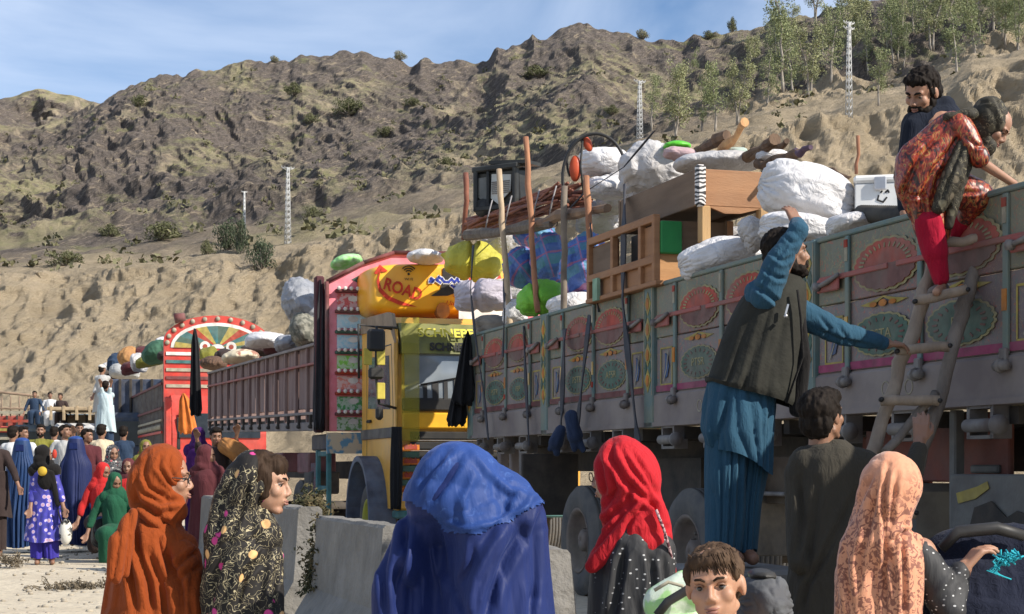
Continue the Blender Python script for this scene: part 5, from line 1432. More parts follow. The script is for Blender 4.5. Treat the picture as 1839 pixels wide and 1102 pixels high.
# ---------------------------------------------------------------- ladder
def ladder():
    base = Vector(W(1470, HY, 8.9)); base.z = 0
    t = thing("wooden_ladder", base, "rough wooden ladder of bleached branches leaning on the painted truck", "ladder")
    lw = mat("bleached_branch", (.36, .285, .215), (.22, .17, .13), scale=3, st=(3, 3, .7), rough=.8, bump=.6, bscale=20, bdist=.01, dust=.3)
    lw2 = mat("grey_branch", (.22, .185, .155), (.12, .10, .085), scale=3, st=(3, 3, .7), rough=.85, bump=.6, bdist=.01)
    def P(px, py, Y): return W(px, py, Y) - base
    rn = random.Random(2)
    def rail(pts, r, mm, nm="side_pole"):
        V = [P(*p) for p in pts]; Q = []
        for a, b in zip(V, V[1:]):
            for q in np.linspace(0, 1, 6)[:-1]: Q.append(a.lerp(b, q) + Vector((rn.gauss(0, .006), rn.gauss(0, .006), 0)))
        Q.append(V[-1]); m = MB(); m.tube(Q, [r * rn.uniform(.9, 1.1) for _ in Q], 12); m.build(nm, mm, t)
    rail([(1420, 1262, 8.8), (1500, 1010, 9.15), (1572, 800, 9.42), (1612, 680, 9.6), (1655, 545, 9.78), (1688, 430, 9.93)], .038, lw)
    rail([(1532, 1250, 8.85), (1600, 1010, 9.2), (1650, 830, 9.4), (1690, 700, 9.55), (1722, 580, 9.7), (1745, 500, 9.8), (1776, 405, 9.92)], .04, lw2)
    rail([(1590, 812, 9.3), (1630, 765, 9.42), (1680, 705, 9.5)], .025, lw2, "brace")
    for (a, b) in (((1578, 718, 9.47), (1682, 720, 9.46)), ((1606, 632, 9.57), (1700, 622, 9.56)), ((1638, 543, 9.68), (1732, 522, 9.66)), ((1690, 438, 9.82), (1775, 430, 9.83)), ((1520, 920, 9.2), (1640, 920, 9.2))):
        p, q = P(*a), P(*b); m = MB(); p.y -= .05; q.y -= .05
        m.tube([p.lerp(q, s_) + Vector((0, 0, rn.gauss(0, .004))) for s_ in np.linspace(0, 1, 6)], [.027, .03, .028, .03, .029, .03], 10)
        m.build("rung", lw, t)
        for e in (p, q):
            m = MB(); m.cyl(e + Vector((0, -.03, 0)), e + Vector((0, -.0, 0)), .014, n=8); m.build("nail", black, t)
ladder()

# ---------------------------------------------------------------- concrete barriers, brush, small debris
conc = mat("weathered_concrete", (.22, .21, .195), (.145, .137, .125), scale=3, det=12, rough=.95, bump=.9, bscale=18, bdist=.02, dust=.4, dustc=(.26, .24, .205))
def barrier(a, nrm, L, label, z0=0, H=.85, yaw=0):
    t = link("concrete_barrier", None)
    prof = [(-.28, 0), (-.28, .09), (-.13, .32), (-.09, H - .02), (-.07, H), (.07, H), (.09, H - .02), (.13, .32), (.28, .09), (.28, 0)]
    m = MB(); n = 16
    rings = [[(-L / 2 + L * i / n, y, z) for y, z in prof] for i in range(n + 1)]
    m.rings(rings, smooth=False); me = m.mesh("b", conc)
    o = link("concrete_barrier", me); bpy.data.objects.remove(t)
    bm = bmesh.new(); bm.from_mesh(me); bmesh.ops.subdivide_edges(bm, edges=bm.edges, cuts=2, use_grid_fill=True); bm.to_mesh(me); bm.free()
    v, nn = coords(me)
    d = .008 * fbm(v[:, 0] * 5 + a, v[:, 1] * 5, v[:, 2] * 5, 4, 3) - .03 * np.clip(pn(v[:, 0] * 3 + a, v[:, 1] * 7, v[:, 2] * 3, 8) - .45, 0, 1)
    setco(me, v + nn * d[:, None])
    o.location = TL(a, nrm, z0); o.rotation_euler = (0, 0, ROT + yaw)
    tag(o, label, "barrier", "concrete barriers along the roadside")
barrier(11.6, 2.5, 2.2, "concrete barrier directly left of the blue burqa, its sunlit top widest", 0)
barrier(8.6, 2.45, 2.6, "concrete barrier end showing between the blue burqa and the red scarf", 0, .84)
barrier(14.25, 2.5, 1.6, "narrow seen concrete barrier right of the girl in the black scarf", 0, .9)
barrier(19.6, 2.55, 2.0, "far pale concrete barrier beside the orange veiled woman's shoulder", 0, .9)
# cut brush between the barriers
def brush(px, py, Y, w, h, label, n=260, col=None, s=1):
    rn = random.Random(s); c = W(px, py, Y); k = Y / F; mb = MB()
    for i in range(n):
        a = Vector((rn.gauss(0, w * k * .32), rn.gauss(0, .12), rn.uniform(0, h * k) * rn.uniform(.2, 1)))
        d = Vector((rn.gauss(0, 1), rn.gauss(0, 1), rn.gauss(0, .7))).normalized() * rn.uniform(.04, .16)
        mb.tube([a, a + d * .5 + Vector((0, 0, .03)), a + d], [.008, .006, .003], 4)
        for _ in range(4):
            leaves(mb, rn, a + d * rn.uniform(.3, 1), (.05, .05, .04), 3, .028, .2)
    o = mb.build("cut_brush", col or mat("dry_brush", (.05, .055, .025), (.13, .10, .05), scale=6, lo=.4, hi=.6, bump=0), fixn=False); o.location = (c.x, c.y, max(0, c.z))
    tag(o, label, "brush", kind="stuff")
brush(574, 1068, 13.0, 26, 150, "cut branches and dry leaves heaped between two concrete barriers", 240)
brush(556, 930, 15.2, 26, 50, "dry leafy branches piled behind the narrow barrier", 200, s=2)
brush(130, 1056, 17.4, 110, 8, "dead twigs lying on the sunlit ground at left", 60, mat("dead_twig", (.16, .13, .09)), s=3)
brush(20, 1010, 21, 50, 7, "thin line of straw on the ground behind the twigs", 40, mat("dead_twig", (.16, .13, .09)), s=4)
# pebbles on the ground
rn = random.Random(8); mb = MB()
for i in range(700):
    Y = rn.uniform(14, 34); p = W(rn.uniform(-120, 520), HY, Y); s_ = rn.uniform(.008, .035)
    mb.ell((p.x, p.y, s_ * .3), (s_, s_ * rn.uniform(.6, 1), s_ * .6), nu=6, nv=4)
tag(mb.build("pebbles", mat("pebble", (.40, .35, .27), (.25, .22, .18), scale=3), fixn=False), "small stones scattered on the dusty ground", "pebbles", kind="stuff")
# ---------------------------------------------------------------- people: skin, faces, hands
def skin(name, c):
    if name in MATS: return MATS[name]
    m, nt, b = newmat(name); co = objco(nt)
    r = ramp(nt, [(.3, c), (.7, tuple(k * q for k, q in zip(c, (.86, .78, .74))))]); nt.links.new(noise(nt, co, 9, 6), r.inputs['Fac'])
    nt.links.new(r.outputs['Color'], b.inputs['Base Color']); b.inputs['Roughness'].default_value = .55
    b.inputs['Subsurface Weight'].default_value = .12; b.inputs['Subsurface Radius'].default_value = (.012, .005, .003)
    bumpn(nt, b, noise(nt, objco(nt), 60, 4), .15, .003)
    MATS[name] = m; return m
sk_m = skin("skin_tan", (.36, .20, .13)); sk_d = skin("skin_brown", (.25, .135, .085)); sk_l = skin("skin_light", (.44, .26, .175))
hairm = mat("black_hair", (.009, .007, .006), (.020, .015, .012), scale=30, st=(1, 1, .15), rough=.7, bump=.5, bscale=90, bdist=.006, bst=(1, 1, .12), spec=.1)
hairb = mat("brown_hair", (.020, .012, .008), (.050, .030, .019), scale=26, st=(1, 1, .2), rough=.65, bump=.8, bscale=90, bdist=.006, bst=(1, 1, .12), spec=.1)
eyew = mat("eye_white", (.34, .30, .27), bump=0, rough=.3); eyeb = mat("iris_dark", (.02, .012, .008), bump=0, rough=.15, spec=.8)
lipm = mat("lip_tint", (.30, .14, .105), (.25, .11, .085), bump=.1, rough=.45)

class Fig:
    def __init__(s, label, px, Y, gz, group=None, name="person", cat="person"):
        s.Y = Y; s.k = Y / F; s.o = Vector(((px - CX) / F * Y, Y, gz))
        s.root = thing(name, s.o, label, cat, group)
    def P(s, px, py, dy=0): return W(px, py, s.Y + dy) - s.o
    def cap(s, mb, a, b, r0, r1): mb.cap(s.P(*a), s.P(*b), r0 * s.k, r1 * s.k)
    def ell(s, mb, a, r, rot=None): mb.ell(s.P(*a), (r[0] * s.k, r[1] * s.k, r[2] * s.k), rot, nu=22, nv=14)
    def part(s, name, mb, m, vox=.009, sm=4, fn=None, parent=None):
        return blob(name, mb, vox, m, parent or s.root, sm, fn)
    # --- head
    def head(s, mb, px, py, dy=0, h=100, yaw=0, pitch=0, roll=0, ears=True, neck=True, female=False, ndir=None):
        S_ = h * s.k / .23; q = S_
        M = Matrix.Translation(s.P(px, py, dy)) @ Euler((R(pitch), R(roll), 0)).to_matrix().to_4x4()
        M = Matrix.Translation(s.P(px, py, dy)) @ (Matrix.Rotation(R(yaw), 4, 'Z') @ Matrix.Rotation(R(pitch), 4, 'X') @ Matrix.Rotation(R(roll), 4, 'Y')) @ Matrix.Scale(q, 4)
        s.HM = M; s.hq = q; s.fem = female
        def E(c, r):
            t = MB().ell((0, 0, 0), r, nu=22, nv=14); mb.add([M @ (Vector(v) + Vector(c)) for v in t.v], t.f, True)
        def C(a, b, r0, r1): mb.cap(M @ Vector(a), M @ Vector(b), r0 * q, r1 * q)
        jw = .85 if female else 1
        E((0, .012, .030), (.076, .094, .085)); E((0, -.022, -.038), (.059, .066, .070))
        E((0, -.062, -.088), (.022, .020, .018))
        for t in (-1, 1):
            C((t * .046 * jw, .004, -.058), (t * .014, -.062, -.092), .019, .017)
            C((t * .04, -.068, .024), (t * .008, -.078, .021), .012, .012)
            E((t * .036, -.056, -.022), (.026, .024, .026))
            E((t * .010, -.092, -.032), (.009, .010, .008))
            if ears: E((t * .077, .012, -.006), (.010, .020, .031))
        C((0, -.080, .014), (0, -.100, -.024), .007, .0095)
        E((0, -.083, -.056), (.024, .013, .007)); E((0, -.081, -.067), (.020, .013, .008))
        if neck: mb.cap(M @ Vector((0, .022, -.05)), (M @ Vector((0, .022, -.05))) + Vector(ndir or (0, .01, -.12)) * q, .052 * q, .056 * q)
    def facefn(s):
        M, q = s.HM, s.hq
        pts = [(M @ Vector((t * .031, -.088, .004)), .010 * q, .014 * q) for t in (-1, 1)] + [(M @ Vector((0, -.095, .018)), .003 * q, .012 * q), (M @ Vector((0, -.09, -.078)), .004 * q, .012 * q)]
        fwd = (M.to_3x3() @ Vector((0, 1, 0))).normalized()
        def fn(v, n):
            v = v.copy()
            for c, d, r in pts:
                w = np.exp(-((v - np.array(c)) ** 2).sum(1) / (r * r)); v += w[:, None] * d * np.array(fwd)
            return v
        return fn
    def face(s, brow=hairm, eyes=True, thick=1.0, lips=lipm):
        M, q = s.HM, s.hq
        if eyes:
            for t in (-1, 1):
                m = MB().ell((0, 0, 0), (.0118 * q,) * 3, nu=14, nv=10); e = m.build("eye", eyew, s.root); e.location = M @ Vector((t * .031, -.0635, .002))
                m = MB().ell((0, 0, 0), (.0072 * q, .0072 * q, .0072 * q), nu=12, nv=8); i = m.build("iris", eyeb, e); i.location = M.to_3x3() @ Vector((0, -.0072, 0))
                m = MB(); m.tube([M @ Vector((t * x, -y, z)) for x, y, z in ((.018, .076, .006), (.026, .080, .0115), (.036, .078, .0115), (.045, .070, .005))], [.002 * q, .003 * q, .003 * q, .002 * q], 6); m.build("eyelid", sk_d, s.root)
        for t in (-1, 1):
            m = MB(); m.tube([M @ Vector((t * x, -y, z)) for x, y, z in ((.012, .088, .021), (.024, .0865, .028), (.038, .080, .028), (.050, .066, .022))], [.003 * q * thick, .0045 * q * thick, .004 * q * thick, .0015 * q], 6)
            m.build("eyebrow", brow, s.root)
        m = MB()
        for (z, w, r) in ((-.0565, .021, .0042), (-.066, .018, .0052)):
            m.tube([M @ Vector((x, -.0945 + abs(x) * .35, z + (.0015 if abs(x) > .012 else 0))) for x in (-w, -w / 2, 0, w / 2, w)], [.001 * q, r * q, r * q * 1.05, r * q, .001 * q], 8)
        m.build("lips", lips, s.root)
    def hairpart(s, m_=hairm, prims=None, name="hair", amp=.003, seed=0, f=40, vox=.006):
        M, q = s.HM, s.hq; mb = MB()
        for c, r in prims or [((0, .026, .045), (.085, .092, .082)), ((0, .05, -.01), (.078, .065, .075)), ((0, -.045, .088), (.066, .042, .032))]:
            t = MB().ell((0, 0, 0), r, nu=20, nv=12); mb.add([M @ (Vector(v) + Vector(c)) for v in t.v], t.f, True)
        Mi = np.array(M.to_3x3().inverted())
        def fn(v, n):
            w = v @ Mi.T
            return v + n * (amp * q * (1.5 * (1 - 2 * np.abs(pn(w[:, 0] * f * 1.3, w[:, 1] * f * .8, w[:, 2] * f * .35, seed))) + fbm(w[:, 0] * f * 3, w[:, 1] * f * 3, w[:, 2] * f, 2, seed + 5)))[:, None]
        return s.part(name, mb, m_, vox, 2, fn)
    def locks(s, m_, n, seed, region, L=.05, r=.004, name="hair_locks"):
        """loose tapered strands; region(rnd)->(point, direction) in the head frame"""
        M, q = s.HM, s.hq; rn = random.Random(seed); mb = MB()
        for i in range(n):
            p, d = region(rn); p, d = Vector(p), Vector(d).normalized(); l = L * rn.uniform(.6, 1.2)
            sw = Vector((rn.gauss(0, .25), rn.gauss(0, .15), rn.gauss(0, .15)))
            pts = [p, p + d * l * .35 + sw * l * .1, p + d * l * .7 + sw * l * .3 + Vector((0, 0, -.05 * l)), p + d * l + sw * l * .5 + Vector((0, 0, -.15 * l))]
            mb.tube([M @ x for x in pts], [r * q, r * q, r * q * .7, r * q * .15], 5)
        o = mb.build(name, m_, s.root, fixn=False); return tag(o, kind="stuff")
    def beard(s, m_=hairm, full=1.0, seed=0):
        p = [((0, -.056, -.096), (.034, .034, .024 * full)), ((0, -.0835, -.0455), (.024, .012, .006))]
        for t in (-1, 1):
            p += [((t * .040, -.034, -.078), (.026, .040, .026)), ((t * .058, -.002, -.048), (.016, .026, .034)), ((t * .027, -.078, -.058), (.010, .014, .016)), ((t * .062, .0, -.012), (.014, .014, .026))]
        return s.hairpart(m_, p, "beard", .0025, seed, 40, .0055)
    # --- hand: palm and five bent fingers
    def hand(s, mb, wr, d, nrm, side=1, curl=.5, k=1.0, spread=.08):
        """wr wrist point (local), d direction to the fingers, nrm palm normal (the way fingers curl), side puts the thumb"""
        d = Vector(d).normalized(); nrm = Vector(nrm); nrm = (nrm - d * nrm.dot(d)).normalized(); ac = d.cross(nrm).normalized() * side
        wr = Vector(wr)
        for i, off in enumerate((-.028, -.0095, .0095, .028)):
            mb.cap(wr + ac * off * .55 * k, wr + (d * .078 + ac * off) * k, .016 * k, .0125 * k)
            base = wr + (d * (.082 - .006 * abs(i - 1.4)) + ac * off * 1.05) * k
            L = (.076, .086, .080, .062)[i] if side > 0 else (.076, .086, .080, .062)[i]
            dd = (d + ac * (off * spread * 30)).normalized(); a = curl * (.8 + .12 * i); p = base
            for j, (fr, rr) in enumerate(((.42, .0098), (.32, .0088), (.26, .0078))):
                a_ = a * (.6 + .55 * j); v = (dd * math.cos(a_) + nrm * math.sin(a_)) * L * fr * k
                mb.cap(p, p + v, rr * k, rr * .93 * k, 10); p = p + v
        tb = wr + (d * .02 - ac * .026) * k
        t1 = tb + (d * .035 - ac * .026 + nrm * .012) * k; t2 = t1 + (d * .03 - ac * .004 + nrm * .018) * k; t3 = t2 + (d * .018 + ac * .008 + nrm * .012) * k
        mb.cap(tb, t1, .0145 * k, .012 * k, 10); mb.cap(t1, t2, .011 * k, .0098 * k, 10); mb.cap(t2, t3, .0095 * k, .008 * k, 10)


def folds2(amp, f=6, ang=0, s=0, warp=1.6, fz=1.0, p=.6):
    """long rounded ridges with sharp valleys, f per metre across, ang tilts them"""
    def fn(v, n):
        c, k = math.cos(ang), math.sin(ang)
        u = v[:, 0] * c + v[:, 2] * k; t = -v[:, 0] * k + v[:, 2] * c; y = v[:, 1]
        ph = (u + .45 * y) * f * math.pi + warp * pn(u * 2.2, y * 2.2, t * 1.3 * fz, s) + .5 * warp * pn(u * 5, y * 4, t * 2.5 * fz, s + 1)
        h = np.abs(np.sin(ph)) ** p
        ph2 = (u - .3 * y) * f * 2.3 * math.pi + 2 * warp * pn(u * 3, y * 3, t * 2 * fz, s + 4)
        h2 = np.abs(np.sin(ph2)) ** .8
        m = np.clip(.55 + .9 * pn(u * 3, y * 3, t * 1.5, s + 7), .05, 1.2)
        return v + n * (amp * ((h - .7) * m + .3 * (h2 - .7) * (1.2 - m)))[:, None]
    return fn
def crease(fig, strokes, both=False):
    """sculpted folds: each stroke = (polyline in photo px, half width px, depth m); positive depth cuts a valley with a raised lip, negative raises a ridge"""
    def fn(v, n):
        v0 = v.copy(); D = np.zeros(len(v))
        px_ = CX + (v0[:, 0] + fig.o.x) / (v0[:, 1] + fig.Y) * F; py_ = HY - (v0[:, 2] + fig.o.z - CH) / (v0[:, 1] + fig.Y) * F
        front = np.clip(.35 - n[:, 1] * 2.2, 0, 1)
        for pts, w, dep in strokes:
            best = np.full(len(v), 1e9); sgn = np.zeros(len(v)); along = np.zeros(len(v)); n_ = len(pts) - 1
            for i in range(n_):
                ax, ay = pts[i]; bx, by = pts[i + 1]; dx, dy = bx - ax, by - ay; L2 = dx * dx + dy * dy
                t = np.clip(((px_ - ax) * dx + (py_ - ay) * dy) / L2, 0, 1)
                ex, ey = px_ - ax - t * dx, py_ - ay - t * dy; d = np.hypot(ex, ey); c = d < best
                best = np.where(c, d, best); sgn = np.where(c, np.sign(dx * ey - dy * ex), sgn); along = np.where(c, (i + t) / n_, along)
            tp = np.clip(np.minimum(along, 1 - along) * 4 + .25, 0, 1)
            q = best * sgn / w
            D += front * tp * dep * (-np.exp(-q * q * 1.3) + .65 * np.exp(-(q - 1.7) ** 2) + .3 * np.exp(-(q + 1.8) ** 2)) * (best < 5 * w)
        return v0 + n * D[:, None]
    return fn
def drape(fig, name, st, m, nf=9, seed=0, parent=None, npt=120, nr=46, solid=.006):
    """hanging cloth: stations (px, py, dy, half width px, half depth m, fold amplitude 0..1, tilt) joined by rings whose folds run down"""
    rn = random.Random(seed); k = fig.k
    ys = np.linspace(0, 1, nr); S_ = np.array([list(s_) + [0] * (7 - len(s_)) for s_ in st], float); T = np.linspace(0, 1, len(st))
    q = np.interp(ys, np.linspace(0, 1, nr), ys)
    def smooth_i(c):
        y = np.interp(ys, T, S_[:, c]); 
        for _ in range(3): y[1:-1] = (y[:-2] + 2 * y[1:-1] + y[2:]) / 4
        return y
    C = [smooth_i(c) for c in range(7)]
    ph = [rn.uniform(0, 6.28) for _ in range(6)]; th = np.linspace(0, 2 * math.pi, npt, endpoint=False)
    rings = []
    for i in range(nr):
        t = ys[i]; a = C[5][i]
        w = th + .35 * np.sin(2 * th + ph[0]) + .22 * np.sin(3 * th + ph[1] + t * 1.3)
        fo = np.abs(np.sin(nf / 2 * w + ph[2] + .9 * math.sin(t * 2.2 + ph[3]))) ** .65 - .62
        fo = fo * (.6 + .4 * np.sin(2 * th + ph[4])) + .35 * (np.abs(np.sin(nf * 1.15 * w + ph[5] - t * 1.6)) ** .8 - .64)
        r = 1 + a * .34 * fo
        o = fig.P(C[0][i], C[1][i], C[2][i]); hw = C[3][i] * k; hd = C[4][i]
        x = hw * np.cos(th) * (1 + (r - 1) * .55); y = hd * np.sin(th) * r
        z = C[6][i] * x + .012 * a * np.sin(3 * th + ph[1])
        rings.append([(o.x + xx, o.y + yy, o.z + zz) for xx, yy, zz in zip(x, y, z)])
    mb = MB().rings(rings, cap=False)
    me = mb.mesh(name, m, fixn=False)
    bm = bmesh.new(); bm.from_mesh(me); bmesh.ops.recalc_face_normals(bm, faces=bm.faces)
    bmesh.ops.contextual_create(bm, geom=[e for e in bm.edges if e.is_boundary and e.verts[0].co.z > (rings[0][0][2] + rings[-1][0][2]) / 2])
    bm.to_mesh(me); bm.free()
    me.polygons.foreach_set('use_smooth', [True] * len(me.polygons))
    return link(name, me, parent or fig.root)

# ================================================================ 1. woman in the rust veil
def veil_mat(name, c, patt, scale=1):
    """dark or plain cloth with embroidered curls and flowers"""
    m, nt, b = newmat(name); co = objco(nt)
    nz_ = N(nt, "ShaderNodeTexNoise", Scale=9 * scale, Detail=1.5, Distortion=.4); nt.links.new(co, nz_.inputs['Vector'])
    mixv = N(nt, "ShaderNodeVectorMath", operation='MULTIPLY_ADD'); mixv.inputs[1].default_value = (.12, .12, .12); nt.links.new(nz_.outputs['Color'], mixv.inputs[0]); nt.links.new(co, mixv.inputs[2])
    n1 = N(nt, "ShaderNodeTexNoise", Scale=24 * scale, Detail=0, Distortion=1.6); nt.links.new(mixv.outputs[0], n1.inputs['Vector'])
    r1 = ramp(nt, [(.455, 0), (.47, 1), (.50, 1), (.515, 0)]); nt.links.new(n1.outputs['Fac'], r1.inputs['Fac'])
    msk = N(nt, "ShaderNodeTexNoise", Scale=3.2 * scale, Detail=2); nt.links.new(co, msk.inputs['Vector'])
    r2 = ramp(nt, [(.40, 0), (.46, 1)]); nt.links.new(msk.outputs['Fac'], r2.inputs['Fac'])
    ml = N(nt, "ShaderNodeMath", operation='MULTIPLY'); nt.links.new(r1.outputs['Color'], ml.inputs[0]); nt.links.new(r2.outputs['Color'], ml.inputs[1])
    c1 = mixc(nt, ml.outputs[0], c, patt[0])
    vo = N(nt, "ShaderNodeTexVoronoi", Scale=12 * scale, Randomness=1.0); nt.links.new(co, vo.inputs['Vector'])
    r3 = ramp(nt, [(.27, 1), (.33, 0)]); nt.links.new(vo.outputs['Distance'], r3.inputs['Fac'])
    sx = nt.nodes.new("ShaderNodeSeparateXYZ"); nt.links.new(vo.outputs['Color'], sx.inputs[0])
    g = ramp(nt, [(.44, 0), (.46, 1)]); nt.links.new(sx.outputs['X'], g.inputs['Fac'])
    m2 = N(nt, "ShaderNodeMath", operation='MULTIPLY'); nt.links.new(r3.outputs['Color'], m2.inputs[0]); nt.links.new(g.outputs['Color'], m2.inputs[1])
    fc = ramp(nt, [(.6, patt[1]), (.62, patt[2])]); nt.links.new(sx.outputs['Y'], fc.inputs['Fac'])
    c2 = mixc(nt, m2.outputs[0], c1, fc.outputs['Color'])
    nt.links.new(c2, b.inputs['Base Color']); b.inputs['Roughness'].default_value = .7; b.inputs['Specular IOR Level'].default_value = .25
    bumpn(nt, b, noise(nt, objco(nt, (1, 1, .3)), 9, 4, .5), .5, .03)
    MATS[name] = m; return m
rust = cloth("rust_cloth", (.26, .055, .014), fold=.7, fs=7, fst=(1, 1, .4), var=.8, ang=R(25))
f = Fig("woman in a rust orange veil and glasses, seen from behind with her face turned right", 272, 6.9, -.36)
mb = MB(); f.head(mb, 297, 860, 0, 108, 98, 2, 0, ears=False, female=True); f.part("head", mb, sk_m, .006, 2, f.facefn()); f.face(brow=sk_d, thick=.6)
M, q = f.HM, f.hq
m = MB()
for t in (-1, 1):
    m.tube([M @ Vector((t * (.032 + .021 * math.cos(a)), -.094 + .006 * abs(math.cos(a)), .0 + .016 * math.sin(a))) for a in np.linspace(0, 2 * math.pi, 15)[:-1]], .0018 * q, 5, closed=True)
    m.tube([M @ Vector((t * .052, -.09, .004)), M @ Vector((t * .078, -.04, .006)), M @ Vector((t * .08, .01, .004))], .0022 * q, 5)
m.tube([M @ Vector((-.012, -.098, .002)), M @ Vector((.012, -.098, .002))], .0018 * q, 5); tag(m.build("spectacles", black, f.root), kind="stuff")
mb = MB()
f.ell(mb, (289, 845, 0), (46, 48, 50)); f.ell(mb, (282, 855, 0), (45, 47, 54)); f.ell(mb, (272, 868, 0), (42, 48, 58)); f.cap(mb, (276, 895, 0), (282, 925, 0), 42, 46); f.cap(mb, (306, 900, -.02), (312, 914, -.02), 24, 26)
f.ell(mb, (274, 975, .02), (70, 62, 48)); f.cap(mb, (225, 985, .02), (322, 985, -.02), 30, 34)
f.part("headscarf", mb, rust, .0075, 4, many(folds2(.008, 9, R(-48), 3), crease(f, [([(265, 812), (258, 853), (267, 876), (302, 897), (328, 897)], 5, .014), ([(290, 818), (284, 838), (302, 865), (325, 888)], 4, .010), ([(252, 833), (246, 862), (258, 885), (290, 903), (325, 902)], 5, .013), ([(240, 860), (246, 900), (280, 925), (318, 915)], 6, .014), ([(306, 815), (304, 838), (318, 868)], 4, .007), ([(267, 915), (296, 938), (308, 967), (302, 1002)], 7, .02), ([(235, 920), (262, 950), (285, 990)], 6, .014)])))
mb = MB()
f.cap(mb, (272, 985, 0), (268, 1130, 0), 64, 80); f.cap(mb, (328, 1000, -.05), (336, 1085, -.1), 34, 33); f.cap(mb, (336, 1085, -.1), (330, 1180, -.15), 33, 30); f.cap(mb, (222, 1000, .05), (208, 1150, .05), 26, 34)
f.cap(mb, (268, 1130, 0), (268, 1550, 0), 86, 110)
f.part("robe", mb, rust, .009, 4, many(folds2(.014, 6, R(-10), 11), crease(f, [([(238, 926), (246, 985), (267, 1043), (276, 1102)], 7, .024), ([(290, 967), (305, 1020), (325, 1058), (328, 1110)], 8, .03), ([(362, 985), (330, 1003), (312, 1024)], 5, .018), ([(366, 1012), (335, 1028), (318, 1046)], 5, .014), ([(226, 985), (236, 1040), (244, 1100)], 6, .02), ([(262, 985), (286, 1040), (296, 1100)], 6, .018), ([(345, 1030), (340, 1070), (346, 1110)], 5, .014)])))
mb = MB()
f.cap(mb, (238, 925, -.14), (214, 975, -.2), 12, 17); f.cap(mb, (214, 975, -.2), (206, 1036, -.22), 18, 13); f.cap(mb, (226, 960, -.18), (222, 1030, -.2), 14, 9)
f.part("scarf_end", mb, rust, .006, 3, folds2(.012, 22, R(-8), 5))

# ================================================================ 2. girl in the black embroidered scarf
emb = veil_mat("black_embroidered", (.016, .014, .013), [(.42, .36, .22), (.50, .05, .22), (.70, .42, .18)], 1.3)
blk = cloth("plain_black_cloth", (.014, .013, .013), fold=.6, sheen=.1)
f = Fig("girl in a black scarf embroidered with cream curls and pink flowers, bare face in profile", 440, 6.75, -.36)
mb = MB(); f.head(mb, 474, 868, 0, 112, 84, 6, 0, female=True); f.part("head", mb, sk_l, .006, 2, f.facefn()); f.face(thick=.7)
f.hairpart(hairb, [((0, .02, .042), (.083, .093, .080)), ((0, -.035, .062), (.066, .045, .050)), ((0, .05, -.01), (.08, .06, .07)), ((.066, -.010, .012), (.018, .040, .045)), ((-.066, -.010, .012), (.018, .040, .045)), ((.07, -.02, -.03), (.012, .018, .03)), ((-.07, -.02, -.03), (.012, .018, .03))], amp=.003)
mb = MB()
f.ell(mb, (450, 868, 0), (40, 56, 60)); f.ell(mb, (438, 885, 0), (40, 54, 62)); f.cap(mb, (430, 900, 0), (425, 960, 0), 46, 60); f.cap(mb, (455, 930, -.02), (470, 965, -.02), 32, 40)
f.ell(mb, (436, 992, 0), (68, 60, 50)); f.cap(mb, (395, 985, .02), (385, 1060, .02), 28, 26); f.cap(mb, (470, 985, 0), (484, 1030, -.03), 34, 26)
f.part("headscarf", mb, emb, .008, 4, many(folds2(.011, 8, R(-40), 13), crease(f, [([(470, 820), (462, 870), (470, 930), (480, 950)], 6, .010), ([(430, 830), (400, 900), (385, 980)], 7, .014), ([(452, 850), (432, 920), (398, 1000)], 6, .014), ([(480, 945), (440, 985), (395, 1030)], 6, .016)])))
mb = MB(); f.cap(mb, (435, 1000, 0), (432, 1500, 0), 66, 90); f.cap(mb, (485, 1000, -.04), (488, 1090, -.1), 25, 22); f.cap(mb, (488, 1090, -.1), (500, 1180, -.2), 22, 18); f.cap(mb, (392, 1000, .05), (385, 1150, .05), 26, 28)
f.part("dress", mb, emb, .009, 4, many(folds2(.018, 6, R(-22), 23), crease(f, [([(480, 990), (440, 1030), (420, 1102)], 7, .022), ([(400, 990), (385, 1040), (372, 1102)], 7, .02), ([(500, 1010), (490, 1060), (498, 1102)], 5, .016)])))

# ================================================================ 3. blue burqa in front
def burqa_mat(name, c, spots=True):
    m, nt, b = newmat(name); co = objco(nt)
    r = ramp(nt, [(.35, c), (.65, tuple(k * .8 for k in c))]); nt.links.new(noise(nt, co, 4, 6), r.inputs['Fac']); cc = r.outputs['Color']
    if spots:
        s_ = ramp(nt, [(.56, 0), (.72, .45)]); nt.links.new(noise(nt, co, 26, 8, .6, .7), s_.inputs['Fac']); cc = mixc(nt, s_.outputs['Color'], cc, (.10, .20, .50))
    nt.links.new(cc, b.inputs['Base Color']); b.inputs['Roughness'].default_value = .6; b.inputs['Specular IOR Level'].default_value = .22
    b.inputs['Sheen Weight'].default_value = .12; b.inputs['Sheen Tint'].default_value = (.4, .5, 1, 1)
    bumpn(nt, b, noise(nt, objco(nt, (1, 1, .22)), 8, 4, .4), .6, .03)
    MATS[name] = m; return m
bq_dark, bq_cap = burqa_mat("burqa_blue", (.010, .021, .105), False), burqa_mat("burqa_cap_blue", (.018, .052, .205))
f = Fig("person in a royal blue burqa bent forward, seen from behind in the centre foreground", 835, 6.2, -.36)
mb = MB()
f.ell(mb, (822, 868, 0), (78, 72, 70)); f.ell(mb, (815, 900, 0), (88, 80, 70)); f.cap(mb, (850, 880, .02), (905, 905, .02), 60, 56); f.cap(mb, (790, 905, 0), (765, 930, 0), 42, 36)
f.cap(mb, (930, 955, .02), (950, 1150, .02), 56, 52); f.ell(mb, (925, 930, 0), (58, 60, 52)); f.ell(mb, (850, 960, .02), (110, 76, 60))
f.cap(mb, (850, 980, .02), (845, 1600, .02), 110, 150); f.cap(mb, (735, 950, 0), (702, 1060, 0), 24, 36); f.cap(mb, (702, 1060, 0), (705, 1350, 0), 36, 46)
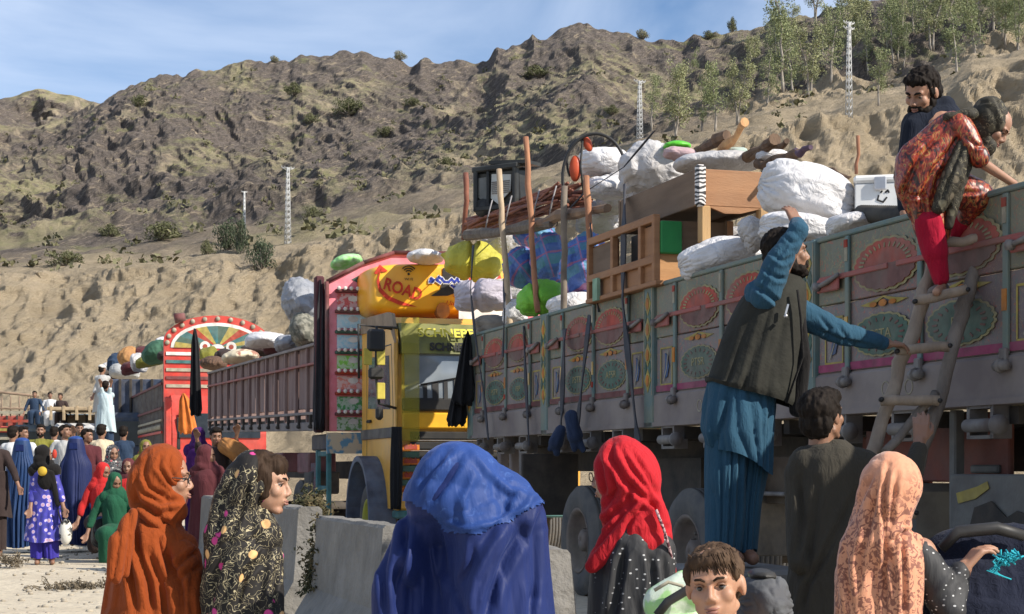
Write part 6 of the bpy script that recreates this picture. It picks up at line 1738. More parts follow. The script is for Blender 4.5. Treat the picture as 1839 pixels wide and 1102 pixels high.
f.cap(mb, (785, 930, 0), (760, 1010, -.02), 40, 52); f.cap(mb, (940, 1100, 0), (930, 1500, 0), 54, 80)
def bq(v, n):
    up = np.clip((v[:, 2] - np.percentile(v[:, 2], 78)) * 5, 0, 1)[:, None]
    v = v + (folds2(.020, 4.0, R(8), 33, 1.3, .5)(v, n) - v) * (1 - .8 * up)
    v = crease(f, [([(915, 935), (880, 985), (852, 1040), (838, 1110)], 10, -.022), ([(938, 950), (905, 1010), (885, 1060), (872, 1110)], 10, .03), ([(788, 955), (799, 1028), (825, 1083), (835, 1110)], 8, .026), ([(730, 919), (723, 992), (712, 1046), (716, 1110)], 7, .02), ([(700, 960), (688, 1020), (690, 1100)], 6, .014), ([(980, 905), (960, 960), (962, 1040), (950, 1110)], 8, .018), ([(808, 960), (812, 1030), (800, 1100)], 6, .02), ([(852, 970), (846, 1010), (820, 1060)], 7, .014)])(v, n)
    px_ = CX + (v[:, 0] + f.o.x) / (v[:, 1] + f.Y) * F; py_ = HY - (v[:, 2] + f.o.z - CH) / (v[:, 1] + f.Y) * F
    # deep hollow under the raised arm at left
    fr = (v[:, 1] < .02)
    g = np.exp(-((px_ - (785 - (py_ - 960) * .02)) / 34) ** 2) * np.clip((py_ - 925) / 60, 0, 1) * fr
    v = v.copy(); v[:, 1] += g * .17
    return folds2(.006, 13, R(6), 36, 1.2, .6)(v, n) * (1 - up) + v * up
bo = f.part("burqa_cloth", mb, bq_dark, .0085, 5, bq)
# the stiff embroidered cap lies over the cloth
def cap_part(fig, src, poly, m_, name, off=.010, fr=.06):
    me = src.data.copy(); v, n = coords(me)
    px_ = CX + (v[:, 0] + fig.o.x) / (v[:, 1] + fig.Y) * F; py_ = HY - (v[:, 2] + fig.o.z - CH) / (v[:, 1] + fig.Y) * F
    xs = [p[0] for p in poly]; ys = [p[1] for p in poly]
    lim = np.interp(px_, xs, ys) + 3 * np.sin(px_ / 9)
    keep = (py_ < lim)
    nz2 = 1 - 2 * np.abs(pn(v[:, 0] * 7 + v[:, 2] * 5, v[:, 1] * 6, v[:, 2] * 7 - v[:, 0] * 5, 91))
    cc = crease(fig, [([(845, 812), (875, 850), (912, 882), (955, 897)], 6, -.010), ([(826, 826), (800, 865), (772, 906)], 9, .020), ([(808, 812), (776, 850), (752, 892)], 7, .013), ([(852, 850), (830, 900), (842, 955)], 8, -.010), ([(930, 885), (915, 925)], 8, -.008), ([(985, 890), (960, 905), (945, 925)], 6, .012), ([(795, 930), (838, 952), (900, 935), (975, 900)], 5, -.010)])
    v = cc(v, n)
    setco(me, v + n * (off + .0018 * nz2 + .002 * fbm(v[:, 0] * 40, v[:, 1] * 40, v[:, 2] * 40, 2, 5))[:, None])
    bm = bmesh.new(); bm.from_mesh(me); bm.verts.ensure_lookup_table()
    bmesh.ops.delete(bm, geom=[bm.verts[i] for i in np.where(~keep)[0]], context='VERTS')
    bm.to_mesh(me); bm.free()
    me.materials.clear(); me.materials.append(m_)
    return link(name, me, fig.root)
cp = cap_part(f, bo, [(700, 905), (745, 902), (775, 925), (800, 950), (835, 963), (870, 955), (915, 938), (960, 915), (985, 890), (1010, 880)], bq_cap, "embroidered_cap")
m = MB()
def surf_line(fig, src, pts, r, m_, name, off=.016):
    v, n = coords(src.data); px_ = CX + (v[:, 0] + fig.o.x) / (v[:, 1] + fig.Y) * F; py_ = HY - (v[:, 2] + fig.o.z - CH) / (v[:, 1] + fig.Y) * F
    fr = v[:, 1] < np.median(v[:, 1]) + .1
    P = []
    for (x0, y0), (x1, y1) in zip(pts, pts[1:]):
        for t in np.linspace(0, 1, 8)[:-1]:
            d = (px_ - x0 - (x1 - x0) * t) ** 2 + (py_ - y0 - (y1 - y0) * t) ** 2 + (~fr) * 1e6 + (v[:, 1] * 300)
            i = int(np.argmin(d)); P.append(Vector(v[i]) + Vector(n[i]) * off)
    m = MB(); m.tube(P, r, 5); return m.build(name, m_, fig.root)
# ================================================================ 4. woman in the red scarf
redc = cloth("crimson_cloth", (.44, .018, .026), fold=.7, fs=8, fst=(1, 1, .35), var=.8, rough=.7, ang=R(20))
beadb = None
def beaded(name="beaded_black", c=(.02, .02, .022)):
    m, nt, b = newmat(name); co = objco(nt, (1, 1, 1.6))
    vo = N(nt, "ShaderNodeTexVoronoi", Scale=34, Randomness=.55); nt.links.new(co, vo.inputs['Vector'])
    r = ramp(nt, [(.16, (.45, .45, .45)), (.2, c)]); nt.links.new(vo.outputs['Distance'], r.inputs['Fac'])
    g = ramp(nt, [(.5, 0), (.56, 1)]); nt.links.new(noise(nt, objco(nt), 7, 2), g.inputs['Fac'])
    nt.links.new(mixc(nt, g.outputs['Color'], r.outputs['Color'], c), b.inputs['Base Color']); b.inputs['Roughness'].default_value = .7
    bumpn(nt, b, noise(nt, objco(nt, (1, 1, .3)), 9, 4, .5), .5, .03); MATS[name] = m; return m
beadb = beaded()
f = Fig("woman in a crimson headscarf over a beaded black dress, her back to us, facing left", 1135, 6.6, -.36)
mb = MB(); f.head(mb, 1112, 850, 0, 118, -112, 8, 0, ears=False, female=True); f.part("head", mb, sk_m, .006, 2, f.facefn()); f.face(thick=.6)
M, q = f.HM, f.hq; m = MB()
for t in (-1, 1): m.tube([M @ Vector((t * (.032 + .021 * math.cos(a)), -.094, .016 * math.sin(a))) for a in np.linspace(0, 2 * math.pi, 15)[:-1]], .002 * q, 5, closed=True)
m.build("spectacles", black, f.root)
mb = MB()
f.ell(mb, (1118, 845, 0), (52, 58, 64)); f.ell(mb, (1136, 862, 0), (52, 58, 68)); f.cap(mb, (1138, 890, 0), (1146, 945, 0), 50, 56); f.cap(mb, (1105, 905, -.02), (1112, 935, -.02), 26, 34)
f.cap(mb, (1120, 955, -.04), (1078, 1000, -.05), 34, 20); f.cap(mb, (1078, 1000, -.05), (1064, 1016, -.05), 20, 14); f.ell(mb, (1150, 968, 0), (58, 54, 40)); f.cap(mb, (1170, 960, 0), (1200, 1020, 0), 34, 14); f.cap(mb, (1182, 925, 0), (1206, 1030, 0), 20, 9)
f.part("headscarf", mb, redc, .0075, 4, many(folds2(.008, 9, R(28), 43), crease(f, [([(1100, 785), (1097, 822), (1121, 862), (1146, 884), (1177, 909), (1205, 996)], 6, .020), ([(1109, 794), (1134, 841), (1162, 878), (1190, 934), (1211, 990)], 5, .012), ([(1075, 816), (1084, 862), (1090, 897)], 5, .012), ([(1093, 838), (1106, 878), (1084, 915)], 5, .014), ([(1134, 869), (1128, 903), (1090, 934), (1053, 971)], 6, .018), ([(1146, 897), (1109, 934), (1056, 996)], 5, .016), ([(1162, 906), (1134, 928), (1121, 962)], 5, .016), ([(1125, 800), (1160, 850), (1185, 900)], 5, .009)])))
mb = MB(); f.cap(mb, (1135, 985, 0), (1130, 1500, 0), 60, 85); f.cap(mb, (1180, 990, -.03), (1170, 1120, -.06), 34, 34); f.cap(mb, (1088, 1005, 0), (1082, 1130, 0), 28, 30)
f.part("dress", mb, beadb, .009, 4, many(folds2(.016, 7, R(6), 53), crease(f, [([(1120, 985), (1112, 1040), (1100, 1110)], 7, .026), ([(1165, 985), (1172, 1040), (1165, 1110)], 6, .018), ([(1192, 1000), (1196, 1050), (1186, 1110)], 5, .014)])))
m = MB(); P = [(1178, 915, -.13), (1192, 950, -.12), (1202, 985, -.1), (1210, 1020, -.06)]
m.tube([f.P(*p) for p in P], .006, 5); m.build("sequin_trim", mat("sequin", (.45, .3, .3), (.1, .03, .04), scale=90, lo=.48, hi=.52), f.root)

# ================================================================ 5. boy
f = Fig("boy with light brown fringe looking at the camera over his shoulder, bottom of the picture", 1285, 5.2, -.36)
mb = MB(); f.head(mb, 1284, 1052, 0, 146, -16, 2, -6); f.cap(mb, (1290, 1180, .05), (1290, 1230, .05), 62, 82)
f.part("head", mb, skin("skin_boy", (.42, .23, .145)), .0055, 2, f.facefn()); f.face(brow=hairb, thick=1.0)
hairy = mat("boy_brown_hair", (.045, .027, .017), (.095, .060, .038), scale=26, st=(1, 1, .2), rough=.75, bump=.8, bscale=90, bdist=.006, bst=(1, 1, .12), spec=.12)
f.hairpart(hairy, [((0, .026, .043), (.082, .090, .078)), ((0, .05, -.005), (.075, .060, .07)), ((0, -.040, .074), (.062, .042, .030)), ((.066, -.012, .040), (.016, .036, .030)), ((-.066, -.012, .040), (.016, .036, .030))], amp=.003, vox=.005)
def fringe(rn):
    a = rn.uniform(-1.2, 1.2); z = rn.uniform(.060, .10)
    return (.068 * math.sin(a), -.070 * math.cos(a) - .006, z), (.10 * math.sin(a) + .25, -.1 * math.cos(a), -1)
f.locks(hairy, 170, 3, fringe, .038, .0022)
def crownl(rn):
    a = rn.uniform(0, 6.28); e = rn.uniform(.3, 1.4)
    return (.078 * math.cos(a) * math.cos(e), .026 + .086 * math.sin(a) * math.cos(e), .044 + .076 * math.sin(e)), (.45 * math.cos(a) + .15, .3 * math.sin(a) - .35, -.9 * math.cos(e) - .15)
f.locks(hairy, 260, 5, crownl, .032, .0022)
mb = MB(); f.cap(mb, (1225, 1240, .05), (1355, 1240, .05), 50, 50); f.cap(mb, (1290, 1250, .05), (1290, 1560, .05), 90, 80); f.part("shirt", mb, cloth("boy_shirt", (.10, .11, .14)), .012, 4, folds(.01, 8, 2, 0, 3))

# ================================================================ 6. man in blue with the dark vest
f = Fig("tall bearded man in blue", 1330, 9.3, .70)
f.root['label'] = "tall bearded man in blue with dark vest, reaching up with one arm, other on ladder"
mb = MB(); f.head(mb, 1414, 456, .02, 88, 96, -6, 0, ndir=(-.03, .01, -.14))
wr = f.P(1428, 398, .12); f.cap(mb, (1384, 525, -.12), (1436, 412, -.14), 17, 15); mb.cap(f.P(1436, 412, -.14), wr, .04, .028)
f.hand(mb, wr, (-.09, .45, .55), (-.3, .6, -.5), 1, .35, 1.0, .13)
wl_ = f.P(1594, 617, .18); f.cap(mb, (1440, 560, .06), (1512, 600, .1), 19, 16); mb.cap(f.P(1512, 600, .1), wl_, .042, .03)
f.hand(mb, wl_, (1, .15, -.02), (.1, .25, -1), -1, .75, 1.0)
f.cap(mb, (1395, 545, .02), (1355, 680, .02), 38, 44); f.cap(mb, (1318, 760, .0), (1308, 985, 0), 30, 20); f.cap(mb, (1350, 760, .04), (1336, 985, .06), 30, 18); f.cap(mb, (1308, 990, 0), (1325, 1003, -.15), 14, 12); f.cap(mb, (1336, 990, .06), (1352, 1003, -.08), 14, 12)
f.part("body", mb, sk_d, .0065, 2, f.facefn()); f.face(thick=1.3)
f.hairpart(hairm, [((0, .028, .045), (.086, .093, .082)), ((0, .055, -.01), (.08, .06, .07)), ((0, -.04, .082), (.068, .048, .042)), ((0, -.07, .075), (.05, .025, .025)), ((.066, -.0, .012), (.016, .03, .035)), ((-.066, -.0, .012), (.016, .03, .035))], amp=.0035)
f.beard(seed=3)
bluek = cloth("slate_blue_cotton", (.032, .085, .135), fold=.8, fs=8, var=.75)
mb = MB(); f.cap(mb, (1374, 532, -.12), (1398, 470, -.14), 27, 25); f.cap(mb, (1398, 470, -.14), (1434, 414, -.14), 24, 17); mb.cap(f.P(1434, 414, -.14), f.P(1431, 403, .02), .056, .044); f.cap(mb, (1366, 528, -.06), (1390, 560, -.06), 30, 28)
f.part("raised_sleeve", mb, bluek, .0075, 4, many(folds2(.007, 12, R(50), 63), crease(f, [([(1352, 510), (1380, 530), (1400, 545)], 5, .016), ([(1368, 480), (1395, 500), (1412, 500)], 4, .012), ([(1384, 455), (1405, 470), (1425, 460)], 4, .010), ([(1360, 540), (1385, 480), (1420, 430)], 4, .007), ([(1408, 425), (1425, 438), (1436, 430)], 4, .008)])))
mb = MB(); f.cap(mb, (1436, 562, .04), (1510, 598, .09), 27, 22); f.cap(mb, (1510, 598, .09), (1584, 615, .17), 22, 14)
f.part("reaching_sleeve", mb, bluek, .0075, 4, many(folds2(.007, 10, R(-40), 66), crease(f, [([(1470, 565), (1490, 590), (1480, 612)], 4, .010), ([(1505, 585), (1520, 605), (1515, 620)], 4, .008), ([(1460, 590), (1510, 610), (1570, 622)], 4, .009)])))
vestm = mat("olive_quilted_vest", (.024, .024, .019), (.016, .016, .013), rough=.9, scale=5, bump=.5, bscale=9, bdist=.03, dust=.2, dustc=(.07, .065, .05))
drape(f, "vest", [(1405, 492, .03, 28, .07, .0, .0), (1402, 508, .02, 46, .12, .05, 0), (1388, 535, .02, 60, .17, .1, .05), (1376, 580, .02, 72, .19, .25, .1), (1364, 630, .02, 80, .2, .35, .18), (1354, 670, .01, 86, .21, .45, .25), (1350, 700, .0, 85, .2, .6, -.28), (1348, 708, 0, 80, .19, .5, -.3)], vestm, 7, 5)
mb = MB(); f.cap(mb, (1380, 500, .02), (1430, 503, .04), 15, 13); f.part("vest_collar", mb, vestm, .008, 3)
mb = MB(); f.cap(mb, (1438, 570, -.04), (1444, 640, -.08), 9, 12); f.cap(mb, (1444, 640, -.08), (1432, 735, -.06), 13, 15)
f.part("vest_lining", mb, blk, .008, 3, folds2(.008, 12, 0, 3))
m = MB(); m.box(f.P(1413, 555, -.20), (.010, .01, .055), (0, R(15), 0)); m.cyl(f.P(1411, 566, -.205), f.P(1411, 568, -.225), .01, n=8); m.build("zip_pull", chrome, f.root)
m = MB(); m.tube([f.P(1432, 520, -.165), f.P(1438, 570, -.17), f.P(1442, 640, -.16), f.P(1412, 724, -.15)], .007, 6); m.build("vest_edge", blk, f.root)
drape(f, "kameez", [(1332, 680, 0, 60, .15, .3), (1326, 730, 0, 64, .17, .9), (1322, 780, 0, 62, .18, 1.1, -.15), (1326, 822, 0, 58, .17, 1.2, -.45)], bluek, 9, 8)
drape(f, "shalwar", [(1310, 750, 0, 42, .13, .4), (1304, 850, -.02, 37, .12, .9), (1302, 930, -.02, 34, .11, 1.0), (1299, 992, -.02, 31, .10, 1.0)], bluek, 7, 11)
drape(f, "shalwar_leg", [(1348, 750, .05, 40, .12, .4), (1346, 830, .06, 36, .12, .9), (1338, 900, .06, 30, .11, .9), (1334, 988, .06, 26, .10, .9)], bluek, 7, 12)
# the box he stands on
p = W(1335, HY, 9.35)
m = MB(); m.box((0, 0, .34), (.9, .55, .66), bev=.02); o = m.build("packing_trunk", mat("dull_tin_trunk", (.16, .16, .155), (.10, .10, .10), rough=.6, dust=.5)); o.location = (p.x, p.y, .0); o.rotation_euler = (0, 0, ROT)
tag(o, "dull grey tin trunk that the man in blue stands on, hidden behind the boy", "trunk")

# ================================================================ 7. man in the dark shirt holding the ladder
f = Fig("man with short black hair in a dark olive shirt, seen from behind, holding the ladder", 1480, 8.3, 0)
mb = MB(); f.head(mb, 1478, 748, 0, 96, 134, -10, 0)
wr = f.P(1652, 792, .12); f.cap(mb, (1585, 850, 0), (1632, 868, -.02), 20, 18); mb.cap(f.P(1632, 868, -.02), wr, .045, .03)
f.hand(mb, wr, (.12, .2, 1), (.1, 1, .1), 1, .55, 1.05, .1)
f.cap(mb, (1490, 850, 0), (1485, 1020, .03), 40, 44); f.cap(mb, (1465, 1020, 0), (1460, 1270, 0), 34, 22); f.cap(mb, (1515, 1020, 0), (1520, 1270, 0), 34, 22)
f.part("body", mb, sk_d, .0065, 2)
f.hairpart(hairm, [((0, .022, .045), (.086, .095, .082)), ((0, .055, -.02), (.078, .055, .07)), ((0, -.035, .08), (.068, .05, .042)), ((.07, .01, .02), (.016, .04, .035)), ((-.07, .01, .02), (.016, .04, .035))], amp=.0035, seed=4)
dsh = cloth("dark_olive_shirt", (.050, .045, .036), fold=.8, fs=7, var=.8)
mb = MB(); f.cap(mb, (1450, 835, 0), (1545, 838, 0), 36, 36); f.cap(mb, (1545, 838, 0), (1600, 858, -.01), 34, 27); f.cap(mb, (1600, 858, -.01), (1632, 868, -.02), 26, 22); mb.cap(f.P(1632, 868, -.02), f.P(1650, 806, .1), .058, .042)
f.cap(mb, (1436, 850, 0), (1445, 1000, 0), 28, 34); f.cap(mb, (1490, 850, .02), (1480, 1040, .02), 66, 66); f.cap(mb, (1480, 1040, .02), (1478, 1180, .02), 68, 74); f.cap(mb, (1478, 806, .02), (1480, 822, .02), 26, 40); f.cap(mb, (1432, 870, -.0), (1436, 1010, -.1), 24, 20)
f.part("kameez", mb, dsh, .009, 4, many(folds2(.010, 5, R(12), 91), crease(f, [([(1436, 860), (1440, 930), (1432, 1000)], 6, .016), ([(1470, 860), (1462, 950), (1440, 1040)], 7, .012), ([(1545, 870), (1510, 940), (1470, 1020)], 7, .014), ([(1560, 880), (1540, 960), (1500, 1050)], 6, .012), ([(1575, 845), (1560, 868), (1540, 880)], 5, .014), ([(1480, 1000), (1450, 1050), (1440, 1100)], 6, .018)])))
mb = MB(); f.cap(mb, (1455, 1150, 0), (1455, 1270, 0), 40, 28); f.cap(mb, (1515, 1150, 0), (1520, 1270, 0), 40, 28); f.part("shalwar", mb, dsh, .012, 3, folds(.015, 8, .8, 0, 9))

# ================================================================ 8. woman in the peach lace veil
def lace(name, c, c2, zlow):
    m, nt, b = newmat(name); co = objco(nt)
    vo = N(nt, "ShaderNodeTexNoise", Scale=34, Detail=2, Distortion=1.8); nt.links.new(co, vo.inputs['Vector'])
    r = ramp(nt, [(.50, 0), (.54, 1)]); nt.links.new(vo.outputs['Fac'], r.inputs['Fac'])
    sx = nt.nodes.new("ShaderNodeSeparateXYZ"); nt.links.new(co, sx.inputs[0])
    n2 = N(nt, "ShaderNodeMath", operation='MULTIPLY_ADD'); n2.inputs[1].default_value = .5; nt.links.new(noise(nt, co, 3.5, 3), n2.inputs[0]); nt.links.new(sx.outputs['Z'], n2.inputs[2])
    g = ramp(nt, [(0, 0), (1, 1)]); mr_ = N(nt, "ShaderNodeMapRange"); mr_.inputs[1].default_value = zlow + .42; mr_.inputs[2].default_value = zlow + .28; nt.links.new(n2.outputs[0], mr_.inputs[0])
    ml = N(nt, "ShaderNodeMath", operation='MULTIPLY'); nt.links.new(r.outputs['Color'], ml.inputs[0]); nt.links.new(mr_.outputs[0], ml.inputs[1])
    nt.links.new(mixc(nt, ml.outputs[0], c, c2), b.inputs['Base Color']); b.inputs['Roughness'].default_value = .75
    b.inputs['Sheen Weight'].default_value = .2
    bumpn(nt, b, noise(nt, objco(nt, (1, 1, .3)), 8, 4, .5), .6, .03); MATS[name] = m; return m
peach = lace("peach_lace", (.56, .25, .14), (.22, .08, .05), 1.42)
f = Fig("woman in a long peach lace veil seen from behind, hand on the dark bag", 1595, 6.2, -.36)
mb = MB(); f.head(mb, 1600, 882, .0, 120, 150, 6, 0, ears=False, female=True)
f.part("head", mb, sk_m, .007, 2)
wr = f.P(1732, 1018, .02); mb = MB(); f.cap(mb, (1655, 990, 0), (1706, 1085, 0), 26, 22); mb.cap(f.P(1706, 1085, 0), wr, .042, .028)
f.hand(mb, wr, (.75, .2, .8), (.7, .2, -.8), -1, .75, 1.0); f.part("arm", mb, sk_m, .0055, 2)
mb = MB()
f.ell(mb, (1600, 872, 0), (56, 60, 62)); f.ell(mb, (1590, 900, 0), (52, 60, 62)); f.cap(mb, (1585, 920, 0), (1575, 975, 0), 52, 62); f.cap(mb, (1560, 985, .0), (1545, 1040, 0), 52, 46); f.cap(mb, (1620, 985, 0), (1630, 1060, 0), 36, 28)
f.cap(mb, (1545, 1040, 0), (1560, 1200, 0), 48, 60); f.cap(mb, (1612, 1010, -.03), (1600, 1180, -.03), 48, 52); f.cap(mb, (1640, 975, -.02), (1640, 1000, -.02), 20, 22)
f.part("veil", mb, peach, .008, 4, many(folds2(.009, 9, R(14), 103), crease(f, [([(1594, 835), (1587, 894), (1589, 948), (1589, 1020), (1590, 1110)], 5, .022), ([(1571, 848), (1545, 894), (1525, 940)], 6, .012), ([(1610, 850), (1602, 910), (1594, 986), (1610, 1063)], 5, .014), ([(1625, 940), (1621, 986), (1625, 1063), (1622, 1110)], 5, .018), ([(1579, 860), (1564, 929), (1545, 1002), (1540, 1060)], 6, .016), ([(1640, 950), (1612, 962), (1600, 975)], 4, .014), ([(1515, 980), (1520, 1040), (1530, 1100)], 6, .014)])))
mb = MB(); f.cap(mb, (1648, 990, .0), (1690, 1060, 0), 28, 32); f.cap(mb, (1690, 1060, 0), (1706, 1095, -.01), 32, 34); mb.cap(f.P(1708, 1088, -.01), f.P(1726, 1032, .01), .062, .042); f.cap(mb, (1700, 1100, 0), (1690, 1190, 0), 30, 26)
f.part("beaded_sleeve", mb, beadb, .009, 4, folds(.014, 9, 2, R(-30), 109))
mb = MB(); f.cap(mb, (1600, 1150, 0), (1590, 1550, 0), 60, 90); f.part("skirt", mb, blk, .014, 3, folds(.02, 7, 1, 0, 3))
# dark bag she holds, with turquoise yarn
navy = cloth("navy_canvas", (.016, .019, .034), fold=.9, fs=6, fst=(1, 1, 1), var=.7)
g = Fig("large dark navy travel bag with turquoise yarn tied on, at the bottom right corner", 1760, 6.35, -.1, name="travel_bag", cat="bag")
mb = MB(); g.cap(mb, (1700, 995, .1), (1835, 985, .1), 38, 40); g.cap(mb, (1700, 1060, .1), (1860, 1060, .1), 70, 75); g.cap(mb, (1720, 1110, .1), (1850, 1110, .1), 80, 80)
g.part("bag_body", mb, navy, .011, 4, many(folds(.02, 5, 3, R(20), 5), folds(.006, 16, 8, 0, 8)))
m = MB(); m.tube([g.P(x, y, -.03) for x, y in ((1690, 985), (1720, 955), (1790, 948), (1840, 962))], [.02, .024, .024, .02], 8); m.build("handle", black, g.root)
rn = random.Random(6); m = MB(); tq = mat("turquoise_yarn", (.03, .42, .50), (.02, .3, .38), bump=.3)
for i in range(46):
    a, b_ = rn.gauss(0, 1), rn.gauss(0, 1); c = (1812 + a * 9 - (rn.random()) * 10, 1004 - a * 6 + b_ * 4)
    m.tube([g.P(c[0], c[1], -.19), g.P(c[0] + rn.gauss(0, 8), c[1] + rn.gauss(0, 6), -.21), g.P(c[0] + rn.gauss(0, 9), c[1] + rn.gauss(0, 7), -.19)], .0035, 5)
for i in range(5): m.tube([g.P(1800 - i, 1012, -.19), g.P(1792 - i * 5, 1020 + i, -.2), g.P(1788 + i * 7, 1032 + i * 2, -.19)], .0028, 5)
tag(m.build("turquoise_yarn", tq, g.root), kind="stuff")

# ================================================================ 9. girl climbing down, in red and gold
def brocade():
    m, nt, b = newmat("red_gold_brocade"); co = objco(nt)
    r = ramp(nt, [(.38, (.025, .012, .008)), (.46, (.15, .018, .012)), (.50, (.26, .028, .015)), (.57, (.30, .05, .018)), (.61, (.42, .22, .06)), (.66, (.06, .025, .015))])
    n1 = N(nt, "ShaderNodeTexNoise", Scale=17, Detail=6, Distortion=2.2); nt.links.new(objco(nt, (1.6, 1, .8)), n1.inputs['Vector']); nt.links.new(n1.outputs['Fac'], r.inputs['Fac'])
    nt.links.new(r.outputs['Color'], b.inputs['Base Color']); b.inputs['Roughness'].default_value = .42; b.inputs['Specular IOR Level'].default_value = .5
    bumpn(nt, b, noise(nt, objco(nt, (1, 1, .4)), 9, 4, .5), .6, .03); MATS["red_gold_brocade"] = m; return m
broc = brocade()
shawl = veil_mat("olive_black_shawl", (.034, .030, .022), [(.16, .14, .09), (.12, .10, .07), (.10, .09, .06)], 1.1)
crimson = cloth("crimson_trouser", (.36, .012, .035), fold=.7)
f = Fig("girl in a shiny red and gold dress and crimson trousers stepping backward onto the ladder", 1680, 9.75, 2.16)
mb = MB(); f.head(mb, 1784, 228, -.02, 74, 62, 42, 6, ears=False, female=True, ndir=(-.07, .02, -.04))
f.cap(mb, (1715, 238, 0), (1660, 310, 0), 26, 28); f.cap(mb, (1722, 228, -.1), (1758, 288, -.12), 13, 12); wr = f.P(1818, 328, .0); mb.cap(f.P(1758, 288, -.12), wr, .032, .022)
f.hand(mb, wr, (.55, .1, -.8), (.2, .8, -.5), 1, .5, .85)
f.cap(mb, (1655, 330, .0), (1674, 425, -.03), 18, 13); f.cap(mb, (1674, 425, -.03), (1690, 512, -.05), 12, 9); f.cap(mb, (1690, 518, -.02), (1682, 524, -.16), 10, 8); f.cap(mb, (1690, 340, .05), (1750, 356, .1), 18, 14); f.cap(mb, (1755, 362, .1), (1735, 420, .3), 16, 11)
f.part("body", mb, sk_m, .0065, 2, f.facefn()); f.face(thick=.7)
mb = MB(); f.ell(mb, (1712, 240, 0), (40, 44, 40)); f.cap(mb, (1705, 245, 0), (1655, 295, 0), 42, 48); f.cap(mb, (1655, 295, 0), (1645, 330, 0), 48, 40); f.cap(mb, (1648, 330, 0), (1676, 412, 0), 38, 32); f.cap(mb, (1690, 330, 0), (1752, 352, 0), 34, 32); f.cap(mb, (1752, 352, 0), (1740, 385, .1), 30, 22)
f.cap(mb, (1724, 225, -.1), (1758, 283, -.12), 22, 19)
f.part("dress", mb, broc, .008, 4, many(folds2(.012, 7, R(-24), 113), crease(f, [([(1700, 230), (1650, 280), (1625, 340), (1640, 400)], 5, .018), ([(1720, 250), (1680, 300), (1655, 350), (1662, 410)], 5, .018), ([(1700, 330), (1730, 345), (1760, 345)], 4, .012), ([(1735, 245), (1752, 262), (1768, 262)], 4, .01), ([(1625, 350), (1648, 352), (1668, 345)], 4, .012)])))
mb = MB(); f.ell(mb, (1778, 212, -.02), (32, 34, 40), (0, R(-12), 0)); f.ell(mb, (1768, 226, 0), (28, 32, 36)); f.cap(mb, (1760, 235, -.0), (1730, 232, -.0), 28, 26); f.cap(mb, (1775, 262, -.05), (1752, 285, -.06), 16, 12); f.cap(mb, (1740, 240, -.10), (1712, 315, -.12), 15, 20); f.cap(mb, (1712, 315, -.12), (1686, 372, -.12), 21, 13)
f.cap(mb, (1730, 290, -.08), (1704, 405, -.08), 18, 8); f.cap(mb, (1745, 205, -.1), (1700, 210, -.1), 12, 8)
f.part("headscarf", mb, shawl, .007, 3, many(folds2(.009, 14, R(25), 123), crease(f, [([(1755, 185), (1790, 180), (1805, 215)], 3, .009), ([(1735, 250), (1712, 300), (1690, 360)], 4, .014)])))
mb = MB(); f.cap(mb, (1668, 400, -.05), (1680, 455, -.05), 25, 22); f.cap(mb, (1680, 455, -.05), (1690, 500, -.05), 20, 15); f.cap(mb, (1740, 380, .1), (1722, 415, .2), 20, 15)
f.part("trousers", mb, crimson, .008, 3, folds(.008, 14, 2, 0, 7))
mb = MB(); f.cap(mb, (1692, 520, .02), (1676, 525, -.1), 14, 11); f.part("shoe", mb, mat("grey_shoe", (.16, .13, .12), dust=.4), .006, 3)
m = MB()
for off in (0, 9):
    P = [(1640 + off, 250), (1618 + off * 1.3, 300), (1630 + off * 1.5, 355), (1650 + off * 2, 425)]
    m.tube([f.P(x, y, -.15 + (.04 if i == 0 else 0)) for i, (x, y) in enumerate(P)], .008, 5)
# ================================================================ 10. bearded man standing in the truck
f = Fig("bearded man in a navy shirt standing in the painted truck, looking down behind the girl", 1672, 10.9, 1.81)
mb = MB(); f.head(mb, 1655, 166, 0, 80, -48, 30, 10, ndir=(.05, .03, -.13)); f.cap(mb, (1685, 240, .05), (1690, 400, .05), 46, 44); f.cap(mb, (1640, 235, 0), (1625, 320, 0), 16, 13); wr = f.P(1624, 385, -.1); mb.cap(f.P(1625, 320, 0), wr, .04, .028)
f.hand(mb, wr, (0, -.15, -1), (.6, .2, 0), 1, .5, 1.0); f.cap(mb, (1675, 400, .05), (1672, 645, .05), 26, 20); f.cap(mb, (1705, 400, .05), (1708, 645, .05), 26, 20)
f.part("body", mb, sk_m, .0065, 2, f.facefn()); f.face(thick=1.4)
f.hairpart(hairm, [((0, .026, .046), (.087, .094, .083)), ((0, .055, -.01), (.08, .06, .07)), ((0, -.045, .084), (.060, .040, .030)), ((.064, .0, .02), (.018, .03, .036)), ((-.064, .0, .02), (.018, .03, .036))], amp=.004, seed=7)
f.beard(seed=9)
navs = cloth("navy_shirt", (.018, .022, .034), fold=.6)
mb = MB(); f.cap(mb, (1648, 222, .02), (1698, 212, .05), 27, 27); f.cap(mb, (1678, 250, .05), (1690, 430, .05), 44, 50); f.cap(mb, (1642, 228, 0), (1628, 315, 0), 24, 20); f.cap(mb, (1628, 315, 0), (1625, 372, -.08), 19, 14); f.cap(mb, (1664, 196, .04), (1696, 190, .05), 16, 18)
f.part("shirt", mb, navs, .010, 3, folds(.012, 9, 2, R(-10), 133))
mb = MB(); f.cap(mb, (1678, 420, .05), (1674, 640, .05), 32, 26); f.cap(mb, (1706, 420, .05), (1708, 640, .05), 32, 26); f.part("trousers", mb, blk, .014, 3)

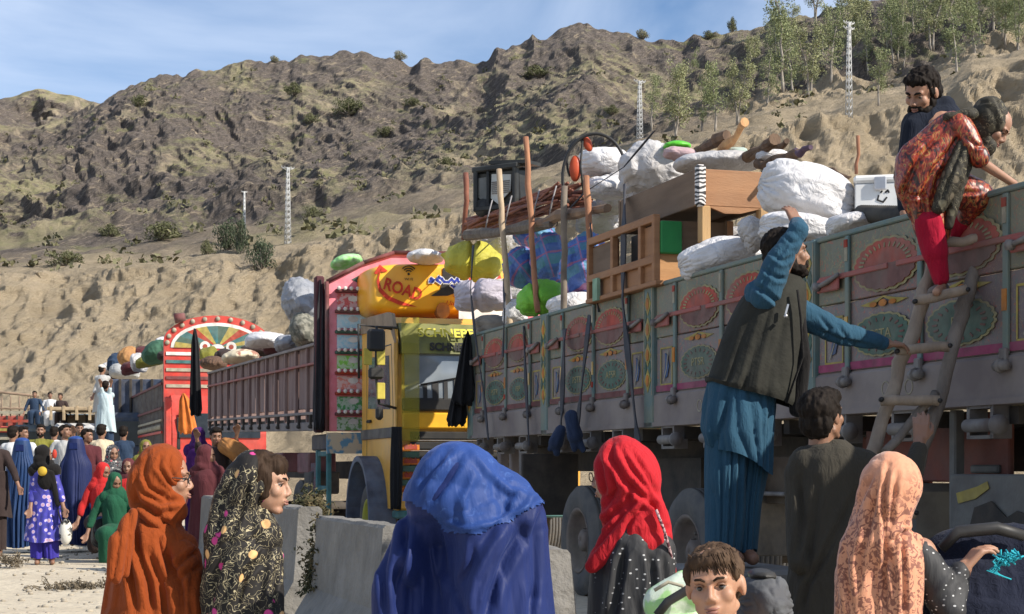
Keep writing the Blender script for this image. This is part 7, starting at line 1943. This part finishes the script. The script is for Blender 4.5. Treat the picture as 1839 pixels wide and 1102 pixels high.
# grey sack with a hat, green striped bag near the boy
sack("sack", "grey cloth sack right of the boy's head", "sack", 1370, 1085, 2.35, 46, 58, .16, mat("slate_sack", (.11, .115, .12), (.07, .07, .075), bump=.6, bscale=12, bdist=.02), 0, 41, wr=.02)
sack("folded_cap", "black net cap lying on the grey sack beside the boy", "cap", 1368, 1032, 2.35, 28, 12, .1, black, R(5), 42, wr=.05)
g = Fig("black and green striped bag between the red scarf and the boy", 1205, 6.0, -.3, name="striped_bag", cat="bag")
mb = MB(); g.cap(mb, (1190, 1085, 0), (1235, 1060, 0), 34, 40); g.cap(mb, (1190, 1150, 0), (1240, 1150, 0), 50, 50); g.part("bag_body", mb, mat("mint_print", (.35, .6, .25), (.6, .68, .55), scale=14, lo=.45, hi=.55), .01, 3, folds(.01, 9, 3, 0, 3))
m = MB(); m.tube([g.P(x, y, -.13) for x, y in ((1180, 1105), (1200, 1080), (1230, 1062), (1250, 1050))], .016, 8); m.build("black_strap", black, g.root)
m = MB(); m.tube([g.P(x, y, -.10) for x, y in ((1175, 1060), (1200, 1045), (1225, 1052), (1240, 1075))], .007, 6); m.build("white_piping", P_cream, g.root)
# ---------------------------------------------------------------- the crowd by the far trucks (small in the picture)
def kam(name, c): return cloth("cotton_" + name, c, fold=.7, fs=6)
C_white, C_cream, C_grey, C_brown, C_navy, C_maroon, C_pale, C_green, C_purple, C_olive = [kam(n_, c) for n_, c in (("white", (.62, .62, .62)), ("cream", (.62, .52, .36)), ("grey", (.42, .42, .41)), ("brown", (.045, .032, .03)), ("navy", (.03, .05, .09)), ("maroon", (.10, .03, .035)), ("pale_blue", (.45, .55, .58)), ("dark_green", (.02, .09, .05)), ("purple", (.07, .02, .12)), ("olive", (.20, .19, .04)))]
C_red, C_or = kam("red", (.5, .03, .03)), kam("orange", (.5, .20, .04))
def man(px, ytop, Y, label, top, bottom, yaw=0, pitch=0, gz=0, arms=((-18, 60), (18, 60)), hat=None, beard=False, veil=None, lean=0, group="people crowding by the far trucks", sit=False, h=None, beltw=1.0):
    """a standing figure: one skin body, hair, kameez, trousers"""
    f = Fig(label, px, Y, gz, group); k = f.k
    hp = .225 / k; yt = ytop; yc = yt + hp * .5
    mb = MB(); f.head(mb, px + lean, yc, 0, hp, yaw, pitch, 0, neck=True)
    ysh = yt + hp * 1.28; L = .31 / k; wsh = .19 / k
    yhip = ysh + .5 / k; yft = HY + (CH - gz) * F / Y
    f.cap(mb, (px, ysh + .1 / k, 0), (px, yhip, 0), .12 / k, .12 / k)
    hands = []
    for s_, (ax, ay) in zip((-1, 1), arms):
        sx_ = px + s_ * wsh * abs(math.cos(R(yaw * .5))); e = (sx_ + ax * .011 / k * .6, ysh + .05 / k + .24 / k * (1 if ay > 30 else -.2), -.05); h_ = (e[0] + ax * .004 / k, e[1] + (.25 / k) * math.sin(R(ay)), -.15)
        f.cap(mb, (sx_, ysh + .05 / k, 0), e, .045 / k, .035 / k); f.cap(mb, e, h_, .033 / k, .025 / k); hands.append((sx_, e, h_))
        d = f.P(*h_) - f.P(*e); f.hand(mb, f.P(*h_), d, Vector((0, -1, 0.1)), s_, .4, 1)
    if not sit:
        for s_ in (-1, 1): f.cap(mb, (px + s_ * .08 / k, yhip, 0), (px + s_ * .09 / k, yft - .08 / k, 0), .07 / k, .045 / k); f.cap(mb, (px + s_ * .09 / k, yft - .035 / k, 0), (px + s_ * .10 / k, yft - .03 / k, -.14), .035 / k, .03 / k)
    else:
        for s_ in (-1, 1): f.cap(mb, (px + s_ * .1 / k, yhip, 0), (px + s_ * .16 / k, yhip + .02 / k, -.38), .08 / k, .06 / k); f.cap(mb, (px + s_ * .16 / k, yhip, -.38), (px + s_ * .14 / k, yhip + .38 / k, -.3), .06 / k, .04 / k)
    f.part("body", mb, sk_d, .013, 2, f.facefn()); f.face(thick=1.3)
    if not veil: f.hairpart(vox=.012, amp=.003)
    if beard: f.beard()
    if hat:
        M, q = f.HM, f.hq; mb = MB(); t = MB().ell((0, .02, .075), (.092, .10, .055)); mb.add([M @ Vector(v) for v in t.v], t.f, True)
        t = MB().cyl((0, .02, .04), (0, .02, .085), .095, .09, 20); mb.add([M @ Vector(v) for v in t.v], t.f, True); mb.build("cap", hat, f.root)
    if veil:
        mb = MB(); M, q = f.HM, f.hq
        for c, r in (((0, .03, .03), (.098, .105, .10)), ((0, .05, -.07), (.10, .09, .10)), ((0, .03, -.14), (.13, .10, .07)), ((.07, -.0, -.05), (.03, .06, .10)), ((-.07, -.0, -.05), (.03, .06, .10))):
            t = MB().ell((0, 0, 0), r); mb.add([M @ (Vector(v) + Vector(c)) for v in t.v], t.f, True)
        f.cap(mb, (px - wsh * .6, ysh + .03 / k, 0), (px + wsh * .6, ysh + .03 / k, 0), .10 / k, .10 / k); f.cap(mb, (px, ysh, .05), (px, ysh + .3 / k, .06), .15 / k, .12 / k)
        f.part("headscarf", mb, veil, .013, 3, folds2(.010, 9, 0, int(px)))
    mb = MB()
    for sx_, e, h_ in hands: f.cap(mb, (sx_, ysh + .05 / k, 0), e, .07 / k, .055 / k); f.cap(mb, e, ((e[0] + h_[0]) / 2, (e[1] + h_[1]) / 2, -.11), .055 / k, .045 / k)
    f.cap(mb, (px - wsh * .7, ysh + .05 / k, 0), (px + wsh * .7, ysh + .05 / k, 0), .075 / k, .075 / k); f.cap(mb, (px, ysh + .12 / k, 0), (px, yhip, 0), .17 / k * beltw, .16 / k * beltw)
    f.part("sleeves_and_yoke", mb, top, .014, 3, folds2(.012, 7, R(20), int(px)))
    if not sit:
        drape(f, "kameez", [(px, yhip - .22 / k, 0, .19 / k, .14, .2), (px, yhip, 0, .20 / k, .16, .6), (px, yhip + .42 / k, 0, .24 / k, .19, 1.1)], top, 8, int(px), npt=72, nr=20)
        for s_ in (-1, 1): drape(f, "trouser_leg", [(px + s_ * .08 / k, yhip + .25 / k, 0, .11 / k, .11, .4), (px + s_ * .085 / k, yft - .09 / k, 0, .09 / k, .09, .8)], bottom, 6, int(px) + s_, npt=48, nr=14)
    else:
        mb = MB(); f.ell(mb, (px, yhip + .02 / k, -.1), (.26 / k, .32 / k, .16 / k)); f.cap(mb, (px - .12 / k, yhip, -.35), (px - .12 / k, yhip + .34 / k, -.28), .11 / k, .10 / k); f.cap(mb, (px + .12 / k, yhip, -.35), (px + .12 / k, yhip + .34 / k, -.28), .11 / k, .10 / k)
        f.part("skirt", mb, bottom, .015, 3, folds2(.014, 6, 0, int(px)))
    return f
def burqa(px, ytop, yfoot, Y, hw, label, m_, seed):
    f = Fig(label, px, Y, max(0, CH - (yfoot - HY) / F * Y), "people crowding by the far trucks")
    k = f.k; H = yfoot - ytop
    mb = MB(); f.cap(mb, (px, ytop + .16 / k, 0), (px, ytop + .5 / k, 0), .09 / k, .13 / k); f.cap(mb, (px - .05 / k, yfoot - .03 / k, -.05), (px - .05 / k, yfoot - .03 / k, -.18), .035 / k, .03 / k); f.part("body", mb, sk_d, .014, 2)
    drape(f, "burqa_cloth", [(px, ytop + 1, .0, .045 / k, .05, 0), (px, ytop + .035 / k, .0, .10 / k, .10, .0), (px, ytop + .12 / k, 0, .125 / k, .125, .06), (px, ytop + .27 / k, 0, .15 / k, .15, .25), (px, ytop + .42 / k, 0, .23 / k, .18, .5), (px - 1, ytop + .8 / k, 0, hw * .92, .22, .8), (px - 2, ytop + H * .7, 0, hw, .26, 1.1), (px, yfoot - 3, 0, hw * .95, .27, 1.3)], m_, 15, seed, npt=200, nr=70)
    mb = MB(); f.ell(mb, (px, ytop + .05 / k, 0), (.105 / k, .105 / k, .055 / k)); f.part("crown_cap", mb, bq_cap, .012, 2)
    M = MB(); M.prism([(f.P(px, 0).x - .06, f.P(0, ytop + .19 / k).z), (f.P(px, 0).x + .06, f.P(0, ytop + .19 / k).z), (f.P(px, 0).x + .055, f.P(0, ytop + .10 / k).z), (f.P(px, 0).x - .055, f.P(0, ytop + .10 / k).z)], -.145, -.128); M.build("face_mesh", bq_dark, f.root)
    return f
bqA = burqa_mat("burqa_mid_blue", (.016, .045, .13), False); bqB = burqa_mat("burqa_ink_blue", (.014, .022, .085), False)
burqa(40, 786, 984, 25, 31, "person in a mid blue burqa standing left of the child in the flowered dress", bqA, 3)
burqa(136, 783, 980, 25.4, 30, "person in an ink blue burqa standing right of the child in the flowered dress", bqB, 4)
# girl in blue flowered dress
def floral():
    m, nt, b = newmat("blue_flower_print"); co = objco(nt)
    vo = N(nt, "ShaderNodeTexVoronoi", Scale=13); nt.links.new(co, vo.inputs['Vector']); r = ramp(nt, [(.2, (.50, .30, .42)), (.3, (.5, .45, .62)), (.36, (.045, .04, .36)), (.7, (.03, .03, .22))]); nt.links.new(vo.outputs['Distance'], r.inputs['Fac'])
    nt.links.new(r.outputs['Color'], b.inputs['Base Color']); b.inputs['Roughness'].default_value = .7; return m
flo = floral()
f = man(80, 800, 21.8, "girl in a purple blue flowered dress with black shawl, between the two burqas", flo, kam("violet", (.05, .04, .30)), 120, 5, 0, ((-8, 60), (14, 60)), veil=blk, beltw=.9)
mb = MB(); f.ell(mb, (82, 862, -.08), (16, 14, 22)); f.cap(mb, (92, 850, -.1), (104, 905, -.12), 6, 5); f.part("black_shawl", mb, blk, .013, 2, folds2(.008, 12, R(30), 4))
m = MB(); m.ell(f.P(76, 846, -.20), (.06, .03, .06)); m.build("yellow_patch", mat("patch_yellow", (.55, .36, .04)), f.root)
m = MB(); m.ell(f.P(98, 815, -.12), (.03, .03, .06)); m.build("red_patch", mat("patch_red", (.5, .05, .03)), f.root)
# others
man(-12, 772, 24, "man in dark brown kameez cut by the left edge of the picture", C_brown, C_brown, 60, 0, 0)
man(24, 765, 27.5, "man in white behind the left burqa, back turned", C_white, C_white, 160, 0, 0)
man(42, 766, 30, "man in white shirt with black hair looking right behind the left burqa", C_white, C_white, 70, 0, 0)
man(73, 762, 31, "dark bearded man in an olive coat behind the flowered dress", C_olive, C_brown, 10, 0, 0, beard=True)
man(98, 766, 33, "man in bright white turned away between the two burqas", C_white, C_white, 170, 0, 0)
man(117, 763, 28.5, "man in pale grey kameez looking up to the right, left of the ink blue burqa", C_grey, C_grey, 60, -12, 0)
man(157, 770, 27.5, "young man in maroon, hand raised to his face, beside the ink blue burqa", C_maroon, C_maroon, 70, 0, 0, ((-6, -60), (6, 60)))
man(183, 762, 29.5, "man in cream kameez turned away behind the maroon man", C_cream, C_pale, 165, 0, 0)
man(143, 760, 35, "man in dark green behind the crowd, near the white fronted truck", C_green, C_brown, 20, 0, 0)
man(222, 765, 31, "man in dark navy seen from behind by the red crowned truck", C_navy, C_navy, 175, 0, 0)
man(128, 764, 38, "man far back in the crowd in front of the white fronted truck", C_brown, C_brown, -20, 0, 0)
vs = veil_mat("white_black_scarf", (.04, .04, .045), [(.45, .45, .42), (.5, .48, .44), (.4, .1, .1)], 1.5)
man(203, 800, 24.5, "crouching woman in a black and white patterned scarf and grey shawl", vs, C_brown, 30, 10, .0, veil=vs, sit=True, arms=((-5, 60), (5, 60)))
man(186, 832, 23.5, "child in bright red crouching in front of the patterned scarf woman", C_red, C_brown, 60, 20, -.0, veil=C_red, sit=True)
man(207, 850, 22.6, "child in dark green veil crouching on the ground beside the backpack", C_green, C_green, 40, 25, -.0, veil=C_green, sit=True)
man(230, 824, 24.2, "small child with a red scarf looking at us behind the green veiled child", C_red, C_maroon, 0, 5, 0, veil=C_maroon, sit=True)
man(262, 790, 27, "woman in an olive headscarf partly hidden by the rust veil", C_olive, C_brown, 20, 0, 0, veil=C_olive)
man(356, 768, 24, "woman in dark purple behind the rust veiled woman's face", C_purple, C_purple, -160, 0, 0, veil=C_purple)
f = man(388, 768, 22.5, "man in dark clothes carrying an orange brown sack on his shoulder", C_brown, C_brown, 20, 10, 0, ((-6, -40), (8, -60)))
sack("sack", "orange brown sack carried on the dark clothed man's shoulder", "sack", 424, 812, 3.2, 34, 18, .2, mat("orange_hemp", (.38, .17, .05), (.27, .12, .04), bump=.5), R(36), 61)
man(372, 800, 20, "woman in maroon shawl crouching by the barrier, behind the rust veiled woman", C_maroon, C_maroon, 90, 10, 0, veil=C_maroon)
sack("cloth_bundle", "brown patterned cloth bundle held low beside the crouching woman", "bundle", 398, 850, 3.4, 20, 34, .2, mat("leopard_brown", (.13, .09, .06), (.06, .045, .03), scale=14), 0, 62)
# climbing men
man(184, 655, 44, "man in white cap and grey waistcoat climbing on the far truck", C_grey, C_grey, 150, 0, 2.2, hat=mat("white_paint", (.75, .73, .68)))
man(190, 684, 41, "man in a pale grey kameez climbing the truck side below the white cap man", C_pale, C_navy, 170, 0, 1.35, ((-10, -60), (10, -60)))
for i, (px, yt, c, lab) in enumerate(((90, 704, C_white, "man in white sitting on the blue grey truck's load"), (62, 702, C_navy, "man in navy sitting on the blue grey truck's load, left of the white one"), (108, 706, C_brown, "man in brown sitting at the right end of the blue grey truck's load"))):
    man(px, yt, 62, lab, c, c, 30 - 20 * i, 0, 2.75, sit=True)
# bags on the ground
f = Fig("black backpack with blue trim standing on the ground left of the green child", 178, 22.8, 0, name="backpack", cat="bag")
mb = MB(); f.cap(mb, (180, 940, 0), (180, 968, 0), 15, 17); f.cap(mb, (178, 960, -.08), (178, 968, -.08), 12, 12); f.part("bag_body", mb, black, .013, 3)
m = MB(); m.tube([f.P(x, y, -.16) for x, y in ((170, 932), (184, 928), (194, 942), (195, 968))], .016, 6); m.build("blue_trim", mat("trim_blue", (.08, .16, .42)), f.root)
m = MB(); m.tube([f.P(x, y, -.14) for x, y in ((168, 965), (167, 945), (172, 936))], .012, 6); m.build("grey_trim", greysteel, f.root)
f = Fig("white and black tote bag hanging from the flowered dress girl's hand", 118, 21.7, .15, name="tote_bag", cat="bag")
mb = MB(); f.ell(mb, (118, 955, 0), (12, 12, 24)); f.part("bag_body", mb, mat("tote_print", (.62, .60, .54), (.05, .05, .05), scale=9, lo=.52, hi=.56), .012, 3)
m = MB(); m.tube([f.P(110, 938, -.05), f.P(104, 915, -.08), f.P(110, 912, -.08), f.P(124, 938, -.05)], .01, 6); m.build("strap", black, f.root)
# ---------------------------------------------------------------- loads on the other trucks
TG = "sacks and bundles loaded on the trucks behind"
def put(*a, **k): k.setdefault('group', TG); return sack(*a, **k)
greyt = weave("grey_tarpaulin", (.30, .31, .34), (.20, .21, .23))
put("tarpaulin_bundle", "big grey tarpaulin heap left of the pink crown", "bundle", 546, 545, 4.9, 38, 48, .7, greyt, R(-25), 71)
put("sack", "brown striped sack peeking above the grey tarpaulin heap", "sack", 528, 518, 5.2, 14, 10, .3, woodb, 0, 72)
put("bundle", "olive patterned bundle under the grey tarpaulin heap, by the dark drape", "bundle", 548, 595, 4.8, 26, 34, .5, mat("leaf_pattern", (.10, .10, .08), (.22, .21, .17), scale=10, lo=.45, hi=.55), R(-20), 73)
put("sack", "white sack in the middle of the plank sided bed", "sack", 480, 612, 5.0, 38, 15, .6, white_s, 0, 74)
put("sack", "pale blue grey sack right of the white one on the plank sided bed", "sack", 516, 618, 5.0, 22, 17, .5, greyt, 0, 75)
put("blanket_bundle", "cream blanket with brown print folded on the plank sided bed", "bundle", 432, 640, 4.9, 34, 13, .5, mat("cream_blanket", (.58, .50, .36), (.30, .14, .10), scale=4, lo=.55, hi=.62, bump=.3), R(-6), 76)
put("bundle", "dark blanket bundle left of the cream blanket", "bundle", 404, 640, 5.2, 18, 14, .5, C_brown, 0, 77)
put("basket", "brown wicker basket at the far left of the plank sided bed", "basket", 384, 652, 4.9, 24, 13, .5, mat("wicker", (.14, .08, .05), (.06, .035, .025), scale=30, bump=.6), 0, 78)
put("sheet_bundle", "bright green sheet on top of the pink crown's left slope", "bundle", 622, 470, 5.3, 30, 12, .4, mat("sheet_green", (.2, .55, .12), (.4, .6, .35), scale=9), R(-14), 79)
put("sheet_bundle", "white sheet bundle on top of the pink crown", "bundle", 764, 461, 5.6, 34, 13, .4, white_s, 0, 80)
put("bundle", "green tarp bundle at the right of the red crowned truck's bed", "bundle", 284, 632, 4.9, 30, 20, .8, mat("tarp_green", (.05, .13, .08), (.03, .08, .05)), R(-25), 81)
put("sack", "white sack poking from the green tarp bundle", "sack", 294, 617, 5.1, 14, 12, .5, white_s, 0, 82)
put("bundle", "orange brown cloth heap on the red crowned truck's far end", "bundle", 234, 642, 4.8, 20, 20, .8, mat("tan_cloth", (.42, .22, .08), (.3, .15, .06), bump=.4), R(15), 83)
put("sack", "white and grey sack behind the orange brown cloth heap", "sack", 250, 652, 4.7, 12, 18, .8, grey_s, 0, 84)
put("bundle", "dark blue load behind the climbing men", "bundle", 212, 655, 5.0, 16, 22, 1.0, C_navy, 0, 85)
put("sack", "pale sack beside the white cap man", "sack", 200, 664, 4.9, 16, 14, 1.0, grey_s, 0, 86)
m = rag("o", W(330, 706, 40.5), W(338, 778, 40.5), .10, .22, C_or, 1.5, .1); o = m.build("orange_cloth", mat("flag_orange", (.62, .17, .03))); move_origin(o, W(330, 706, 40.5)); tag(o, "orange cloth hung on the red truck's front corner", "cloth")
put("bundle", "red cloth bundle on the far trucks at left", "bundle", 92, 697, 4.6, 22, 8, 1.2, C_red, 0, 88)
put("bundle", "dark mixed load left of the red cloth bundle", "bundle", 52, 712, 3.4, 26, 11, 1.2, C_navy, 0, 89)
m = rag("o", W(350, 590, 35), W(352, 745, 35), .06, .13, black_cl, 3.5, .1); o = m.build("black_tassel_cloth", black_cl); move_origin(o, W(350, 590, 35)); tag(o, "long black cloth hanging at the far end of the plank sided bed", "cloth")
for i, (px, py, rx, rz, n_, mm, lab) in enumerate(((270, 648, 26, 12, 4.9, C_olive, "olive bundle flattened on the red truck's bed, below the green tarp"), (256, 636, 20, 14, 5.2, C_maroon, "maroon bundle between the green tarp and the orange brown heap"), (300, 640, 16, 10, 4.8, C_brown, "brown bundle at the crown end of the red truck's bed"), (224, 668, 26, 14, 5.0, C_grey, "grey bundle under the orange brown heap"), (240, 660, 22, 12, 4.7, C_maroon, "maroon cloth draped over the red truck's far rail"), (206, 680, 18, 14, 5.0, C_brown, "brown bundle beside the climbing man in pale grey"), (462, 630, 30, 10, 5.3, C_brown, "brown bundle behind the cream blanket"), (500, 628, 26, 12, 5.3, C_maroon, "maroon bundle between white and pale blue sacks"), (376, 640, 16, 16, 5.3, C_olive, "olive bundle behind the wicker basket"), (560, 600, 20, 30, 5.3, greyt, "grey bundle beneath the tarpaulin heap, right side"))):
    put("sack", lab, "bundle", px, py, n_, rx, rz, .5, mm, R(-12 + 6 * (i % 4)), 100 + i)
# black jackets hanging at the tail of the painted truck
m = rag("j", TL(18.95, 5.34, 2.78), TL(18.98, 5.30, 1.95), .04, .15, black_cl, .5, .08); o = m.build("hanging_jacket", black_cl); move_origin(o, TL(18.95, 5.34, 2.7)); tag(o, "black cloth hanging from the tail corner of the painted truck, upper right one", "cloth")
m = rag("j", TL(19.15, 5.32, 2.4), TL(19.15, 5.26, 1.72), .03, .12, black_cl, 2.5, .08); o = m.build("hanging_jacket", black_cl); move_origin(o, TL(19.15, 5.32, 2.3)); tag(o, "black cloth hanging from the tail corner of the painted truck, lower left one", "cloth")

bpy.data.scenes.remove(TMP)
